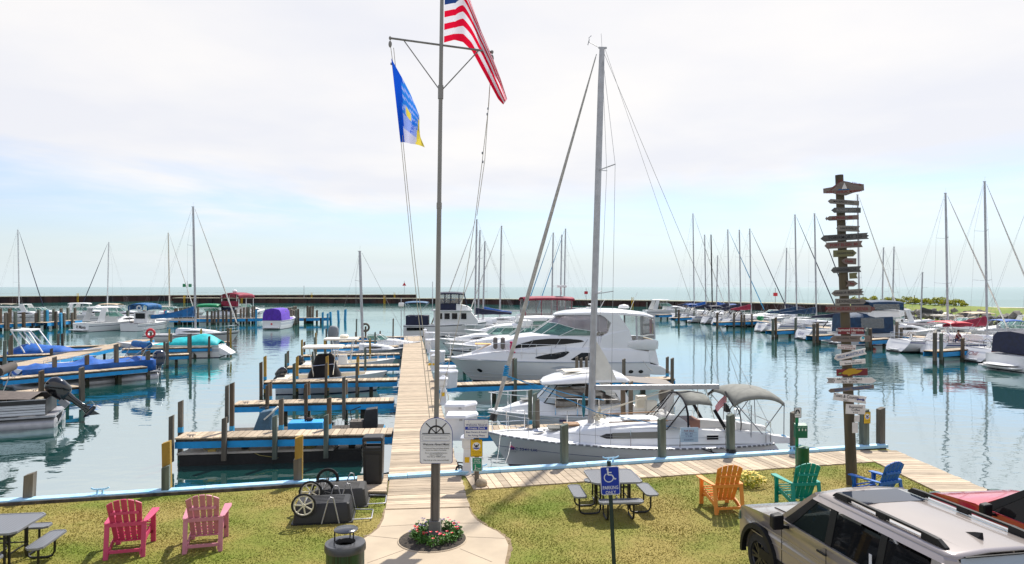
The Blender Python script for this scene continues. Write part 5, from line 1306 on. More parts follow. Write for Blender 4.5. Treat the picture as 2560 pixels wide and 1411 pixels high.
def sailboat(label, p, hd, L, B, xm, ztop, jib='sailcloth', boomcover=None, dcol=None, bcol=None, hullm='gel', stripe='navy', scoop=.7, ttext=None, tcol='inkblue', boom=True, fb=1.15, group='sailboats moored in slips', wires=True, mm='alu', detail=True, wheel=True):
    t = thing('sailboat', label, 'sailboat', p, hd, group)
    h = Hull(L, B, fb * 1.12, fb * .9, .5, .78, .42, 1.9, .12, .60, .10, scoop, .10)
    build_hull(t, h, hullm, [(.12, .20, stripe), (.88, 1.05, 'black')]); deck(t, h, 'white', (.08, .34, .55, .45)); rubrail(t, h, 'aludark', .025)  # black waterline band: antifouling plus hull shadow and reflection put into the colour
    z = fb * .95; st = [(L * .80, .15, .1, z + .02, z + .08), (L * .72, .55, .42, z, z + .25), (L * .58, .95 * B / 3.2, .78 * B / 3.2, z - .02, z + .40), (L * .36, 1.12 * B / 3.2, .95 * B / 3.2, z - .02, z + .48)]
    cab(t, st); cabwin(t, st, L * .42, L * .66, .3, .8, shape='lens')
    rig(t, xm, z + .35, ztop, .25, (L * .985, 0, h.bow + .35), (scoop * .6, 0, h.stern + .1), B * .45, fb, jib, .065, (L * .12, z + 1.35) if boom else None, boomcover, mm, wires=wires)
    if detail:
        pulpits(t, h); lifelines(t, h, .2, .86, 4)
        if dcol: dodger(t, L * .33, L * .43, B * .34, z + .42, z + 1.1, dcol)
        if bcol: bimini(t, L * .08, L * .27, B * .36, z + 1.75, z + .1, bcol)
        if wheel: steering(t, L * .14, z + .25)
        # stern steps and transom name
        MB().box((-.05, -B * .16, .22), (scoop * .75, B * .16, .30)).build('stern_step', 'white', t)
        if ttext:
            c = MB(); c.text(ttext, B * .13, Matrix.Translation((scoop * .42 - .03, 0, h.stern * .62)) @ RZ(R(-90)) @ RX(R(90 - math.degrees(math.atan2(scoop, h.stern)))) , shear=.2); c.build('transom_lettering', tcol, t)
    return t, h
def windshield(root, base, top, m=greenglass, frame='white', name='windshield'):
    """base/top: outlines from port aft round the front to starboard aft (open at the back)"""
    o = MB().grid([[V(p) for p in base], [V(p) for p in top]]).build(name, m, root)
    c = MB(); r = .022
    c.tube(top, r, 5); c.tube(base, r, 5)
    for a, b in zip(base, top): c.bar(a, b, .045, .03)
    c.build('frame', frame, o)
    return o
def U(x0, x1, xf, w0, w1, z): return [(x0, w0, z), (x1, w0 * .97, z), (lerp(x1, xf, .75), w1, z), (xf, w1 * .35, z), (xf, -w1 * .35, z), (lerp(x1, xf, .75), -w1, z), (x1, -w0 * .97, z), (x0, -w0, z)]
def express(label, p, hd, L, B, fb=1.2, top=None, tcol='white', hullm='gel', stripe='navy', group=None, name='motor_boat', rails=True, text=None, enclosure=None, platform=True, win=True, cat='motor boat', radar=False, eh=1.):
    """open-backed cabin cruiser; top: None, 'hard', 'bimini', 'arch'"""
    t = thing(name, label, cat, p, hd, group); k = L / 10
    h = Hull(L, B, fb * 1.2, fb * .88, .5, .88, .38, 2.3, .28, .93, .11, 0, .04)
    build_hull(t, h, hullm, [(.30, .36, stripe), (.96, 1.04, 'navy')]); deck(t, h, 'white', (.05, .40, .78, .55)); rubrail(t, h, 'white', .035)
    z = fb * .98; st = [(L * .90, .12, .08, z + .1, z + .2), (L * .80, B * .20, B * .14, z + .06, z + .42 * k), (L * .66, B * .34, B * .27, z, z + .66 * k), (L * .52, B * .40, B * .33, z - .05, z + .72 * k), (L * .42, B * .42, B * .36, z - .05, z + .70 * k)]
    cab(t, st); 
    if win: cabwin(t, st, L * .50, L * .76, .35, .8, shape='lens'); hullwin(t, h, .58, .66, .16, .28, shape='oval')
    zt = z + .68 * k
    windshield(t, U(L * .30, L * .46, L * .58, B * .40, B * .30, zt - .02), U(L * .28, L * .40, L * .49, B * .36, B * .26, zt + .62 * k))
    if rails: rail(t, h, .55, 1, .55, 6, mid=False)
    if platform: MB().box((-.75 * k, -B * .38, .22), (.02, B * .38, .32)).build('swim_platform', 'white', t, bevel=.03)
    zc2 = zt + 1.2 * k
    if top == 'hard':
        c = MB(); c.rings([[(x, y * w_, zz + dz) for y, dz in ((1, 0), (.97, .10), (.6, .16), (-.6, .16), (-.97, .10), (-1, 0))] for x, w_, zz in ((L * .50, B * .18, zc2 - .06), (L * .47, B * .31, zc2), (L * .36, B * .37, zc2 + .04), (L * .18, B * .36, zc2), (L * .15, B * .30, zc2 - .05))]); c.build('hardtop', tcol, t, smooth=50)
        for s in (1, -1):
            c = MB(); c.bar((L * .43, s * B * .33, zt + .5 * k), (L * .42, s * B * .34, zc2), .05, .05); c.build('hardtop_post', 'white', t); c = MB(); c.prism([(L * .20, s * B * .37, zc2), (L * .27, s * B * .37, zc2), (L * .22, s * B * .41, z + .05), (L * .12, s * B * .41, z + .05)], (0, .05, 0)); c.build('arch_leg', 'white', t)
    if top == 'arch':
        for s in (1, -1): c = MB(); c.prism([(L * .14, s * B * .36, zc2), (L * .22, s * B * .36, zc2), (L * .32, s * B * .43, z), (L * .22, s * B * .43, z)], (0, s * .06, 0)); c.build('arch_leg', 'white', t)
        MB().box((L * .14, -B * .37, zc2 - .05), (L * .22, B * .37, zc2 + .05)).build('arch_top', 'white', t)
    if top == 'bimini': bimini(t, L * .10, L * .44, B * .38, zc2 + .15, z, tcol, .2)
    if enclosure:
        zc2 = z + (zc2 - z) * eh
        rows = [[(x, y * B, zz) for y, zz in ((.44, z), (.40, zc2 - .25), (.30, zc2 + .05), (0, zc2 + .16), (-.30, zc2 + .05), (-.40, zc2 - .25), (-.44, z))] for x in (L * .06, L * .10, L * .30, L * .45)]
        for i in range(7): rows[0][i] = (L * .04, rows[0][i][1] * .97, rows[0][i][2] * .98)
        MB().rings(rows, closed=False).build('canvas_enclosure', enclosure, t, smooth=40)
        MB().flat(rows[0]).build('aft_curtain', enclosure, t)
        for s in (1, -1):
            MB().flat([(L * .14, s * B * .432, z + .45), (L * .36, s * B * .432, z + .45), (L * .36, s * B * .412, zc2 - .3), (L * .14, s * B * .412, zc2 - .3)]).build('clear_panel', glassM, t)
    if radar: c = MB(); c.lathe([(.10, 0), (.3, .02), (.32, .1), (.25, .2), (.0, .24)], 16, (L * .24, 0, zc2 + .16)); c.build('radar_dome', 'white', t, smooth=50)
    if text: c = MB(); c.text(text, B * .16, Matrix.Translation((-.03, 0, h.stern * .55)) @ RZ(R(-90)) @ UP, shear=.25); c.build('transom_lettering', 'ink', t)
    return t, h
def console_boat(label, p, hd, L, B, fb=.85, cover=None, ttop=True, ttz=2.35, motor='blackgloss', tilt=0, rails=True, group=None, radar=False, bowrail=False):
    t = thing('console_boat', label, 'motor boat', p, hd, group)
    h = Hull(L, B, fb * 1.15, fb * .9, .4, .9, .4, 2.4, .3, .94, .10, 0, .03)
    build_hull(t, h, 'gel', [(.95, 1.04, 'navy')]); deck(t, h, 'cream', (.10, .80, .80, .35)); rubrail(t, h, 'white', .03)
    x = L * .42
    if cover:
        n = 14; rg = []
        for zz, a, b in ((.55, .95, .62), (1.0, .86, .55), (1.5, .62, .48), (1.95, .50, .42), (2.12, .36, .34)):
            rg.append([(x + a * math.copysign(abs(math.cos(2 * PI * i / n)) ** .6, math.cos(2 * PI * i / n)) * (1 + .06 * (i % 2)), b * math.copysign(abs(math.sin(2 * PI * i / n)) ** .6, math.sin(2 * PI * i / n)), zz) for i in range(n)])
        MB().rings(rg).build('console_cover', cover, t, smooth=50)
    else:
        MB().rings([[(x - .35, -.35, .45), (x + .4, -.35, .45), (x + .4, .35, .45), (x - .35, .35, .45)], [(x - .25, -.32, 1.35), (x + .25, -.32, 1.35), (x + .25, .32, 1.35), (x - .25, .32, 1.35)]]).build('console', 'white', t, bevel=.04)
        MB().box((x - 1.1, -.4, .4), (x - .65, .4, 1.0)).build('helm_seat', 'cream', t, bevel=.05)
    if ttop:
        c = MB(); c.rings([[(xx, y * w_, ttz + dz) for y, dz in ((1, 0), (.95, .07), (-.95, .07), (-1, 0), (-.9, -.04), (.9, -.04))] for xx, w_ in ((x - 1.15, .75), (x - 1.0, .92), (x + .9, .92), (x + 1.05, .70))]); c.build('hard_top', 'cream', t, smooth=40)
        for s in (1, -1): bows(t, [[(x - .5, s * .45, .5), (x - .75, s * .7, ttz - .03)], [(x + .45, s * .42, .5), (x + .7, s * .7, ttz - .03)], [(x - .6, s * .55, 1.5), (x + .6, s * .55, 1.6)]], 'steel', .025, 'top_frame')
        if radar: MB().lathe([(.1, 0), (.3, .03), (.3, .16), (.2, .24), (0, .26)], 14, (x + .1, 0, ttz + .07)).build('radar_dome', 'cream', t, smooth=50)
    if bowrail: rail(t, h, .62, 1, .35, 5)
    outboard(t, -.02, 0, fb * .62, .95, motor, tilt)
    return t, h
def hull_point(px, d): return V(((px - 1280) / F * d, d, WZ))
# ================================================================ THE FLEET
# ---------------------------------------------------------------- the sailboat along the seawall
st0, bw0 = V((9.05, 23.45, WZ)), V((-.80, 22.62, WZ))
L0 = (bw0 - st0).length; hd0 = math.atan2((bw0 - st0).y, (bw0 - st0).x)
rk_ = thing('sailboat', 'white sailboat with grey sprayhood and bimini moored along the seawall, bow to the left', 'sailboat', st0, hd0)
h = Hull(L0, 3.3, 1.17, .93, .55, .80, .42, 1.95, .10, .87, .075, .75, .09)
build_hull(rk_, h, 'gel', [(.36, .375, 'inkblue'), (.90, .945, 'navy'), (.965, 1.04, 'navy')], nt=40)
deck(rk_, h, 'white', (.075, .33, .52, .5), nt=40)
rubrail(rk_, h, 'aludark', .032, name='toe_rail')
c = MB()
for s in (1, -1):
    for i in range(44):
        t0 = .03 + i * .0215; c.tube([h.pt(t0, 0, s, .028), h.pt(t0 + .0065, 0, s, .028)], .034, 5)
c.build('toe_rail_scuppers', 'white', rk_)
z = .98
cst = [(8.75, .18, .12, z + .03, z + .10), (8.1, .62, .48, z, z + .24), (7.2, .98, .80, z - .02, z + .40), (6.2, 1.12, .92, z - .04, z + .47), (4.9, 1.18, .98, z - .06, z + .52), (3.9, 1.20, 1.0, z - .06, z + .52)]
cab(rk_, cst)
cabwin(rk_, cst, 4.85, 6.45, .42, .84, MT['gelgrey'] if False else mat('smokegreen', (.12, .12, .10), .12, spec=.7), 'rect', name='cabin_window')
cabwin(rk_, cst, 6.45, 6.85, .42, .80, 'ink', 'aft', name='window_tip')
cs2 = [(3.92, 1.18, 1.08, z - .05, z + .40), (2.9, 1.20, 1.12, z - .05, z + .34), (1.4, 1.18, 1.14, z - .08, z + .20), (.55, 1.10, 1.06, z - .10, z + .06)]
for s in (1, -1):       # cockpit coamings
    MB().rings([[(x, s * (wb - .40), z0), (x, s * (wt - .34), z1), (x, s * wt, z1), (x, s * (wb + .02), z0)] for x, wb, wt, z0, z1 in cs2]).build('coaming', 'white', rk_, smooth=30)
    c = MB(); P = [(3.55, .16), (3.05, .16), (3.05, .29), (3.55, .30)]
    c.prism([(x, s * (1.205 if s > 0 else 1.215), z + dz) for x, dz in ((3.48, .07), (3.02, .07), (3.0, .10), (3.0, .21), (3.04, .24), (3.46, .24), (3.5, .21), (3.5, .10))], (0, s * .02, 0)); c.build('portlight_frame', 'white', rk_)
    for dz in (.09, .165): MB().box((3.06, s * 1.228 - .006, z + dz), (3.44, s * 1.228 + .006, z + dz + .055)).build('portlight', 'winblack', rk_)
c = MB()
for s in (1, -1): c.bar((6.5, s * .72, z + .60), (4.4, s * .78, z + .64), .03, .03)
c.bar((7.6, -.25, z + .43), (7.6, .25, z + .43), .5, .03); c.build('grab_rails', mat('teak', (.30, .16, .07), .6), rk_)
MB().box((5.0, -.35, z + .58), (5.9, .35, z + .63)).build('companion_hatch', 'white', rk_, bevel=.02)
MB().box((7.9, -.28, z + .30), (8.4, .28, z + .345)).build('fore_hatch', 'smokegreen' if 'smokegreen' in MT else bpy.data.materials['smokegreen'], rk_, bevel=.02)
ms_x = 6.45
mst = rig(rk_, ms_x, z + .42, 13.9, .38, (L0 - .12, 0, 1.42), (.45, 0, .98), 1.38, .98, mat('jibsleeve', (.55, .52, .46), .8, c2=(.38, .36, .34), sc=9, bump=.01, bsc=20), .062, (2.05, z + 1.60), None, 'alu', .082, (.345, .675))
c = MB(); c.tube([(ms_x - .3, 0, 13.92), (ms_x + .05, 0, 14.1), (ms_x + .06, 0, 14.25), (ms_x - .02, 0, 14.32)], .012, 4); c.tube([(ms_x + .1, 0, 14.0), (ms_x + .05, 0, 14.2)], .012, 4); c.build('wind_vane', 'aludark', mst)
c = MB(); e = 10.15
for k in range(5): c.ell((9.80 - .012 * k, .02 * (k % 2), 3.05 + .07 * k), (.10, .09, .05), 8, 5)
c.build('jib_tie', 'bluerope', rk_, smooth=60)
for pts in ([(9.78, .05, 3.05), (7.6, .35, 2.2), (6.9, .7, 1.9), (4.4, 1.15, 1.45)], [(9.78, -.05, 3.0), (7.6, -.2, 2.35), (6.4, -.5, 2.1)]):
    c = MB(); c.tube(pts, .013, 5); c.build('sheet_rope', 'bluerope', rk_)
c = MB()
for a, b in (((6.95, .05, z + .75), (4.3, .2, 2.5)), ((6.95, -.05, z + .75), (4.1, -.1, 2.5)), ((6.98, .1, z + .62), (4.6, .1, 2.5))): c.tube([a, b], .010, 4)
c.tube([(3.0, 0, 2.5), (2.75, .1, 1.5)], .012, 4); c.tube([(3.3, 0, 2.5), (3.25, -.1, 1.5)], .012, 4); c.build('mainsheet', 'rope', rk_)
c = MB()
for k in range(14): c.ell((ms_x - .25 + rnd.uniform(-.18, .18), rnd.uniform(-.22, .28), z + .55 + rnd.uniform(0, .35)), (.05, .05, .07), 6, 4)
for k in range(9): c.tube([(ms_x - .12, .13, z + .5 + k * .03), (ms_x - .3, .2, z + 1.0 - k * .03)], .012, 4)
c.build('rope_coils', 'rope', rk_)
c = MB(); c.ell((7.22, .16, 2.05), (.06, .10, .40), 10, 8); c.build('hanging_cover', mat('tealcloth', (.01, .13, .17), .7), rk_, smooth=60)
dodger(rk_, 3.15, 4.75, 1.20, z + .42, z + 1.42, 'canvasgrey')
MB().box((3.3, -.5, z + .25), (3.9, .3, z + .55)).build('cockpit_cushion', mat('tanred', (.25, .13, .10), .8), rk_, bevel=.05)
canopy(rk_, .32, 2.02, 1.15, z + 1.56, 'canvasgrey', .26, .16, nx=10, flap=.05, bow=.09)
for s in (1, -1):
    bows(rk_, [[(.95, s * 1.12, z + .1), (1.96, s * 1.12, z + 1.24)], [(.95, s * 1.12, z + .4), (.32, s * 1.12, z + 1.22)], [(1.45, s * 1.15, z - .05), (1.42, s * 1.13, z + 1.15)], [(.30, s * 1.05, z - .1), (.32, s * 1.12, z + 1.22)]], 'aludark', .016)
c = MB(); c.bar((2.02, 1.12, z + 1.16), (2.02, .45, z + 1.50), .05, .03); c.bar((2.02, -1.12, z + 1.16), (2.02, -.45, z + 1.50), .05, .03); c.build('bimini_edge', 'darkcanvas', rk_)
steering(rk_, 2.0, z + .42, .52)
MB().prism([(2.35, -.10, z + .75), (2.35, -.10, z + 1.05), (2.25, -.10, z + .95), (2.2, -.10, z + .75)], (0, .2, 0)).build('instrument_pod', 'black', rk_)
pulpits(rk_, h, .66, .87); lifelines(rk_, h, .24, .87, 5, .62)
c = MB(); c.tube([(1.5, -.6, z + .2), (1.55, -.6, z + 1.35)], .013, 5); fl = c.build('flag_staff', 'steel', rk_)
for i in range(7):
    c = MB(); r0, r1 = [[(1.55 + a * .42 + .02 * math.sin(a * 6), -.6 + .05 * math.sin(a * 7), z + 1.28 - f * .30 - a * .45) for a in (0, .25, .5, .75, 1)] for f in (i / 7, (i + 1) / 7)]
    c.grid([r0, r1]); c.build('ensign', FRed if i % 2 == 0 else FWh, fl)
MB().box((2.0 - .47, 0, 0), (2.0, .006, .24)).build('tmp', 'navy', fl); bpy.data.objects.remove(bpy.data.objects['tmp'])
# for sale board on the lifeline
tt = .37; bp = h.pt(tt, 0, 1); bx, by = bp.x, bp.y - .02
MB().box((bx - .30, by, z + .12), (bx + .27, by + .012, z + .58)).build('sale_board', mat('paleboard', (.48, .62, .74), .5, var=.05), rk_)
c = MB(); c.text('FOR SALE', .075, T(bx, by + .016, z + .47) @ RZ(PI) @ UP); c.build('sale_heading', 'inkred', rk_)
c = MB(); c.text('Rika   28 ft', .055, T(bx, by + .016, z + .38) @ RZ(PI) @ UP); c.text('$  22,900', .055, T(bx, by + .016, z + .30) @ RZ(PI) @ UP); c.text('810-555-0191', .055, T(bx, by + .016, z + .19) @ RZ(PI) @ UP)
for q in (.42, .34, .25): c.bar((bx - .27, by + .015, z + q), (bx + .24, by + .015, z + q), .004, .001, up=(0, 1, 0))
c.build('sale_lettering', 'inkblue', rk_)
hulltext(rk_, h, 'MC 3541 UK', L0 - 1.15, .70, .135, 'inkblue', 1, sx=1.15, name='registration')
c = MB()
for dx, dz in ((0, 0), (.05, .03), (.05, -.03)):
    p = h.pt((L0 - .62 + dx) / L0, 1 - (.70 + dz) / 1.1, 1, .02); c.box((p.x - .05, p.y - .004, p.z - .045), (p.x + .04, p.y + .01, p.z + .045))
c.build('registration_sticker', mat('sticker', (.65, .12, .25), .5), rk_)
hulltext(rk_, h, 'RIKA', .95, .66, .27, 'ink', 1, shear=.25, sx=1.1, name='boat_name'); bpy.data.objects['boat_name'].data.materials[0] = MT['inkblue']
hulltext(rk_, h, 'S. Wilding', L0 - .72, .62, .09, mat('faint', (.45, .45, .48), .5), 1, shear=.3, name='maker_script')
for a, b, m_, r in ((h.pt(.33, 0, 1), (3.4 - 2.1, 2.4, .6), 'black', .018), (h.pt(.30, 0, 1), (2.6, 1.95, .55), 'black', .016), (V((.3, .9, .95)), (-1.2, 1.4, .75), 'bluerope', .03), (V((.3, .9, .9)), (-1.2, 1.5, .80), 'bluerope', .022), (h.pt(.96, 0, 1), (L0 - .1, 3.1, .95), 'wire', .009), (h.pt(.93, .1, 1), (L0 - .35, 3.0, .9), 'wire', .009)):
    c = MB(); c.tube([a, lerp(V(a), V(b), .5) - V((0, 0, .12)), b], r, 5); c.build('mooring_line', m_, rk_)
c = MB()
for k in range(8): c.ell((.32 + rnd.uniform(-.1, .12), .85 + rnd.uniform(-.12, .12), .97 + rnd.uniform(0, .1)), (.08, .06, .05), 6, 5)
c.build('rope_knot', 'bluerope', rk_)
c = MB(); c.ell((8.7, .0, z + .22), (.22, .12, .06), 8, 6); c.build('deck_windlass', 'steel', rk_)

MB().grid([[lerp(V((ms_x - .12, 0, 4.25)), V((ms_x - .85, .12, 2.85)), a) * 1.0 + V((-.05 * math.sin(PI * a), 0, 0)), V((ms_x - .10, 0, lerp(4.2, 2.85, a)))] for a in [i / 8 for i in range(9)]]).build('sail_clew', 'sailcloth', rk_, solid=.01)
for o in rk_.children:
    if o.name.split('.')[0] in ('cabin', 'cabin_window', 'window_tip', 'grab_rails', 'companion_hatch', 'fore_hatch', 'jib_tie', 'sheet_rope', 'mainsheet', 'hanging_cover', 'dodger_roof', 'dodger_window', 'dodger_frame', 'dodger_strap', 'dodger_trim', 'cockpit_cushion', 'steering_wheel', 'pedestal', 'instrument_pod', 'coaming', 'portlight', 'portlight_frame', 'deck_windlass'): o.location.x -= .5
# ---------------------------------------------------------------- the small hardtop cruiser
p1, b1 = V((6.3, 28.6, WZ)), V((-.95, 27.75, WZ)); Lc = (b1 - p1).length
cz = thing('motor_boat', 'small white cruiser with a rounded hardtop and high bow rail behind the moored sailboat', 'motor boat', p1, math.atan2((b1 - p1).y, (b1 - p1).x))
h = Hull(Lc, 2.75, 1.0, .85, .4, .9, .42, 2.1, .25, .93, .12, 0, .02)
build_hull(cz, h, 'gel', [(.12, .17, 'gelgrey'), (.55, .62, 'bluepaint'), (.96, 1.04, 'navy')], nt=34); deck(cz, h, 'white', (.05, .26, .78, .45)); rubrail(cz, h, 'white', .035)
z = .92
cs_ = [(6.75, .12, .08, z + .05, z + .12), (6.2, .55, .42, z + .02, z + .30), (5.4, .92, .74, z, z + .46), (4.6, 1.10, .90, z, z + .50), (3.4, 1.16, .98, z, z + .50), (2.0, 1.16, 1.0, z, z + .46)]
cab(cz, cs_)
MB().box((5.55, -.28, z + .47), (6.0, .28, z + .50)).build('fore_hatch', 'smokegreen' if 'smokegreen' in MT else bpy.data.materials['smokegreen'], cz, bevel=.02)
zb, zt = z + .40, z + 1.12
windshield(cz, [(3.9, 1.10, zb), (4.6, 1.04, zb), (5.15, .75, zb + .04), (5.42, .3, zb + .05), (5.42, -.3, zb + .05), (5.15, -.75, zb + .04), (4.6, -1.04, zb), (3.9, -1.10, zb)], [(3.5, 1.0, zt), (4.15, .98, zt), (4.62, .72, zt), (4.80, .28, zt), (4.80, -.28, zt), (4.62, -.72, zt), (4.15, -.98, zt), (3.5, -1.0, zt)], mat('paleglass', (.45, .52, .55), .08, spec=.8), 'winblack')
for s in (1, -1):
    strip_on(lambda a, u: V((lerp(4.75, 2.15, a), s * (1.16 - .02 * u + .012), zb - .1 + u * (zt - zb + .1))), lambda a: .0 + .18 * a, lambda a: 1.0 - max(0, (a - .35) / .65) ** 1.5 * .75).build('side_glass', mat('sideglass%d' % s, (.035, .03, .026), .05, spec=.8), cz)
    c = MB(); c.bar((3.9, s * 1.18, z + .62), (2.3, s * 1.19, z + .60), .02, .035); c.build('side_trim', 'steel', cz)
    c = MB(); c.prism([(2.75, s * 1.10, zt + .02), (2.10, s * 1.10, zt + .02), (1.65, s * 1.16, z + .3), (1.62, s * 1.16, z), (1.95, s * 1.16, z), (2.1, s * 1.16, z + .40), (2.35, s * 1.14, z + .82)], (0, s * .09, 0)); c.build('arch_leg', 'white', cz, bevel=.02)
    c = MB(); c.prism([(2.10, s * 1.11, zt + .0), (1.72, s * 1.11, zt + .02), (1.95, s * 1.13, zt - .35), (1.62, s * 1.16, z + .32), (1.72, s * 1.16, z + .3)], (0, s * .03, 0)); c.build('dark_panel', 'winblack', cz)
rg = []
for x, w_, zz, th in ((5.15, .42, zt + .02, .06), (4.95, .85, zt + .06, .14), (4.5, 1.12, zt + .10, .24), (3.6, 1.20, zt + .14, .36), (2.7, 1.20, zt + .16, .38), (1.95, 1.12, zt + .14, .28), (1.70, .9, zt + .10, .12)):
    rg.append([(x, w_ * 1.0, zz), (x, w_ * .99, zz + th * .35), (x, w_ * .86, zz + th * .75), (x, w_ * .5, zz + th), (x, -w_ * .5, zz + th), (x, -w_ * .86, zz + th * .75), (x, -w_ * .99, zz + th * .35), (x, -w_, zz), (x, -w_ * .8, zz - .06), (x, w_ * .8, zz - .06)])
MB().rings(rg).build('hardtop', 'gel', cz, smooth=45)
MB().box((3.4, -.45, zt + .50), (4.25, .45, zt + .515), T(0, 0, 0)).build('roof_hatch', 'cream', cz)
c = MB()
for s in (1, -1): c.bar((4.4, s * .75, zt + .43), (2.6, s * .8, zt + .52), .03, .04)
c.build('roof_rails', 'steel', cz)
MB().grid([[(x, y, zt + .22 - (1.75 - x) * .10 - abs(y) * .08) for y in (-1.05, -.5, 0, .5, 1.05)] for x in (1.78, 1.1, .2, -.1)]).build('aft_canvas', mat('taupe', (.24, .21, .185), .8, var=.1), cz, solid=.02)
rail(cz, h, .42, 1, .70, 6, r=.020, mid=False)
hullwin(cz, h, .60, .635, .10, .24, mat('plum', (.10, .08, .18), .3), 'rect', (1,), 'name_plate')
outboard(cz, -.05, -.35, .75, 1.05, mat('taupemotor', (.16, .14, .12), .5), 12)
for y in (-.9, .4): MB().box((.5, y, z - .1), (.95, y + .3, z + .42)).build('cockpit_locker', 'cream', cz, bevel=.03)

# ---------------------------------------------------------------- the big motor yacht
p2, b2 = V((9.95, 44.6, WZ)), V((-4.1, 43.6, WZ)); Ly = (b2 - p2).length
ya_ = thing('motor_yacht', 'big white motor yacht with hardtop and dark oval hull windows, bow to the left', 'motor yacht', p2, math.atan2((b2 - p2).y, (b2 - p2).x))
off = 1.55
h = Hull(Ly - off, 4.3, 1.52, 1.30, .6, .92, .45, 2.25, .15, .92, .13, 0, 0)
yr = thing('x', None, None); bpy.data.objects.remove(yr)
YX = T(off, 0, 0)
def shift(o): o.data.transform(YX); return o
class SubRoot: pass
n_before = set(bpy.data.objects)
build_hull(ya_, h, 'gel', [(.0, .03, 'gelgrey'), (.955, 1.03, 'navy')], nt=44); deck(ya_, h, 'white', None); rubrail(ya_, h, 'gelgrey', .035, name='rub_rail')
for q in (.60, .78): rubrail(ya_, h, 'gelgrey', .010, q, .0, name='hull_crease')
Lh = Ly - off
low = [(Lh * .985, .10, .07, 1.44, 1.50), (Lh * .93, .75, .66, 1.42, 1.62), (Lh * .84, 1.33, 1.22, 1.42, 1.85), (Lh * .72, 1.76, 1.66, 1.40, 2.06), (Lh * .55, 2.04, 1.96, 1.36, 2.22), (Lh * .32, 2.10, 2.03, 1.32, 2.24), (Lh * .10, 2.02, 1.96, 1.30, 2.16), (.05, 1.92, 1.84, 1.28, 2.0)]
cab(ya_, low, 'gel', 'topsides', cam=.02)
cabwin(ya_, low, Lh * .525, Lh * .375 + 1.0, .22, .98, 'winblack', 'wedge', name='hull_window') if False else None
for s in (1, -1):
    for x0, x1, up in ((7.15, 5.05, 1), (4.95, 2.85, -1)):
        kx = [0, .06, .3, .6, .85, .97, 1]
        hi_, lo_ = ([.40, .50, .66, .80, .90, .92, .86], [.36, .30, .24, .26, .50, .76, .84]) if up > 0 else ([.26, .36, .80, .80, .62, .50, .44], [.22, .18, .16, .18, .24, .32, .40])
        strip_on(lambda a, u: cabside(low, lerp(x0, x1, a), u, s, .02), lambda a: interp(kx, lo_, a), lambda a: interp(kx, hi_, a), 24).build('hull_window', 'winblack', ya_)
hullwin(ya_, h, .855, .885, .42, .58, shape='oval'); hullwin(ya_, h, .035, .06, .36, .52, shape='oval'); hullwin(ya_, h, .085, .11, .36, .52, shape='oval')
hullwin(ya_, h, .33, .50, .16, .36, 'gelgrey', 'fin', name='air_scoop')
cbn = [(Lh * .90, .22, .12, 1.60, 1.70), (Lh * .82, .85, .66, 1.72, 2.12), (Lh * .735, 1.30, 1.05, 1.9, 2.55), (Lh * .64, 1.56, 1.32, 2.05, 2.88), (Lh * .56, 1.70, 1.48, 2.12, 2.98), (Lh * .40, 1.80, 1.60, 2.14, 3.0), (Lh * .22, 1.82, 1.66, 2.14, 2.92)]
cab(ya_, cbn, 'gel', 'cabin')
for s in (1, -1):
    kx = [4.1, 4.3, 5.2, 6.3, 7.2, 8.0, 8.6]
    strip_on(lambda a, u: cabside(cbn, lerp(8.6, 4.1, a), u, s, .02), lambda a: interp(kx, [.66, .58, .42, .30, .22, .20, .26], lerp(8.6, 4.1, a)), lambda a: interp(kx, [.70, .80, .88, .90, .80, .60, .32], lerp(8.6, 4.1, a)), 28).build('cabin_window', 'winblack', ya_)
    c = MB()
    for x in (7.35, 5.7, 4.0): c.bar(cabside(cbn, x + .25, .04, s, .03), cabside(cbn, x - .15, .86, s, .03), .03, .02)
    c.build('window_bars', 'alu', ya_)
MB().box((Lh * .76, -.5, 2.33), (Lh * .86, .5, 2.36), T(0, 0, 0)).build('sun_pad', mat('sunpad', (.78, .42, .12), .7), ya_)
zb, zt = 2.92, 3.72
windshield(ya_, [(3.6, 1.62, zb), (5.6, 1.55, zb), (6.75, 1.0, zb), (7.35, .4, zb - .02), (7.35, -.4, zb - .02), (6.75, -1.0, zb), (5.6, -1.55, zb), (3.6, -1.62, zb)], [(3.2, 1.55, zb + .25), (4.6, 1.48, zb + .45), (5.6, 1.0, zt - .05), (6.15, .4, zt), (6.15, -.4, zt), (5.6, -1.0, zt - .05), (4.6, -1.48, zb + .45), (3.2, -1.55, zb + .25)], greenglass, 'white')
vin = glassmat('mauvevinyl', (.50, .45, .49), .5)
MB().grid([[(2.6, 1.57, zb + .22), (3.2, 1.56, zb + .26), (4.6, 1.49, zb + .46), (5.6, 1.01, zt - .04), (6.15, .4, zt + .01), (6.15, -.4, zt + .01), (5.6, -1.01, zt - .04), (4.6, -1.49, zb + .46), (3.2, -1.56, zb + .26), (2.6, -1.57, zb + .22)], [(2.6, 1.50, 4.22), (3.2, 1.50, 4.22), (4.6, 1.45, 4.22), (5.1, 1.1, 4.22), (5.4, .4, 4.22), (5.4, -.4, 4.22), (5.1, -1.1, 4.22), (4.6, -1.45, 4.22), (3.2, -1.50, 4.22), (2.6, -1.5, 4.22)]]).build('vinyl_enclosure', vin, ya_)
MB().box((2.9, -.6, 2.9), (3.5, .6, 3.7)).build('helm_seats', 'cream', ya_, bevel=.08)
rg = []
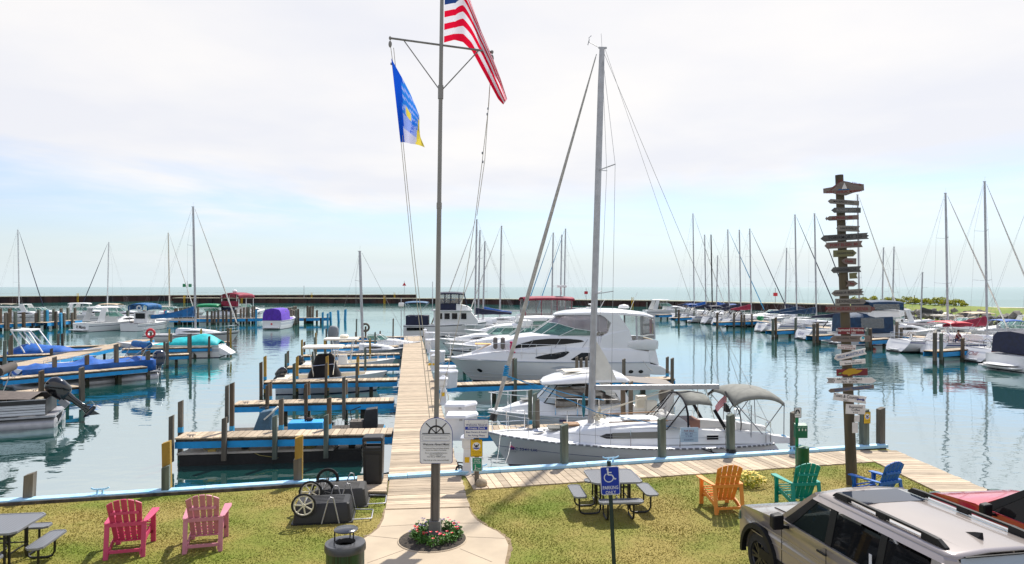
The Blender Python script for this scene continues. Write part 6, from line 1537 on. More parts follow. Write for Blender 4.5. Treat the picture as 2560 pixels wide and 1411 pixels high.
for x, w_, zz, th in ((5.75, .5, 4.18, .06), (5.5, 1.05, 4.20, .14), (4.9, 1.48, 4.22, .24), (3.4, 1.66, 4.24, .34), (1.6, 1.70, 4.22, .34), (.2, 1.66, 4.12, .26), (-.35, 1.55, 4.0, .18), (-.45, 1.3, 3.95, .08)):
    rg.append([(x, w_, zz), (x, w_ * .99, zz + th * .4), (x, w_ * .88, zz + th * .8), (x, w_ * .5, zz + th), (x, -w_ * .5, zz + th), (x, -w_ * .88, zz + th * .8), (x, -w_ * .99, zz + th * .4), (x, -w_, zz), (x, -w_ * .8, zz - .05), (x, w_ * .8, zz - .05)])
MB().rings(rg).build('hardtop', 'gel', ya_, smooth=45)
for s in (1, -1):
    c = MB(); c.prism([(3.15, s * 1.60, 4.26), (1.9, s * 1.62, 4.26), (1.25, s * 1.66, 3.3), (.9, s * 1.75, 2.1), (3.2, s * 1.80, 2.1), (3.0, s * 1.75, 2.9), (2.6, s * 1.66, 3.15), (2.4, s * 1.62, 3.7), (2.75, s * 1.60, 4.05)], (0, s * .08, 0)); c.build('side_wing', 'gel', ya_, bevel=.03)
    for xx in (.75, -.38): c = MB(); c.bar((xx, s * 1.62, 2.7), (xx + .03, s * 1.6, 4.15), .10, .05); c.build('canopy_post', 'alu', ya_)
    MB().flat([(-.40, s * 1.63, 2.72), (.72, s * 1.63, 2.72), (.75, s * 1.60, 4.1), (-.36, s * 1.60, 4.0)]).build('clear_curtain', glassM, ya_)
    c = MB(); c.rings([[(x, s * (y0), z0), (x, s * (y0 + .12), z0 + hh * .5), (x, s * (y0 + .04), z0 + hh), (x, s * (y0 - .35), z0 + hh * .98), (x, s * (y0 - .4), z0)] for x, y0, z0, hh in ((1.35, 1.78, 2.1, .42), (.8, 1.86, 2.08, .58), (.1, 1.86, 2.05, .66), (-.4, 1.72, 2.05, .62), (-.62, 1.5, 2.10, .48))]); c.build('aft_coaming', 'gel', ya_, smooth=50)
c = MB(); c.rings([[(-.45, -1.5, 2.05), (-.45, 1.5, 2.05), (-.62, 1.5, 2.05), (-.62, -1.5, 2.05)], [(-.40, -1.5, 2.62), (-.40, 1.5, 2.62), (-.56, 1.5, 2.62), (-.56, -1.5, 2.62)]]); c.build('stern_bench', mat('tanpad', (.62, .44, .26), .7), ya_, bevel=.05)
MB().flat([(-.42, -1.58, 2.68), (-.42, 1.58, 2.68), (-.38, 1.55, 4.0), (-.38, -1.55, 4.0)]).build('stern_curtain', glassM, ya_)
MB().box((-.36, .55, 3.0), (-.34, .85, 3.9)).build('hanging_towel', 'red', ya_); MB().box((-.36, 1.2, 3.0), (-.34, 1.4, 3.6)).build('hanging_vest', 'signyellow', ya_)
MB().rings([[(.05, -1.9, 1.30), (.05, 1.9, 1.30), (.05, 1.86, 2.02), (.05, -1.86, 2.02)], [(-.65, -1.75, 1.05), (-.65, 1.75, 1.05), (-.45, 1.6, 2.1), (-.45, -1.6, 2.1)]]).build('transom', 'gel', ya_, bevel=.06)
c = MB(); c.rings([[(.3, -1.95, .55), (.3, 1.95, .55), (.3, 1.95, 1.25), (.3, -1.95, 1.25)], [(-.7, -1.85, .50), (-.7, 1.85, .50), (-.7, 1.85, 1.05), (-.7, -1.85, 1.05)], [(-1.35, -1.62, .46), (-1.35, 1.62, .46), (-1.35, 1.62, .70), (-1.35, -1.62, .70)], [(-1.55, -1.35, .48), (-1.55, 1.35, .48), (-1.55, 1.35, .62), (-1.55, -1.35, .62)]]); c.build('swim_platform', 'gel', ya_, bevel=.05)
c = MB(); c.box((-1.40, -1.45, .70), (-.75, 1.45, .715)); c.build('platform_deck', mat('teakdeck', (.50, .36, .20), .7, var=.15, sc=8), ya_)
rail(ya_, h, .42, .995, 1.05, 9, r=.018, mid=True, inset=.12)
c = MB(); c.lathe([(.12, 0), (.34, .03), (.36, .10), (.28, .22), (0, .28)], 18, (1.2, 0, 4.56)); c.build('radar_dome', 'white', ya_, smooth=50)
c = MB(); c.tube([(1.0, .9, 4.5), (.55, .95, 5.6)], .014, 5); c.tube([(2.6, -.9, 4.5), (2.2, -.95, 5.2)], .014, 5); c.build('antenna', 'white', ya_)
c = MB(); c.box((3.0, -.35, 4.56), (3.6, .35, 4.66)); c.tube([(3.3, 0, 4.6), (3.3, 0, 4.8)], .05, 8); c.box((3.2, -.55, 4.8), (3.4, .55, 4.88)); c.build('scanner', 'white', ya_)
mk('fender', (.20, .17, .16), .8, var=.1)
for x, y in ((9.55, 1.35), (9.10, 1.5)):
    c = MB(); c.lathe([(.03, .42), (.13, .36), (.14, .05), (.13, -.25), (.05, -.34)], 12, (x, y, 2.45)); c.build('fender', 'fender', ya_, smooth=50)
c = MB(); c.ell((8.6, 1.75, 2.55), (.10, .08, .07), 8, 6); c.ell((8.6, 1.78, 2.25), (.08, .05, .28), 8, 6); c.ell((8.45, 1.8, 1.95), (.12, .05, .05), 8, 6); c.build('pink_line_coil', mat('pinkline', (.55, .02, .12), .8), ya_, smooth=60)
for o in [o for o in bpy.data.objects if o not in n_before]:
    o.data.transform(YX)

# ---------------------------------------------------------------- more boats on the right of the main dock
def bowleft(px, py, d, L): b = V(((px - 1280) / F * d, d, WZ)); return b + V((math.cos(.14), math.sin(.14), 0)) * L, R(188)
p, a = bowleft(1112, 871, 53, 11.5)
express('white express cruiser with hardtop and green tinted windscreen just behind the big yacht', p, a, 11.5, 3.8, 1.35, 'hard', rails=True, radar=True)
p, a = bowleft(1098, 855, 61, 9.5)
express('low white cruiser with a white arch behind the hardtop express cruiser', p, a, 9.5, 3.3, 1.15, 'arch')
p, a = bowleft(1160, 830, 69, 12)
tt_, hh_ = express('white flybridge cruiser with a dark red bimini', p, a, 12, 3.9, 1.4, None)
MB().rings([[(x, y * w_, zz + dz) for y, dz in ((1, 0), (.9, .75), (-.9, .75), (-1, 0))] for x, w_, zz in ((6.6, 1.0, 2.4), (5.9, 1.45, 2.5), (2.5, 1.5, 2.5), (1.8, 1.35, 2.5))]).build('flybridge', 'white', tt_, bevel=.08)
canopy(tt_, 1.0, 6.2, 1.55, 5.0, 'burgundy', .25, .05, flap=.15)
for s in (1, -1):
    bows(tt_, [[(x, s * 1.5, 3.1), (x, s * 1.5, 4.75)] for x in (1.3, 2.8, 4.4, 6.0)], 'burgundy', .04)
    MB().flat([(1.2, s * 1.52, 3.2), (6.0, s * 1.52, 3.2), (6.0, s * 1.5, 4.7), (1.2, s * 1.5, 4.7)]).build('clear_curtain', glassM, tt_)
MB().flat([(6.1, -1.5, 3.2), (6.1, 1.5, 3.2), (6.1, 1.5, 4.75), (6.1, -1.5, 4.75)]).build('front_curtain', glassM, tt_)
c = MB(); c.tube([(2, 0, 5.2), (2.1, 0, 5.9)], .06, 6); c.box((1.6, -.5, 5.9), (2.4, .5, 6.15)); c.build('radar_mast', 'white', tt_, bevel=.05)
# trawler lying across the dock end
pT = V(((1012 - 1280) / F * 84, 84, WZ)); tw_ = thing('trawler', 'white trawler with navy flybridge canvas lying across the far end of the dock', 'trawler', pT, R(3))
h = Hull(10.0, 3.8, 1.7, 1.35, .6, .92, .4, 2.4, .4, .95, .08, 0, .08)
build_hull(tw_, h, 'gel', [(.05, .10, 'navy'), (.95, 1.05, 'navy')]); deck(tw_, h); rubrail(tw_, h, 'white', .05)
MB().rings([[(x, y * w_, zz) for y, zz in ((1, 1.3), (.97, 3.05), (-.97, 3.05), (-1, 1.3))] for x, w_ in ((3.6, 1.6), (8.0, 1.55))] + [[(8.9, y * 1.3, zz) for y, zz in ((1, 1.3), (.95, 1.9), (-.95, 1.9), (-1, 1.3))]]).build('deckhouse', 'white', tw_, smooth=20)
for s in (1, -1):
    for x in (4.0, 4.9, 5.8, 6.9): MB().box((x, s * 1.6 - .03, 2.1), (x + .62, s * 1.6 + .03, 2.8)).build('window', 'winblack', tw_)
MB().box((3.3, -1.75, 3.06), (8.2, 1.75, 3.16)).build('boat_deck', 'white', tw_, bevel=.03)
MB().rings([[(x, y * w_, zz) for y, zz in ((1, 3.17), (.98, 4.0), (-.98, 4.0), (-1, 3.17))] for x, w_ in ((4.0, 1.3), (6.2, 1.3), (6.7, 1.0))]).build('flybridge_cloth', 'navy', tw_)
MB().rings([[(x, y * w_, zz) for y, zz in ((1, 3.17), (.98, z1), (-.98, z1), (-1, 3.17))] for x, w_, z1 in ((6.3, 1.34, 3.95), (7.7, 1.3, 3.6), (8.1, 1.0, 3.3))]).build('flybridge_coaming', 'white', tw_)
canopy(tw_, 3.9, 7.3, 1.45, 5.35, 'navy', .22, .05, flap=.12)
for s in (1, -1):
    bows(tw_, [[(x, s * 1.35, 3.9), (x, s * 1.4, 5.2)] for x in (4.0, 4.9, 5.6, 6.6)] + [[(7.6, s * 1.3, 3.6), (7.2, s * 1.4, 5.2)]], 'navy', .045)
    MB().flat([(4.0, s * 1.37, 4.0), (6.8, s * 1.37, 4.0), (7.2, s * 1.4, 5.1), (4.0, s * 1.4, 5.1)]).build('clear_curtain', glassM, tw_)
MB().box((.25, -1.5, 1.35), (2.9, 1.5, 2.5)).build('cockpit_cover', 'navy', tw_, bevel=.08)
bimini(tw_, .1, 2.9, 1.5, 4.2, 2.4, mat('slateblue', (.06, .14, .25), .7), .2)
for s in (1, -1): MB().box((.4, s * 1.84 - .03, .75), (2.9, s * 1.84 + .03, 1.12)).build('hull_panel', 'winblack', tw_)
c = MB(); c.tube([(3.2, .9, 1.4), (3.9, .6, 3.2)], .07, 6); c.build('wooden_ladder', mat('varnish', (.35, .18, .04), .4), tw_)
MB().tube([(3.4, -.4, 3.1), (3.4, -.4, 6.6)], .05, 6).build('signal_mast', 'white', tw_)
# tall pole with a round white dish at the dock end
t = thing('light_pole', 'thin pole with a small white box on top near the dock end', 'pole', V(((1003 - 1280) / F * 71, 71, -.3)))
MB().tube([(0, 0, 0), (0, 0, zat(745, 71) + .3)], .04, 6).build('pole', 'alu', t); zz = zat(762, 71) + .3; MB().box((-.28, -.12, zz - .22), (.28, .12, zz + .2)).build('lamp_box', 'white', t, bevel=.1)
cl = ['navy', None, 'tarp', None, 'navy', None, None]
labs = ['sailboat whose mast is the leftmost of the tall cluster behind the trawler', 'sailboat with the middle mast of the cluster behind the trawler', 'sailboat with the rightmost mast of the cluster behind the trawler', 'sailboat whose single mast rises between the trawler and the grey forestay', 'sailboat with blue stays behind the red bimini cruiser', 'sailboat whose mast stands left of the pair behind the big yacht', 'sailboat with the tallest mast behind the big yacht hardtop']
for (mx, my, d, L_, B_, jb), cv, lab in zip(((1187, 550, 90, 11, 3.4, 'sailcloth'), (1195.5, 577, 98, 10, 3.2, None), (1207.5, 605, 94, 9, 3, 'sailcloth'), (1249.5, 566, 101, 11, 3.4, 'sailcloth'), (1379, 583, 105, 10, 3.3, 'bluepaint'), (1400.5, 588, 109, 10, 3.2, None), (1410, 573, 114, 11, 3.4, 'bluepaint')), cl, labs):
    mp_ = V(((mx - 1280) / F * d, d, WZ)); u = V((math.cos(R(188)), math.sin(R(188)), 0)); xm = L_ * .56
    sailboat(lab, mp_ - u * xm, R(188), L_, B_, xm, zat(my, d) - WZ, jb, cv, group='sailboats beyond the motor yachts', wheel=False, scoop=.3)

# ---------------------------------------------------------------- the right hand row
def mastx(px, sp_, hd):
    A = sp_; Bq = sp_ + V((math.cos(hd), math.sin(hd), 0)); t, p = rayline(px, A, Bq); return t, p.y
HDR = R(7)
row = [  # label, stern column, row, mast column, mast top, L, B, jib, boom cover, dodger, bimini, text
 ('sailboat with furled blue cover second from the far end of the right row, tall mast', 1676, 798, 1709, 535, 11, 3.4, 'sailcloth', 'navy', 'navy', None, None),
 ('sailboat third from the far end of the right row, blue bimini over its stern', 1702, 801, 1765, 588, 10, 3.2, None, 'tarp', None, 'tarp', None),
 ('sailboat with a black mast in the far part of the right row', 1721, 807, 1779, 588, 10, 3.2, None, 'navy', 'navy', None, None),
 ('sailboat with a bright blue headsail sleeve in the right row', 1755, 810, 1804, 575, 11, 3.4, 'bluepaint', 'navy', 'navy', 'navy', None),
 ('sailboat with a white ring buoy at its stern rail in the right row', 1782, 813, 1836, 576, 11, 3.4, None, 'navy', 'darkcanvas', None, None),
 ('sailboat with a dark red sail cover in the middle of the right row', 1806, 816, 1864, 573, 11, 3.4, 'navy', 'burgundy', None, None, None),
 ('sailboat with a green cloth on its stern rail and lettering on the transom', 1893, 830, 1992, 538, 12, 3.7, 'navy', 'tealnavy', None, None, 'SIX'),
 ('sailboat close beside the green clothed one, with a taller slender mast', 1924, 833, 2041, 535, 12, 3.6, 'navy', 'tealnavy', None, None, None),
 ('sailboat with navy sail cover and broad rounded transom beside the mileage signpost', 1997, 849, 2149, 488, 13, 3.9, 'sailcloth', 'navy', 'navy', None, 'Gypsy'),
 ('sailboat with a plain white boom right of the signpost and the orange buoy', 2232, 880, 2370, 484, 12, 3.8, 'sailcloth', None, None, None, None),
 ('sailboat with a dark red sail cover and a red canopy at right', 2320, 887, 2468, 455, 12, 3.8, 'sailcloth', 'burgundy', None, 'red', None),
 ('sailboat with red script on its round white transom', 2424, 906, 2600, 440, 11, 3.7, None, None, 'navy', None, 'Chill'),
]
for lab, sx_, sy_, mx, my, L_, B_, jb, cv, dc, bc, tx_ in row:
    sp_ = at(sx_, sy_, WZ); t_, dm = mastx(mx, sp_, HDR); t_ = min(max(t_, L_ * .42), L_ * .72) if mx < 2590 else L_ * .58
    dm = sp_.y + t_ * math.sin(HDR)
    t, h = sailboat(lab, sp_, HDR, L_, B_, t_, zat(my, dm) - WZ, jb, cv, dc, bc, 'gel', 'inkblue' if tx_ != 'Chill' else 'inkred', .70, tx_, 'inkred' if tx_ == 'Chill' else 'inkblue', group='sailboats in the right hand row', mm='black' if mx == 1779 else 'alu', fb=1.25)
    if mx == 1836: MB().tube([(.3, .7 + .3 * math.cos(a * PI / 8), 1.6 + .3 * math.sin(a * PI / 8)) for a in range(16)], .1, 6, loop=True).build('ring_buoy', 'white', t)
    if mx == 1992: MB().ell((.9, .9, 1.75), (.5, .4, .35), 9, 6, .2).build('stern_cloth', 'green', t, smooth=60)
express('white cruiser at the far end of the right row, with a tall white cabin', at(1612, 791, WZ), HDR, 10, 3.4, 1.4, 'hard', 'white')
t, h = express('motor cruiser with a large navy canvas enclosure behind the signpost', at(2092, 861, WZ), HDR, 11.5, 3.9, 1.3, None, enclosure='tealnavy', eh=.85)
MB().rings([[(x, y * w_, zz + dz) for y, dz in ((1, 0), (.9, .75), (-.9, .75), (-1, 0))] for x, w_, zz in ((7.2, .6, 2.95), (6.0, 1.5, 2.8), (3.2, 1.6, 2.8), (2.6, 1.4, 2.8))]).build('flybridge', 'white', t, bevel=.08)
canopy(t, 2.6, 6.4, 1.55, 4.55, 'tealnavy', .22, .05, flap=.75)
for s in (1, -1): MB().flat([(3.0, s * 1.6, 3.65), (5.9, s * 1.6, 3.65), (5.9, s * 1.57, 4.2), (3.0, s * 1.57, 4.2)]).build('clear_panel', glassM, t)
t, h = express('sailboat shaped cruiser with a big dark navy cockpit enclosure at the right edge', at(2512, 926, WZ), HDR, 11, 3.9, 1.25, None, enclosure='navy', stripe='gelgrey', eh=.70)
MB().ell((-.35, 0, .45), (.75, 1.35, .10), 16, 6).build('swim_step', 'gel', t, smooth=60)
console_boat('center console boat with a white T-top and radar behind the row at right', V((43.0, 73, WZ)), R(10), 8, 2.8, .95, None, True, 2.9, radar=True)
express('small boat with a bright blue bimini near the right edge', V((48.5, 70, WZ)), R(15), 8, 2.9, 1.0, 'bimini', 'tarp')
t = thing('mooring_buoy', 'bright orange red round buoy hanging by the pier behind the signpost', 'buoy', at(2183, 866, WZ) + V((0, 0, .1)))
MB().ell((0, 0, .28), (.30, .30, .30), 14, 10).build('float', mat('orangered', (.85, .06, .02), .4), t, smooth=60); MB().tube([(0, 0, .5), (0, 0, .9)], .04, 6).build('neck', 'black', t)
# piers between the sterns of the right row
RG = 'finger piers of the right hand row'
for lab, pa, pb, fp_ in (('far blue pier beside the white cruiser at the end of the right row', (1616, 778), (1682, 776), [(1617, 757, 'g'), (1650, 760, 'g')]),
                 ('small low blue pier in the far right row', (1648, 787.5), (1680, 786.5), [(1690, 772, 'g')]),
                 ('pier in the right row beside the white ring buoy', (1690, 795), (1730, 793), [(1697, 775, 'g'), (1735, 778, 'g')]),
                 ('long blue pier beside the dark red sail cover', (1795, 806), (1890, 803), [(1793, 782, 'g'), (1835, 783, 'g'), (1854, 787, 'g'), (1861, 787, 'g'), (1880, 786, 'g')]),
                 ('blue pier between the two middle sailboats of the right row', (1932, 827), (1996, 824), [(1932, 797, 'g'), (1940, 794, 'g'), (1989, 795, 'g')]),
                 ('blue pier left of the mileage signpost in the right row', (2036, 840), (2110, 836), [(2035, 810, 'g'), (2044, 808, 'g')]),
                 ('blue pier by the orange buoy', (2172, 850), (2235, 846), [(2167, 821, 'g'), (2176, 822, 'g'), (2242, 805, 'g'), (2253, 820, 'g')]),
                 ('blue pier between the red canopy sailboat and the red script sailboat', (2340, 879), (2440, 872), [(2337, 832, 'g'), (2353, 834, 'g'), (2406, 846, 'g')])):
    ps = fp_; w0 = 1.0
    finger('finger_pier', lab, pa, pb, w0, ps, [], RG, pw=.21, beam=.34, plankw=.3, cleat=False)
A_, B_ = V((43, 46, 0)), V((31.5, 134, 0)); rd = thing('row_dock', 'long dock carrying the right hand row of sailboats, mostly hidden behind their bows', 'dock')
q = V((math.cos(.13), math.sin(.13), 0)) * 2
c = MB(); strip(c, A_, B_, A_ + q, B_ + q, w=.5, gap=.03); c.build('deck', 'plank', rd); c = MB(); c.bar(A_ + V((0, 0, -.2)), B_ + V((0, 0, -.2)), .1, .3); c.build('side_beam', 'blue', rd)
labs2 = ['sailboat behind the right row with a slim mast left of the green clothed boat masts', 'sailboat far behind the right row, left one of the two masts beside the signpost', 'sailboat far behind the right row, right one of the two masts beside the signpost', 'sailboat with a dark furled sail and short mast in front of the grassy bank', 'low white sailboat with bright blue bimini in the second row', 'white cruiser in the second row left of the mast pair', 'white cruiser with windscreen in the second row under the grassy bank', 'white cruiser with a beige bimini in the second row at right', 'second row cruiser with arch behind the red sail cover']
for i, (mx, my, d, kind, cv) in enumerate(((1962, 621, 112, 's', 'navy'), (2204, 620, 104, 's', 'burgundy'), (2230, 618, 99, 's', None), (2301, 682, 92, 's', 'black'), (1790, 640, 126, 's', 'tarp'), (1870, 0, 108, 'e', None), (2150, 0, 92, 'e', 'hard'), (2330, 0, 80, 'e', 'bimini'), (2440, 0, 73, 'e', 'arch'))):
    base_ = V(((mx - 1280) / F * d, d, WZ))
    if kind == 's': sailboat(labs2[i], base_ + V((4.5, .6, 0)), R(188), 9, 3, 4.5, zat(my, d) - WZ, None, cv, None, 'tarp' if i == 4 else None, group='boats of the second row at right', wires=i != 3, wheel=False)
    else: express(labs2[i], base_ + V((8, 1, 0)), R(188), 9, 3.2, 1.2, cv, 'beige' if cv == 'bimini' else 'white', group='boats of the second row at right')

# ---------------------------------------------------------------- left of the main dock
console_boat('white centre console boat with a tall black console cover and beige T-top', V((-13.2, 39.0, WZ)), R(8), 6.0, 2.4, .95, 'darkcanvas', True, 2.52, tilt=45)
console_boat('white centre console boat with a low bow rail, behind the black covered console', V((-13.9, 46.0, WZ)), R(8), 6.0, 2.4, .95, None, True, 2.45, radar=True, bowrail=True)
t, h = express('small white boat with a grey covered outboard behind the white hardtop', V((-14.6, 60.5, WZ)), R(8), 6.5, 2.4, .9, None, win=False)
outboard(t, -.7, 0, 1.1, 1.7, mat('motorcover', (.20, .22, .24), .7), 5)
mp_ = V(((907 - 1280) / F * 57.5, 57.5, WZ)); u = V((math.cos(R(8)), math.sin(R(8)), 0))
sailboat('small white sailboat whose bare silver mast stands alone left of the dock', mp_ - u * 2.6, R(8), 6.5, 2.3, 2.6, zat(630, 57.9) - WZ, None, None, boom=False, fb=.8, wheel=False, scoop=.2, group='sailboats on the left side')
for o_, pts in ((bpy.data.objects['console_boat'], ((5.7, 0, .95), (6.4, .3, .75), (7.2, 1.0, .95))), (bpy.data.objects['console_boat'], ((.3, 1.0, .8), (-.2, 1.6, .6), (-.5, 2.3, .9))), (bpy.data.objects['console_boat.001'], ((5.7, 0, .95), (6.3, -.3, .7), (6.9, -.9, .95))), (cz, ((6.9, .3, .95), (7.4, .5, .8), (8.3, .9, .95))), (cz, ((.3, 1.3, .9), (.2, 1.8, .8), (.1, 2.6, .95))), (ya_, ((13.6, .2, 1.5), (14.2, .5, 1.2), (15.2, .9, .95))), (ya_, ((2.0, 2.0, 1.4), (1.9, 2.8, 1.05), (1.8, 3.4, .95)))):
    MB().tube(pts, .016, 5).build('mooring_line', 'rope', o_, smooth=60)
# work barges by the nearest pier
t = thing('work_barge', 'low flat work barge with a white deck and black hull under the nearest pier', 'barge', V((-11.05, 22.80, WZ)), R(7.5))
MB().box((0, 0, -.4), (5.95, 1.05, .38)).build('hull', 'rubber', t, bevel=.04)
MB().prism([(-.05, -.03, .38), (5.0, -.03, .38), (5.15, 1.08, .38), (.3, 1.08, .38)], (0, 0, .06)).build('deck', mat('bargedeck', (.56, .53, .47), .8, c2=(.40, .37, .33), sc=2), t)
MB().box((5.16, .02, .38), (5.9, 1.03, .42)).build('dark_deck', 'black', t)
c = MB(); c.tube([(.75, .12, .54), (1.0, .12, .52), (1.3, .12, .54)], .03, 6); c.box((.9, .08, .44), (1.15, .16, .52)); c.build('cleat', mat('brass', (.45, .33, .10), .5), t)
c = MB()
for k in range(10): c.tube([(4.2 + .16 * math.cos(a * .8 + k) * (1 + .1 * k % 3), .25 + .18 * math.sin(a * .8 + k), .46 + .010 * k) for a in range(9)], .016, 4)
c.tube([(2.2, .1, .46), (2.6, -.06, .3), (3.2, -.06, .2)], .014, 4); c.build('rope_pile', mat('oldrope', (.30, .25, .08), .9), t)
t = thing('work_boat', 'flat blue work boat with a pump box and tilted console between the two nearest piers', 'work boat', V((-10.9, 25.6, WZ)), R(7.5))
MB().box((0, 0, -.3), (6.0, 1.9, .30)).build('hull', 'bluepaint', t, bevel=.05); MB().box((.05, .05, .304), (5.95, 1.85, .33))  .build('deck', 'darkwood', t)
MB().rings([[(1.05, .4, .33), (1.75, .4, .33), (1.75, 1.1, .33), (1.05, 1.1, .33)], [(1.35, .45, 1.15), (1.8, .45, 1.25), (1.8, 1.05, 1.25), (1.35, 1.05, 1.15)]]).build('console', mat('greyblue', (.07, .14, .20), .5, var=.15), t, bevel=.04)
MB().bar((1.5, .5, .9), (2.0, .6, 1.35), .3, .05).build('console_flap', 'cream', t); c = MB(); c.tube([(1.45 + .16 * math.cos(a * PI / 6), .7 + .16 * math.sin(a * PI / 6), 1.32) for a in range(12)], .02, 5, loop=True); c.build('steering_wheel', 'black', t)
MB().box((2.4, .35, .33), (3.7, 1.1, .75)).build('pump_box', 'blue', t, bevel=.03); c = MB(); c.tube([(3.0, .7, .75), (3.0, .7, 1.0)], .03, 6); c.ell((3.15, .7, .82), (.15, .1, .08), 8, 5); c.build('valve', 'rust', t)
MB().rings([[(5.15, .5, .33), (5.75, .5, .33), (5.75, 1.1, .33), (5.15, 1.1, .33)], [(5.3, .55, 1.15), (5.75, .55, 1.2), (5.75, 1.05, 1.2), (5.3, 1.05, 1.15)]]).build('machine_hood', 'black', t, bevel=.03)
MB().box((4.7, .5, .33), (5.2, 1.1, .72)).build('engine_block', mat('engine', (.14, .12, .10), .7, var=.3), t, bevel=.03); c = MB()
for k in range(5): c.tube([(4.3 + k * .12, .6, .33), (4.4 + k * .15, .7, .75), (4.8, .8, .5 + .05 * k)], .012, 4)
c.tube([(4.75, .8, .7), (4.7, .8, 1.1), (5.1, .8, 1.25)], .02, 5); c.build('hoses', 'black', t)

# pontoon boats
def pontoon(label, p, hd, L, B, cover=None, fence='white', motor='navy', tilt=0, mz=.55):
    t = thing('pontoon_boat', label, 'pontoon boat', p, hd, 'pontoon boats at the left dock')
    for s in (1, -1):
        MB().tube([(0, s * (B / 2 - .35), .12), (.05, s * (B / 2 - .35), .12), (L - .8, s * (B / 2 - .35), .12), (L - .2, s * (B / 2 - .35), .3), (L, s * (B / 2 - .35), .42)], [.25, .32, .32, .22, .05], 14).build('pontoon_tube', 'alu', t, smooth=50)
    MB().box((.0, -B / 2, .46), (L - .3, B / 2, .54)).build('deck', 'alu', t)
    for s in (1, -1):
        c = MB(); c.box((.35, s * (B / 2 - .06) - .012, .56), (L - .5, s * (B / 2 - .06) + .012, 1.22)); f = c.build('fence_panel', fence, t)
        c = MB()
        for zz, w_ in ((.60, .03), (.86, .02), (.93, .02), (1.0, .02), (1.22, .035)): c.bar((.35, s * (B / 2 - .04), zz), (L - .5, s * (B / 2 - .04), zz), .03, w_)
        c.build('fence_rails', 'alu', t)
        if fence == 'black':
            for za, zb_ in ((.60, .70), (.72, .80), (.83, .91), (.94, 1.02)): MB().box((.36, s * (B / 2 - .045) - .015, za), (L - .52, s * (B / 2 - .045) + .015, zb_)).build('fence_stripe', 'plasticwhite', t)
    for x in (.35, L - .5): MB().box((x - .012, -B / 2 + .08, .56), (x + .012, B / 2 - .08, 1.2)).build('end_panel', fence, t)
    if cover:
        nx, ny = 22, 8; rows = []
        for i in range(nx + 1):
            x = lerp(.25, L - .35, i / nx); hz = 1.35 + .33 * max(0, math.sin(i * .72 + .4)) ** 2 * (1 if 2 < i < nx - 1 else .3)
            if i > nx - 5: hz -= .10 * (i - nx + 5)
            rows.append([V((x, (j / ny - .5) * (B + .04), lerp(1.20, hz, (1 - abs(j / ny - .5) * 2) ** .55) + .02 * math.sin(i * 2.1 + j)) if 1 < j < ny - 1 else (x, math.copysign(B / 2 + .05 - (.02 if j in (1, ny - 1) else 0), j - ny / 2), .58 if j in (0, ny) else 1.25)) for j in range(ny + 1)])
        MB().grid(rows).build('boat_cover', cover, t, smooth=60, solid=.01)
    else:
        for x, y in ((.8, -.7), (2.2, -.8), (3.6, .7), (1.4, .8)): MB().box((x, y - .35, .56), (x + .8, y + .35, 1.05)).build('seat', 'canvastan', t, bevel=.06)
        MB().rings([[(2.6, .35, .56), (3.3, .35, .56), (3.3, 1.0, .56), (2.6, 1.0, .56)], [(2.7, .4, 1.35), (3.0, .4, 1.35), (3.0, .95, 1.35), (2.7, .95, 1.35)]]).build('console', 'canvastan', t, bevel=.04)
    outboard(t, -.14, 0, mz, 1.4, motor, tilt)
    c = MB(); c.tube([(-.05, .5, .1), (-.25, .5, .6), (-.25, .9, .6), (-.05, .9, .1)], .018, 5); c.build('boarding_ladder', 'steel', t)
    return t
AA, BB = at(8, 948), at(369, 917); dd = (BB - AA).normalized(); nn = V((-dd.y, dd.x, 0)); ang = math.atan2(dd.y, dd.x)
pt_ = pontoon('pontoon boat under a bright blue tarp with a dark blue outboard', BB + dd * 1.15 + nn * 2.2 + V((0, 0, WZ)), ang + PI, 7.9, 2.5, 'tarp', 'white', mat('yamblue', (.012, .02, .05), .12, coat=.6), 0)
for s in (1, -1): bows(pt_, [[(2.0, s * 1.2, 1.3), (.55, s * 1.2, 2.25)], [(1.2, s * 1.2, 1.3), (.75, s * 1.2, 2.1)]], 'alu', .02)
c = MB(); c.rings([[(.6 + .18 * math.cos(a * PI / 5), y, 2.2 + .2 * math.sin(a * PI / 5) * (1 + .1 * (k % 2))) for a in range(10)] for k, y in enumerate([-1.2 + .3 * i for i in range(9)])]); c.build('rolled_bimini', 'sailblue', pt_, smooth=60)
LA, LB = at(60, 982), at(203, 966); dd = (LB - LA).normalized(); a2 = math.atan2(dd.y, dd.x)
pp = V(((152 - 1280) / F * 30.2, 30.2, WZ))
p3 = pontoon('pontoon boat with black and silver fence panels at the left edge, outboard tilted up', pp, R(24) + PI, 7.5, 2.5, None, 'black', 'blackgloss', 48, .8)
MB().grid([[(x, y, 1.25 + .35 * math.sin(PI * i / 5) * (1 - abs(y) / 1.6)) for y in (-1.2, -.6, 0, .6, 1.2)] for i, x in enumerate((.9, 1.6, 2.6, 3.6, 4.6, 5.4))]).build('boat_cover', mat('brownclothe', (.10, .08, .07), .8, var=.2), p3, smooth=60)
for s in (1, -1): bows(p3, [[(3.2, s * 1.2, 1.2), (1.9, s * 1.15, 2.5)], [(2.4, s * 1.2, 1.2), (2.0, s * 1.15, 2.35)], [(4.4, s * 1.2, 1.2), (2.1, s * 1.15, 2.45)]], 'alu', .02)
c = MB(); c.rings([[(2.0 + .2 * math.cos(a * PI / 5), y, 2.45 + .2 * math.sin(a * PI / 5)) for a in range(10)] for y in [-1.15 + .3 * i for i in range(9)]]); c.build('rolled_bimini', mat('brownroll', (.055, .045, .04), .8), p3, smooth=60)
t = thing('console_boat', 'open white boat bow showing at the left edge beyond the striped pontoon', 'motor boat', V(((-90 - 1280) / F * 42.5, 42.5, WZ)), R(28))
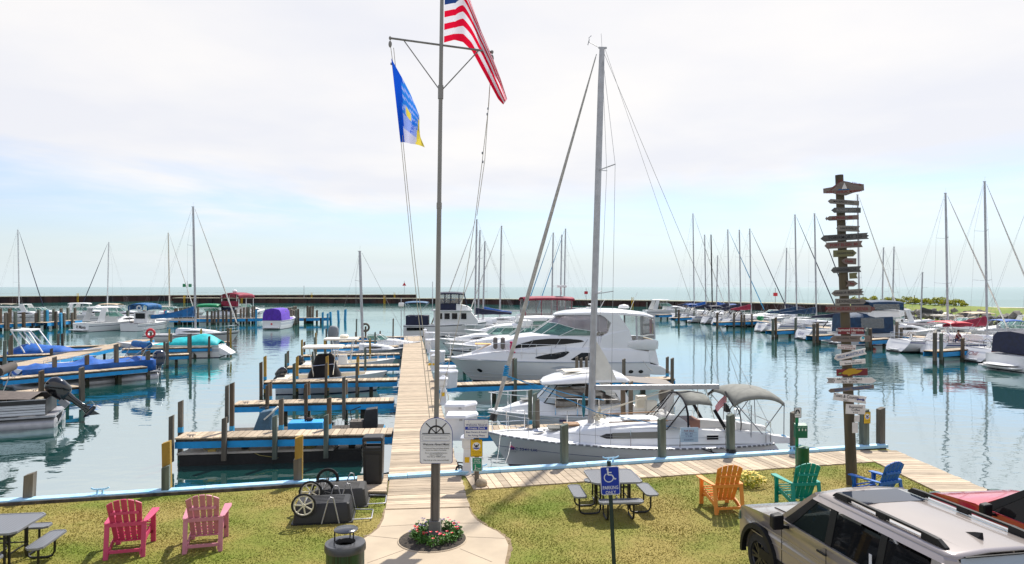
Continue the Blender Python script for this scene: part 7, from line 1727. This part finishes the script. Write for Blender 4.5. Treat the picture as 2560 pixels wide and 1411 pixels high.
h = Hull(7, 2.4, 1.05, .9, .4, .9, .4, 2.2, .3, .93, .1, 0, .03); build_hull(t, h, 'gel', [(.35, .5, 'inkblue')]); deck(t, h, 'white', (.1, .7, .8, .4)); rail(t, h, .6, 1, .35, 5)
# wakeboard boat with blue cover
def covered(label, p, hd, L, B, cover, fb=.85, hz=.55, t1=.80, stripe='inkblue', platform=True, name='motor_boat', group=None):
    t = thing(name, label, 'motor boat', p, hd, group)
    h = Hull(L, B, fb * 1.15, fb * .9, .4, .9, .42, 2.3, .3, .93, .12, 0, .03); build_hull(t, h, 'gel', [(.25, .5, stripe), (.95, 1.05, 'navy')]); deck(t, h); rubrail(t, h, 'alu', .03)
    nx, ny = 18, 8; rows = []
    for i in range(nx + 1):
        a = i / nx; tt = lerp(.01, t1, a); b = h.half(tt) + .02; x = h.pt(tt, 0).x; z0 = h.sheer(tt)
        hh = hz * (math.sin(PI * min(1, a * 1.15 + .05)) ** .6) * (1 + .2 * math.sin(a * 9))
        rows.append([V((x, (j / ny * 2 - 1) * b, z0 + (hh * (1 - abs(j / ny * 2 - 1)) ** .6 + .03 if 0 < j < ny else -.12))) for j in range(ny + 1)])
    MB().grid(rows).build('boat_cover', cover, t, smooth=60, solid=.01)
    if platform: MB().box((-.6, -B * .4, .2), (.02, B * .4, .28)).build('swim_platform', 'white', t, bevel=.03)
    return t, h
wk, h = covered('wakeboard boat with a blue cover and a white tower at the left', V(((25 - 1280) / F * 52.5, 52.5, WZ)), R(14), 6.3, 2.4, 'tarp', 1.0, .65)
for s in (1, -1): bows(wk, [[(2.6, s * 1.1, 1.0), (1.6, s * .95, 2.6), (.4, s * .9, 2.75)], [(1.4, s * 1.1, 1.0), (.4, s * .9, 2.75)], [(1.7, s * 1.0, 1.6), (1.0, s * .95, 2.5)]], 'white', .05, 'tower_leg')
c = MB(); c.rings([[(x, y, z_) for y, z_ in ((-.95, 2.62), (.95, 2.62), (.95, 2.72), (-.95, 2.72))] for x in (1.7, .4)]); c.build('tower_top', 'white', wk)
tq, h = covered('white and grey motor boat under a turquoise cover at the left dock', V(((556 - 1280) / F * 59, 59, WZ)), R(189), 8.4, 2.7, 'teal', 1.15, .85, .62, 'gelgrey')
MB().rings([[(.0, -1.15, .25), (.0, 1.15, .25), (.0, 1.1, .9), (.0, -1.1, .9)], [(-.9, -.9, .2), (-.9, .9, .2), (-.9, .9, .30), (-.9, -.9, .30)]]).build('stern_slope', 'gel', tq, bevel=.05)
xm = 5.1; u = V((math.cos(R(5)), math.sin(R(5)), 0)); mp_ = V(((489 - 1280) / F * 72, 72, WZ))
t, h = sailboat('white sailboat with a long blue sail cover on its boom at the left dock', mp_ - u * xm, R(5), 9.6, 3.1, xm, zat(518, 72) - WZ, 'sailcloth', None, None, None, boom=True, scoop=.3, fb=1.2, group='sailboats on the left side', wheel=False)
g, e = V((xm - .1, 0, 2.95)), V((.6, 0, 2.75))
MB().rings([[lerp(g, e, a) + V((0, .22 * (1 - .5 * a) * sgn, zz)) for sgn, zz in ((0, -.12), (1, 0), (.7, (.30 + .75 * (1 - a) ** 2.2) * .6), (0, .30 + .75 * (1 - a) ** 2.2), (-.7, (.30 + .75 * (1 - a) ** 2.2) * .6), (-1, 0))] for a in [i / 12 for i in range(13)]]).build('sail_cover', 'sailblue', t, smooth=60)
express('white sport cruiser with a hardtop seen from its lettered stern at the far left', at(202, 830, WZ), R(66), 10, 3.7, 1.25, 'hard', text='R Mania', radar=True)
t, h = express('fishing boat with a high blue canvas top at the far left', at(322, 829, WZ), R(80), 8.5, 3.0, 1.1, None, win=False, platform=False)
MB().rings([[(2.2, -1.05, 1.0), (2.2, 1.05, 1.0), (2.2, 1.0, 2.55), (2.2, -1.0, 2.55)], [(4.6, -1.0, 1.1), (4.6, 1.0, 1.1), (4.0, .95, 2.55), (4.0, -.95, 2.55)]]).build('wheelhouse', 'white', t, bevel=.05)
MB().box((2.17, -.75, 1.6), (2.185, .75, 2.35)).build('window', 'winblack', t); canopy(t, 1.6, 4.6, 1.45, 3.75, 'sailblue', .35, .1, flap=.6)
MB().tube([(1.7, -.2 + .32 * math.cos(a * PI / 8), 3.05 + .32 * math.sin(a * PI / 8)) for a in range(16)], .10, 6, loop=True).build('ring_buoy', 'white', t)
c = MB(); 
for y in (-1.2, 1.2): c.tube([(1.6, y, 1.0), (1.6, y, 3.3)], .03, 5)
c.build('canopy_posts', 'alu', t)
pb, h = covered('white motor boat under a tall purple canopy by the far pier', at(679, 824, WZ), R(88), 8.5, 2.9, 'purple', 1.35, .2, .75, 'gelgrey')
MB().rings([[(x, y * w_, z_) for y, z_ in ((1.0, 1.2), (.92, 2.3), (.70, 2.78), (0, 2.95), (-.70, 2.78), (-.92, 2.3), (-1.0, 1.2))] for x, w_ in ((.15, 1.38), (.5, 1.32), (3.6, 1.28), (4.2, 1.1))]).build('canvas_top', 'purple', pb, smooth=30)
MB().ell((-.03, 0, .75), (.03, .14, .14), 8, 6).build('stern_badge', 'red', pb)
t, h = express('cruiser with a dark red canvas top beyond the long far pier', V(((574 - 1280) / F * 119, 118, WZ)), R(75), 10.5, 3.8, 1.6, None)
canopy(t, .6, 5.0, 1.8, 5.0, 'burgundy', .5, .1, flap=.5); c = MB()
for x in (.8, 2.8, 4.8):
    for s in (1, -1): c.tube([(x, s * 1.7, 1.5), (x, s * 1.72, 4.6)], .06, 5)
c.build('canopy_posts', 'white', t); MB().box((.3, -1.5, 2.6), (1.0, 1.5, 3.5)).build('stern_cloth', 'burgundy', t, bevel=.1); MB().ell((2, 0, 5.2), (.4, .4, .3), 10, 6).build('radar_dome', 'white', t)
MB().box((.1, -1.3, 1.5), (.3, 1.3, 2.5)).build('stern_panel', 'navy', t)
t, h = express('white motor boat with a green canopy behind the far pier', V(((478 - 1280) / F * 117, 117, WZ)), R(8), 8.5, 3.0, 1.2, None, win=False)
canopy(t, 1.2, 4.8, 1.4, 3.1, 'green', .3, .1, flap=.3)
for lab, px_, d_, top_, tc_ in (('white cruiser with a beige bimini at the far left edge', 34, 116, 'bimini', 'canvastan'), ('white cruiser with a dark roll bar arch in the far left', 96, 117, 'arch', 'white'), ('white cruiser behind the far pier, left of the green canopy boat', 430, 121, None, 'white'), ('white cruiser with a sand coloured top behind the blue topped fishing boat', 296, 116, 'bimini', 'beige'), ('small white boat behind the lettered cruiser at the far left', 214, 120, 'hard', 'white')):
    express(lab, V(((px_ - 60 - 1280) / F * d_, d_, WZ)), R(6), 9.5, 3.2, 1.25, top_, tc_, group='boats beyond the left piers')
for lab, mx, my, d_, mm_ in (('far left sailboat with a slim white mast at the picture edge', 45, 575, 122, 'white'), ('far left sailboat whose mast rises behind the lettered cruiser', 270.5, 607, 128, 'white'), ('far left sailboat with a cream mast left of the day mark', 422, 583, 124, 'cream')):
    sailboat(lab, V(((mx - 1280) / F * d_ - 5, d_, WZ)), R(4) if mx != 270.5 else R(184), 9.5, 3.1, 5 if mx != 270.5 else -5 + 9.5, zat(my, d_) - WZ, 'sailcloth' if mx == 422 else 'navy', None, group='sailboats beyond the left piers', mm=mm_, wheel=False, wires=True, scoop=.3)
for o in [o for o in scene.objects if o.get('label', '').startswith('far left sailboat whose mast')]: o.location.x += 9.5

# ---------------------------------------------------------------- two people
def skinned(name, J, E, Rr, m, parent, sub=1):
    me = bpy.data.meshes.new(name); me.from_pydata(J, E, []); o = bpy.data.objects.new(name, me); col.objects.link(o); o.parent = parent
    sk = o.modifiers.new('skin', 'SKIN'); sk.use_smooth_shade = True
    for i, r in enumerate(Rr): me.skin_vertices[0].data[i].radius = (r, r)
    me.skin_vertices[0].data[0].use_root = True
    o.modifiers.new('sub', 'SUBSURF').render_levels = sub; me.materials.append(MT[m] if isinstance(m, str) else m); return o
mk('skin', (.45, .26, .18), .6); mk('hairdark', (.03, .02, .015), .8); mk('maroon', (.16, .02, .03), .8); mk('denim', (.05, .07, .14), .8)
def person(label, loc, rz, sit):
    t = thing('person', label, 'person', loc, rz)
    if sit: leg = lambda s: [(0, s * .1, .45), (.42, s * .12, .48), (.44, s * .12, .08), (.58, s * .13, .03)]; pz = .45
    else: leg = lambda s: [(0, s * .1, .90), (.06 * s, s * .1, .5), (.12 * s - .04, s * .11, .08), (.12 * s + .1, s * .12, .03)]; pz = .93
    J = [(0, 0, pz), (0, 0, pz + .30), (0, 0, pz + .52), (.01, 0, pz + .62), (.02, 0, pz + .74)]; Rr = [.13, .13, .10, .05, .095]; E = [(0, 1), (1, 2), (2, 3), (3, 4)]
    for s in (1, -1):
        b = len(J); J += leg(s); Rr += [.09, .06, .042, .035]; E += [(0, b), (b, b + 1), (b + 1, b + 2), (b + 2, b + 3)]
        b = len(J); J += [(0, s * .19, pz + .48), (.02, s * .24, pz + .20), (.16, s * .20, pz + .02), (.22, s * .19, pz - .03)]; Rr += [.055, .042, .032, .03]; E += [(2, b), (b, b + 1), (b + 1, b + 2), (b + 2, b + 3)]
    skinned('body', J, E, Rr, 'skin', t)
    S = [J[0], J[1], J[2]] + [(0, s * .19, pz + .48) for s in (1, -1)] + [(.02, s * .24, pz + .22) for s in (1, -1)]
    skinned('shirt', S, [(0, 1), (1, 2), (2, 3), (2, 4), (3, 5), (4, 6)], [.15, .155, .12, .075, .075, .06, .06], 'maroon', t)
    S = [(0, 0, pz - .0)] + [p for s in (1, -1) for p in leg(s)[:3]]
    skinned('trousers', S, [(0, 1), (1, 2), (2, 3), (0, 4), (4, 5), (5, 6)], [.145, .105, .075, .06, .105, .075, .06], 'denim', t)
    MB().ell((-.01, 0, pz + .80), (.105, .10, .09), 10, 7).build('hair', 'hairdark', t, smooth=60)
    c = MB(); c.ell((.125, 0, pz + .745), (.02, .014, .02), 6, 5); c.build('nose', 'skin', t)
    return t
person('person in a dark red shirt walking along the top of the grassy bank', V(((2286 - 1280) / F * 139, 139, 1.5)), R(170), False)
person('person in a dark red shirt sitting in the cockpit under the red canopy', V(((2396 - 1280) / F * 60.5, 60.5, WZ + .85)), R(190), True)
# ================================================================ VEHICLES
mk('silver', (.34, .295, .27), .28, metal=.25, coat=.8, var=.03, sc=2); mk('carred', (.55, .010, .045), .28, metal=.1, coat=.9, var=.05, sc=2)
mk('trimblack', (.008, .008, .009), .55, spec=.3); mk('wheeldark', (.05, .05, .055), .35, metal=.6); mk('interior', (.05, .05, .05), .8)
def arcpts(cx, cz, r, n=12): return [(cx + r * math.cos(PI * i / n), cz + r * math.sin(PI * i / n)) for i in range(n + 1)]
def carwheel(t, x, y, r, side):
    prof = [(.0, -.11), (r * .60, -.11), (r * .64, -.115), (r * .96, -.10), (r, -.06), (r, .06), (r * .96, .10), (r * .66, .115), (r * .63, .08)]
    m4 = T(x, y, r) @ RX(R(-90 * side))
    c = MB(); c.lathe(prof, 36, cap=False); c.v = [tuple(m4 @ V(v)) for v in c.v]; o = c.build('wheel', 'rubber', t, smooth=40)
    c = MB(); c.lathe([(r * .64, .09), (r * .60, .10), (r * .57, .085), (r * .56, -.05), (.0, -.05)], 30, cap=False)
    for k in range(6):
        for d in (-.16, .16):
            a = k * PI / 3 + d; c.bar((.05 * math.cos(a), .05 * math.sin(a), .075), (r * .6 * math.cos(k * PI / 3 + d * 1.1), r * .6 * math.sin(k * PI / 3 + d * 1.1), .085), .035, .03)
    c.lathe([(.0, .10), (.06, .10), (.075, .07)], 14); c.v = [tuple(m4 @ V(v)) for v in c.v]; c.build('rim', 'wheeldark', o, smooth=35)
def vehicle(name, label, cat, loc, yaw, sc_, paint, P):
    """P: side outline numbers; x forward from the rear bumper, y left, z up"""
    t = thing(name, label, cat, loc, R(yaw)); t.scale = (sc_, sc_, sc_)
    L, W, wr, xr, xf = P['L'], P['W'], P['wr'], P['xr'], P['xf']; a = W / 2
    low = [(.12, .42), (.0, .62), (.02, P['belt'] - .12), (.10, P['belt'])] + [(P['cowl'], P['belt'] + .02), (P['cowl'] + .15, P['hood1'])] + [(L - .70, P['hood0'] + .06), (L - .30, P['hood0']), (L - .12, P['hood0'] - .08), (L - .04, P['hood0'] - .22), (L - .01, .72), (L - .06, .45)]
    ar = wr + .08
    bottom = [(xf + ar, .42)] + [(xf + ar * math.cos(PI * i / 12), .40 + ar * math.sin(PI * i / 12)) for i in range(13)] + [(xf - ar, .34), (xr + ar, .34)] + [(xr + ar * math.cos(PI * i / 12), .40 + ar * math.sin(PI * i / 12)) for i in range(13)] + [(xr - ar, .42)]
    c = MB(); c.prism([(x, -a + .03, z) for x, z in low + bottom], (0, W - .06, 0)); c.v = [(x, y * (1 - .13 * max(0, (x - L + .75) / .75) ** 2), z) for x, y, z in c.v]; c.build('body', paint, t, bevel=.10, seg=4, smooth=45)
    c = MB(); c.box((xr - .2, -a + .16, .3), (xf + .2, a - .16, .9)); c.box((xf - ar, -a + .30, .3), (xf + ar, a - .30, 1.0)); c.build('underbody', 'black', t)
    for x in (xf, xr):
        for s in (1, -1):
            carwheel(t, x, s * (a - .13), wr, s)
            c = MB(); n = 16; r0, r1 = ar - .01, ar + P['flare']
            rg = []
            for i in range(n + 1):
                q = -.12 + (PI + .24) * i / n; cs, sn = math.cos(q), math.sin(q)
                rg.append([(x + r0 * cs, s * (a - .05), .40 + r0 * sn), (x + r0 * cs, s * (a + .035), .40 + r0 * sn), (x + r1 * cs, s * (a + .03), .40 + r1 * sn), (x + (r1 + .01) * cs, s * (a - .05), .40 + (r1 + .01) * sn)])
            c.rings(rg); c.build('fender_flare', P['flarem'], t, smooth=40)
    # greenhouse
    b, r_ = P['belt'], P['roof']; st = P['gh']  # list of (x, half width base, z base, x top, half width top, z top)
    c = MB(); rg = []
    x0, x1, xt0, xt1 = P['gx']; wb, wt = P['gw']
    def gring(x, xt, k=1.):
        return [(x, wb * k, b), (lerp(x, xt, .86), lerp(wb, wt, .86) * k, lerp(b, r_, .86)), (lerp(x, xt, .96), wt * .94 * k, lerp(b, r_, .965)), (xt, wt * .78 * k, r_), (xt, wt * .3, r_ + .03), (xt, -wt * .3, r_ + .03), (xt, -wt * .78 * k, r_), (lerp(x, xt, .96), -wt * .94 * k, lerp(b, r_, .965)), (lerp(x, xt, .86), -lerp(wb, wt, .86) * k, lerp(b, r_, .86)), (x, -wb * k, b)]
    rg = [gring(x0, xt0, .90), gring(x0 + .18, xt0 + .12), gring(lerp(x0, x1, .5), lerp(xt0, xt1, .5)), gring(x1 - .35, xt1 - .12), gring(x1, xt1, .88)]
    def side(x, u, s, off): # point on the glasshouse side
        k = lerp(1, .86, 0); y = lerp(wb, lerp(wb, wt, .86), u) + off; return V((x, s * y, lerp(b, lerp(b, r_, .86), u)))
    # roof, pillars and rails only: the glass panels fill the openings
    c = MB(); c.rings([[p for p in r][2:8] for r in rg], closed=False); c.build('roof', paint, t, smooth=40, solid=.02)
    for s in (1, -1):
        for poly, m_ in P['windows']:
            pts = [side(x, u, s, -.012) for x, u in poly]; MB().flat(pts).build('window', m_, t)
        for poly in P['pillars']:
            pts = [side(x, u, s, -.035) for x, u in poly[0]]; c = MB(); c.prism(pts, (0, s * .03, 0)); c.build('pillar', poly[1], t, smooth=30)
        # cant rail
        c = MB(); c.rings([[r[1 if s > 0 else 8], r[2 if s > 0 else 7], V(r[2 if s > 0 else 7]) + V((0, -s * .03, -.03)), V(r[1 if s > 0 else 8]) + V((0, -s * .03, 0))] for r in rg]); c.build('cant_rail', paint, t, smooth=40)
    c = MB(); f0, f1 = rg[-1], rg[-1]
    ws_ = [(x1 + .02, wb * .86, b), (x1 + .10, 0, b + .01), (x1 + .02, -wb * .86, b)]; wt_ = [(xt1, wt * .80, r_ - .03), (xt1 + .04, 0, r_ + .0), (xt1, -wt * .80, r_ - .03)]
    MB().grid([ws_, wt_]).build('windscreen', carglass, t, smooth=60)
    MB().grid([[(x0, wb * .86, b + .02), (x0 - .03, 0, b + .02), (x0, -wb * .86, b + .02)], [(xt0 - .01, wt * .80, r_ - .015), (xt0 - .02, 0, r_ + .012), (xt0 - .01, -wt * .80, r_ - .015)]]).build('rear_window', P['rearglass'], t, smooth=60)
    for s in (1, -1):
        c = MB(); c.bar((x1 + .03, s * wb * .92, b - .02), (xt1 - .02, s * wt * .88, r_ - .03), .10, .07); c.build('windscreen_pillar', paint, t)
        c = MB(); c.bar((x0 + .02, s * wb * .94, b - .02), (xt0 + .02, s * wt * .90, r_ - .05), .16, .07); c.build('rear_pillar', paint, t)
    # cabin
    c = MB()
    for x in P['seats']:
        for s in (1, -1): c.box((x, s * .40 - .26, .62), (x + .5, s * .40 + .26, .85)); c.bar((x + .05, s * .40, .8), (x - .12, s * .40, 1.42), .5, .12); c.bar((x - .12, s * .40, 1.42), (x - .16, s * .40, 1.60), .26, .09)
    c.build('seats', 'interior', t, bevel=.04); c = MB(); c.box((P['cowl'] - .45, -a + .15, .75), (P['cowl'] + .05, a - .15, P['belt'] - .02)); c.build('dashboard', 'interior', t, bevel=.05)
    c = MB(); c.tube([(P['cowl'] - .62 + .06 * math.sin(q * PI / 8), .38 + .18 * math.cos(q * PI / 8), 1.12 + .18 * math.sin(q * PI / 8)) for q in range(16)], .016, 6, loop=True); c.build('steering_wheel', 'trimblack', t)
    for s in (1, -1):
        mx, mz = P['mir']; c = MB(); c.rings([[(mx - .10, s * (a + .08), mz - .12), (mx + .10, s * (a + .07), mz - .12), (mx + .08, s * (a + .07), mz + .12), (mx - .10, s * (a + .08), mz + .12)], [(mx - .10, s * (a + .27), mz - .12), (mx + .06, s * (a + .25), mz - .10), (mx + .05, s * (a + .25), mz + .10), (mx - .10, s * (a + .27), mz + .11)]])
        o = c.build('wing_mirror', 'trimblack', t, bevel=.03); c = MB(); c.bar((mx, s * (a - .08), mz - .12), (mx, s * (a + .1), mz - .08), .08, .05); c.build('mirror_arm', 'trimblack', o)
        for x in P['handles']: c = MB(); c.bar((x - .11, s * (a + .015), P['belt'] - .10), (x + .11, s * (a + .015), P['belt'] - .10), .03, .03); c.build('door_handle', 'trimblack', t, bevel=.01)
        c = MB()
        for x in P['seams']: c.bar((x, s * (a - .0285), .45), (x, s * (a - .0285), P['belt'] - .03), .012, .004, up=(0, 1, 0))
        c.build('door_seams', 'trimblack', t)
        c = MB(); c.rings([[(L - .10, s * (a - .36), .78), (L - .10, s * (a - .10), .78), (L - .10, s * (a - .12), .92), (L - .10, s * (a - .36), .92)], [(L + .0, s * (a - .36), .78), (L - .02, s * (a - .12), .78), (L - .03, s * (a - .14), .92), (L - .01, s * (a - .36), .92)]]); c.build('headlight', greenglass, t)
    return t, rg
P = dict(L=4.92, W=1.96, wr=.40, xr=1.14, xf=4.02, belt=1.24, roof=1.84, cowl=3.42, hood1=1.215, hood0=1.09, flare=.07, flarem='trimblack', gh=None, gx=(.06, 3.46, .24, 2.80), gw=(.93, .80),
         windows=[([(3.18, .03), (2.30, .03), (2.30, .92), (2.66, .92)], carglass), ([(2.20, .03), (1.28, .03), (1.28, .92), (2.20, .92)], smokeglass), ([(1.20, .10), (.42, .22), (.40, .80), (.52, .92), (1.20, .92)], smokeglass)],
         pillars=[([(2.32, 0), (2.18, 0), (2.18, 1), (2.32, 1)], 'trimblack'), ([(1.30, 0), (1.18, 0), (1.18, 1), (1.30, 1)], 'trimblack'), ([(.46, 0), (.12, 0), (.26, 1), (.46, 1)], 'silver'), ([(1.2, 0), (.42, 0), (.42, .22), (1.2, .1)], 'silver'), ([(3.36, 0), (3.14, 0), (2.62, 1), (2.76, 1)], 'trimblack')],
         rearglass=mat('rearpale', (.30, .36, .42), .08, spec=.9), seats=(2.2, 1.3), mir=(3.20, 1.30), handles=(2.28, 1.28), seams=(3.36, 2.24, 1.2))  # rear glass: light blue reflection painted into its base colour
car, rg = vehicle('parked_suv', 'silver beige off-road wagon with black roof rails parked at the lower right', 'car', (5.872, 7.84, 0), 100.1, 1.0157, 'silver', P)
for s in (1, -1):
    c = MB(); ys = s * .62
    c.rings([[(x, ys - .035, 1.86), (x, ys + .035, 1.86), (x, ys + .03, z1), (x, ys - .03, z1)] for x, z1 in ((2.52, 1.88), (2.44, 1.935), (2.20, 1.945), (2.18, 1.92))]); c.rings([[(x, ys - .035, 1.85), (x, ys + .035, 1.85), (x, ys + .03, z1), (x, ys - .03, z1)] for x, z1 in ((.82, 1.92), (.80, 1.945), (.56, 1.935), (.44, 1.87))]); c.box((1.42, ys - .03, 1.86), (1.62, ys + .03, 1.93))
    c.bar((2.3, ys, 1.925), (.7, ys, 1.925), .05, .035); c.build('roof_rail', 'trimblack', car, bevel=.008)
    c = MB(); c.bar((2.2, ys, 1.872), (.8, ys, 1.872), .05, .008); c.build('rail_channel', 'steel', car)
MB().grid([[(x, y, 1.884 - .02 * abs(y) ** 2) for y in (-.5, -.25, 0, .25, .5)] for x in (2.62, 2.3, 2.05)]).build('roof_glass', mat('roofglass', (.02, .03, .05), .03, spec=1), car, smooth=60)
c = MB(); c.rings([[(.70 + .04 * math.cos(q * PI / 4), .035 * math.sin(q * PI / 4), 1.872) for q in range(8)]] ) if False else None
c = MB(); c.rings([[(.86, .0, 1.875), (.62, -.045, 1.87), (.58, 0, 1.87), (.62, .045, 1.87)], [(.70, 0, 1.93), (.60, -.012, 1.955), (.585, 0, 1.955), (.60, .012, 1.955)]]); c.build('antenna_fin', 'trimblack', car, smooth=40)
c = MB()
for y in (-.42, -.21, .21, .42): c.bar((1.85, y, 1.868), (.45, y, 1.862), .03, .006)
c.build('roof_ribs', 'silver', car)
c = MB(); c.bar((.21, -.60, 1.845), (.21, .60, 1.845), .03, .012); c.build('tailgate_seal', 'trimblack', car)
for s in (1, -1):
    c = MB(); c.bar((3.62, s * .60, 1.217), (4.20, s * .56, 1.158), .018, .012); c.build('hood_crease', 'trimblack', car)
for z_ in (.98, .80):
    for s in (1, -1): MB().bar((.35, s * .953, z_), (4.35, s * .953, z_ - .02), .012, .012).build('side_crease', 'silver', car)
for s in (1, -1): MB().bar((.4, s * .955, .50), (4.0, s * .955, .50), .03, .16).build('sill_cladding', 'trimblack', car)
MB().box((1.33, .925, 1.32), (1.38, .931, 1.47)).build('window_sticker', 'signwhite', car)
MB().box((4.88, -.62, .66), (4.93, .62, .98)).build('grille', 'trimblack', car, bevel=.02); MB().box((4.84, -.80, .40), (4.96, .80, .60)).build('front_bumper', 'trimblack', car, bevel=.05)
MB().box((-.04, -.93, .42), (.06, .93, .62)).build('rear_bumper', 'trimblack', car, bevel=.04)
P2 = dict(P); P2.update(L=4.7, W=1.88, wr=.36, xr=1.0, xf=3.75, belt=1.06, roof=1.70, cowl=3.15, hood1=1.10, hood0=.98, flare=.02, flarem='carred', gx=(.05, 3.25, .5, 2.25), gw=(.90, .70),
          windows=[([(3.0, .03), (2.02, .03), (2.02, .92), (2.30, .92)], carglass), ([(1.92, .03), (.9, .05), (.95, .92), (1.92, .92)], smokeglass)],
          pillars=[([(2.04, 0), (1.90, 0), (1.90, 1), (2.04, 1)], 'trimblack'), ([(.92, 0), (.1, 0), (.5, 1), (.95, 1)], 'carred'), ([(3.24, 0), (2.96, 0), (2.22, 1), (2.42, 1)], 'trimblack')], seats=(2.0, 1.1), mir=(2.86, 1.14), handles=(2.0, 1.05), seams=(3.05, 1.98))
vehicle('parked_car', 'dark red car partly hidden behind the silver wagon at the right edge', 'car', (9.72, 9.57, 0), 97.2, .95, 'carred', P2)
# ================================================================ GRASS
rng = np.random.default_rng(3)
N = 330000
yy = 11.2 + (rng.random(N) ** 1.0) * 9.5; xx = (rng.random(N) * 2 - 1) * (yy * .76)
keep = (xx < 10.4) & (yy < np.where(xx > -1.0, SA.y + (SB.y - SA.y) / (SB.x - SA.x) * (xx - SA.x) - 1.5, SA.y + (SB.y - SA.y) / (SB.x - SA.x) * (xx - SA.x) - .22))
poly = np.array([(p.x, p.y) for p in cpoly])
def inside(px, py, poly):
    r = np.zeros(len(px), bool); j = len(poly) - 1
    for i in range(len(poly)):
        xi, yi = poly[i]; xj, yj = poly[j]
        c = ((yi > py) != (yj > py)) & (px < (xj - xi) * (py - yi) / (yj - yi + 1e-12) + xi); r ^= c; j = i
    return r
jit = (rng.random((2, N)) - .5) * .16; keep &= ~inside(xx, yy, poly) & ~inside(xx + jit[0], yy + jit[1], poly)
ramp = np.array([(at(955, 1280).x, at(955, 1280).y), (at(966, 1190).x, at(966, 1190).y), (at(1160, 1186).x, at(1160, 1186).y), (at(1178, 1276).x, at(1178, 1276).y)])
step = np.array([(p.x, p.y) for p in STEP])
keep &= ~inside(xx, yy, ramp) & ~inside(xx, yy, step)
keep &= ~((yy < 11.52) & (xx > 2.5))
xx, yy = xx[keep], yy[keep]; n = len(xx)
den = np.sin(xx * 1.7 + np.sin(yy * 1.3) * 2) * np.sin(yy * 2.1 + np.sin(xx * .9) * 1.5)
hgt = (.008 + .011 * rng.random(n)) * (1 + .45 * den) * (1 + 1.6 * (rng.random(n) < .02))
ang = rng.random(n) * 2 * np.pi; wd = .006 + .007 * rng.random(n)
lx = (rng.random(n) - .5) * .05; ly = (rng.random(n) - .5) * .05
v = np.empty((n, 3, 3), np.float32)
v[:, 0] = np.c_[xx - np.cos(ang) * wd, yy - np.sin(ang) * wd, np.zeros(n)]; v[:, 1] = np.c_[xx + np.cos(ang) * wd, yy + np.sin(ang) * wd, np.zeros(n)]; v[:, 2] = np.c_[xx + lx, yy + ly, hgt]
me = bpy.data.meshes.new('grass'); me.vertices.add(n * 3); me.vertices.foreach_set('co', v.ravel())
me.loops.add(n * 3); me.loops.foreach_set('vertex_index', np.arange(n * 3, dtype=np.int32)); me.polygons.add(n); me.polygons.foreach_set('loop_start', np.arange(n, dtype=np.int32) * 3)
me.update(calc_edges=True); me.materials.append(MT['grass'])
g = bpy.data.objects.new('grass', me); col.objects.link(g); tag(g, 'short patchy grass of the lawn', 'grass', kind='stuff')
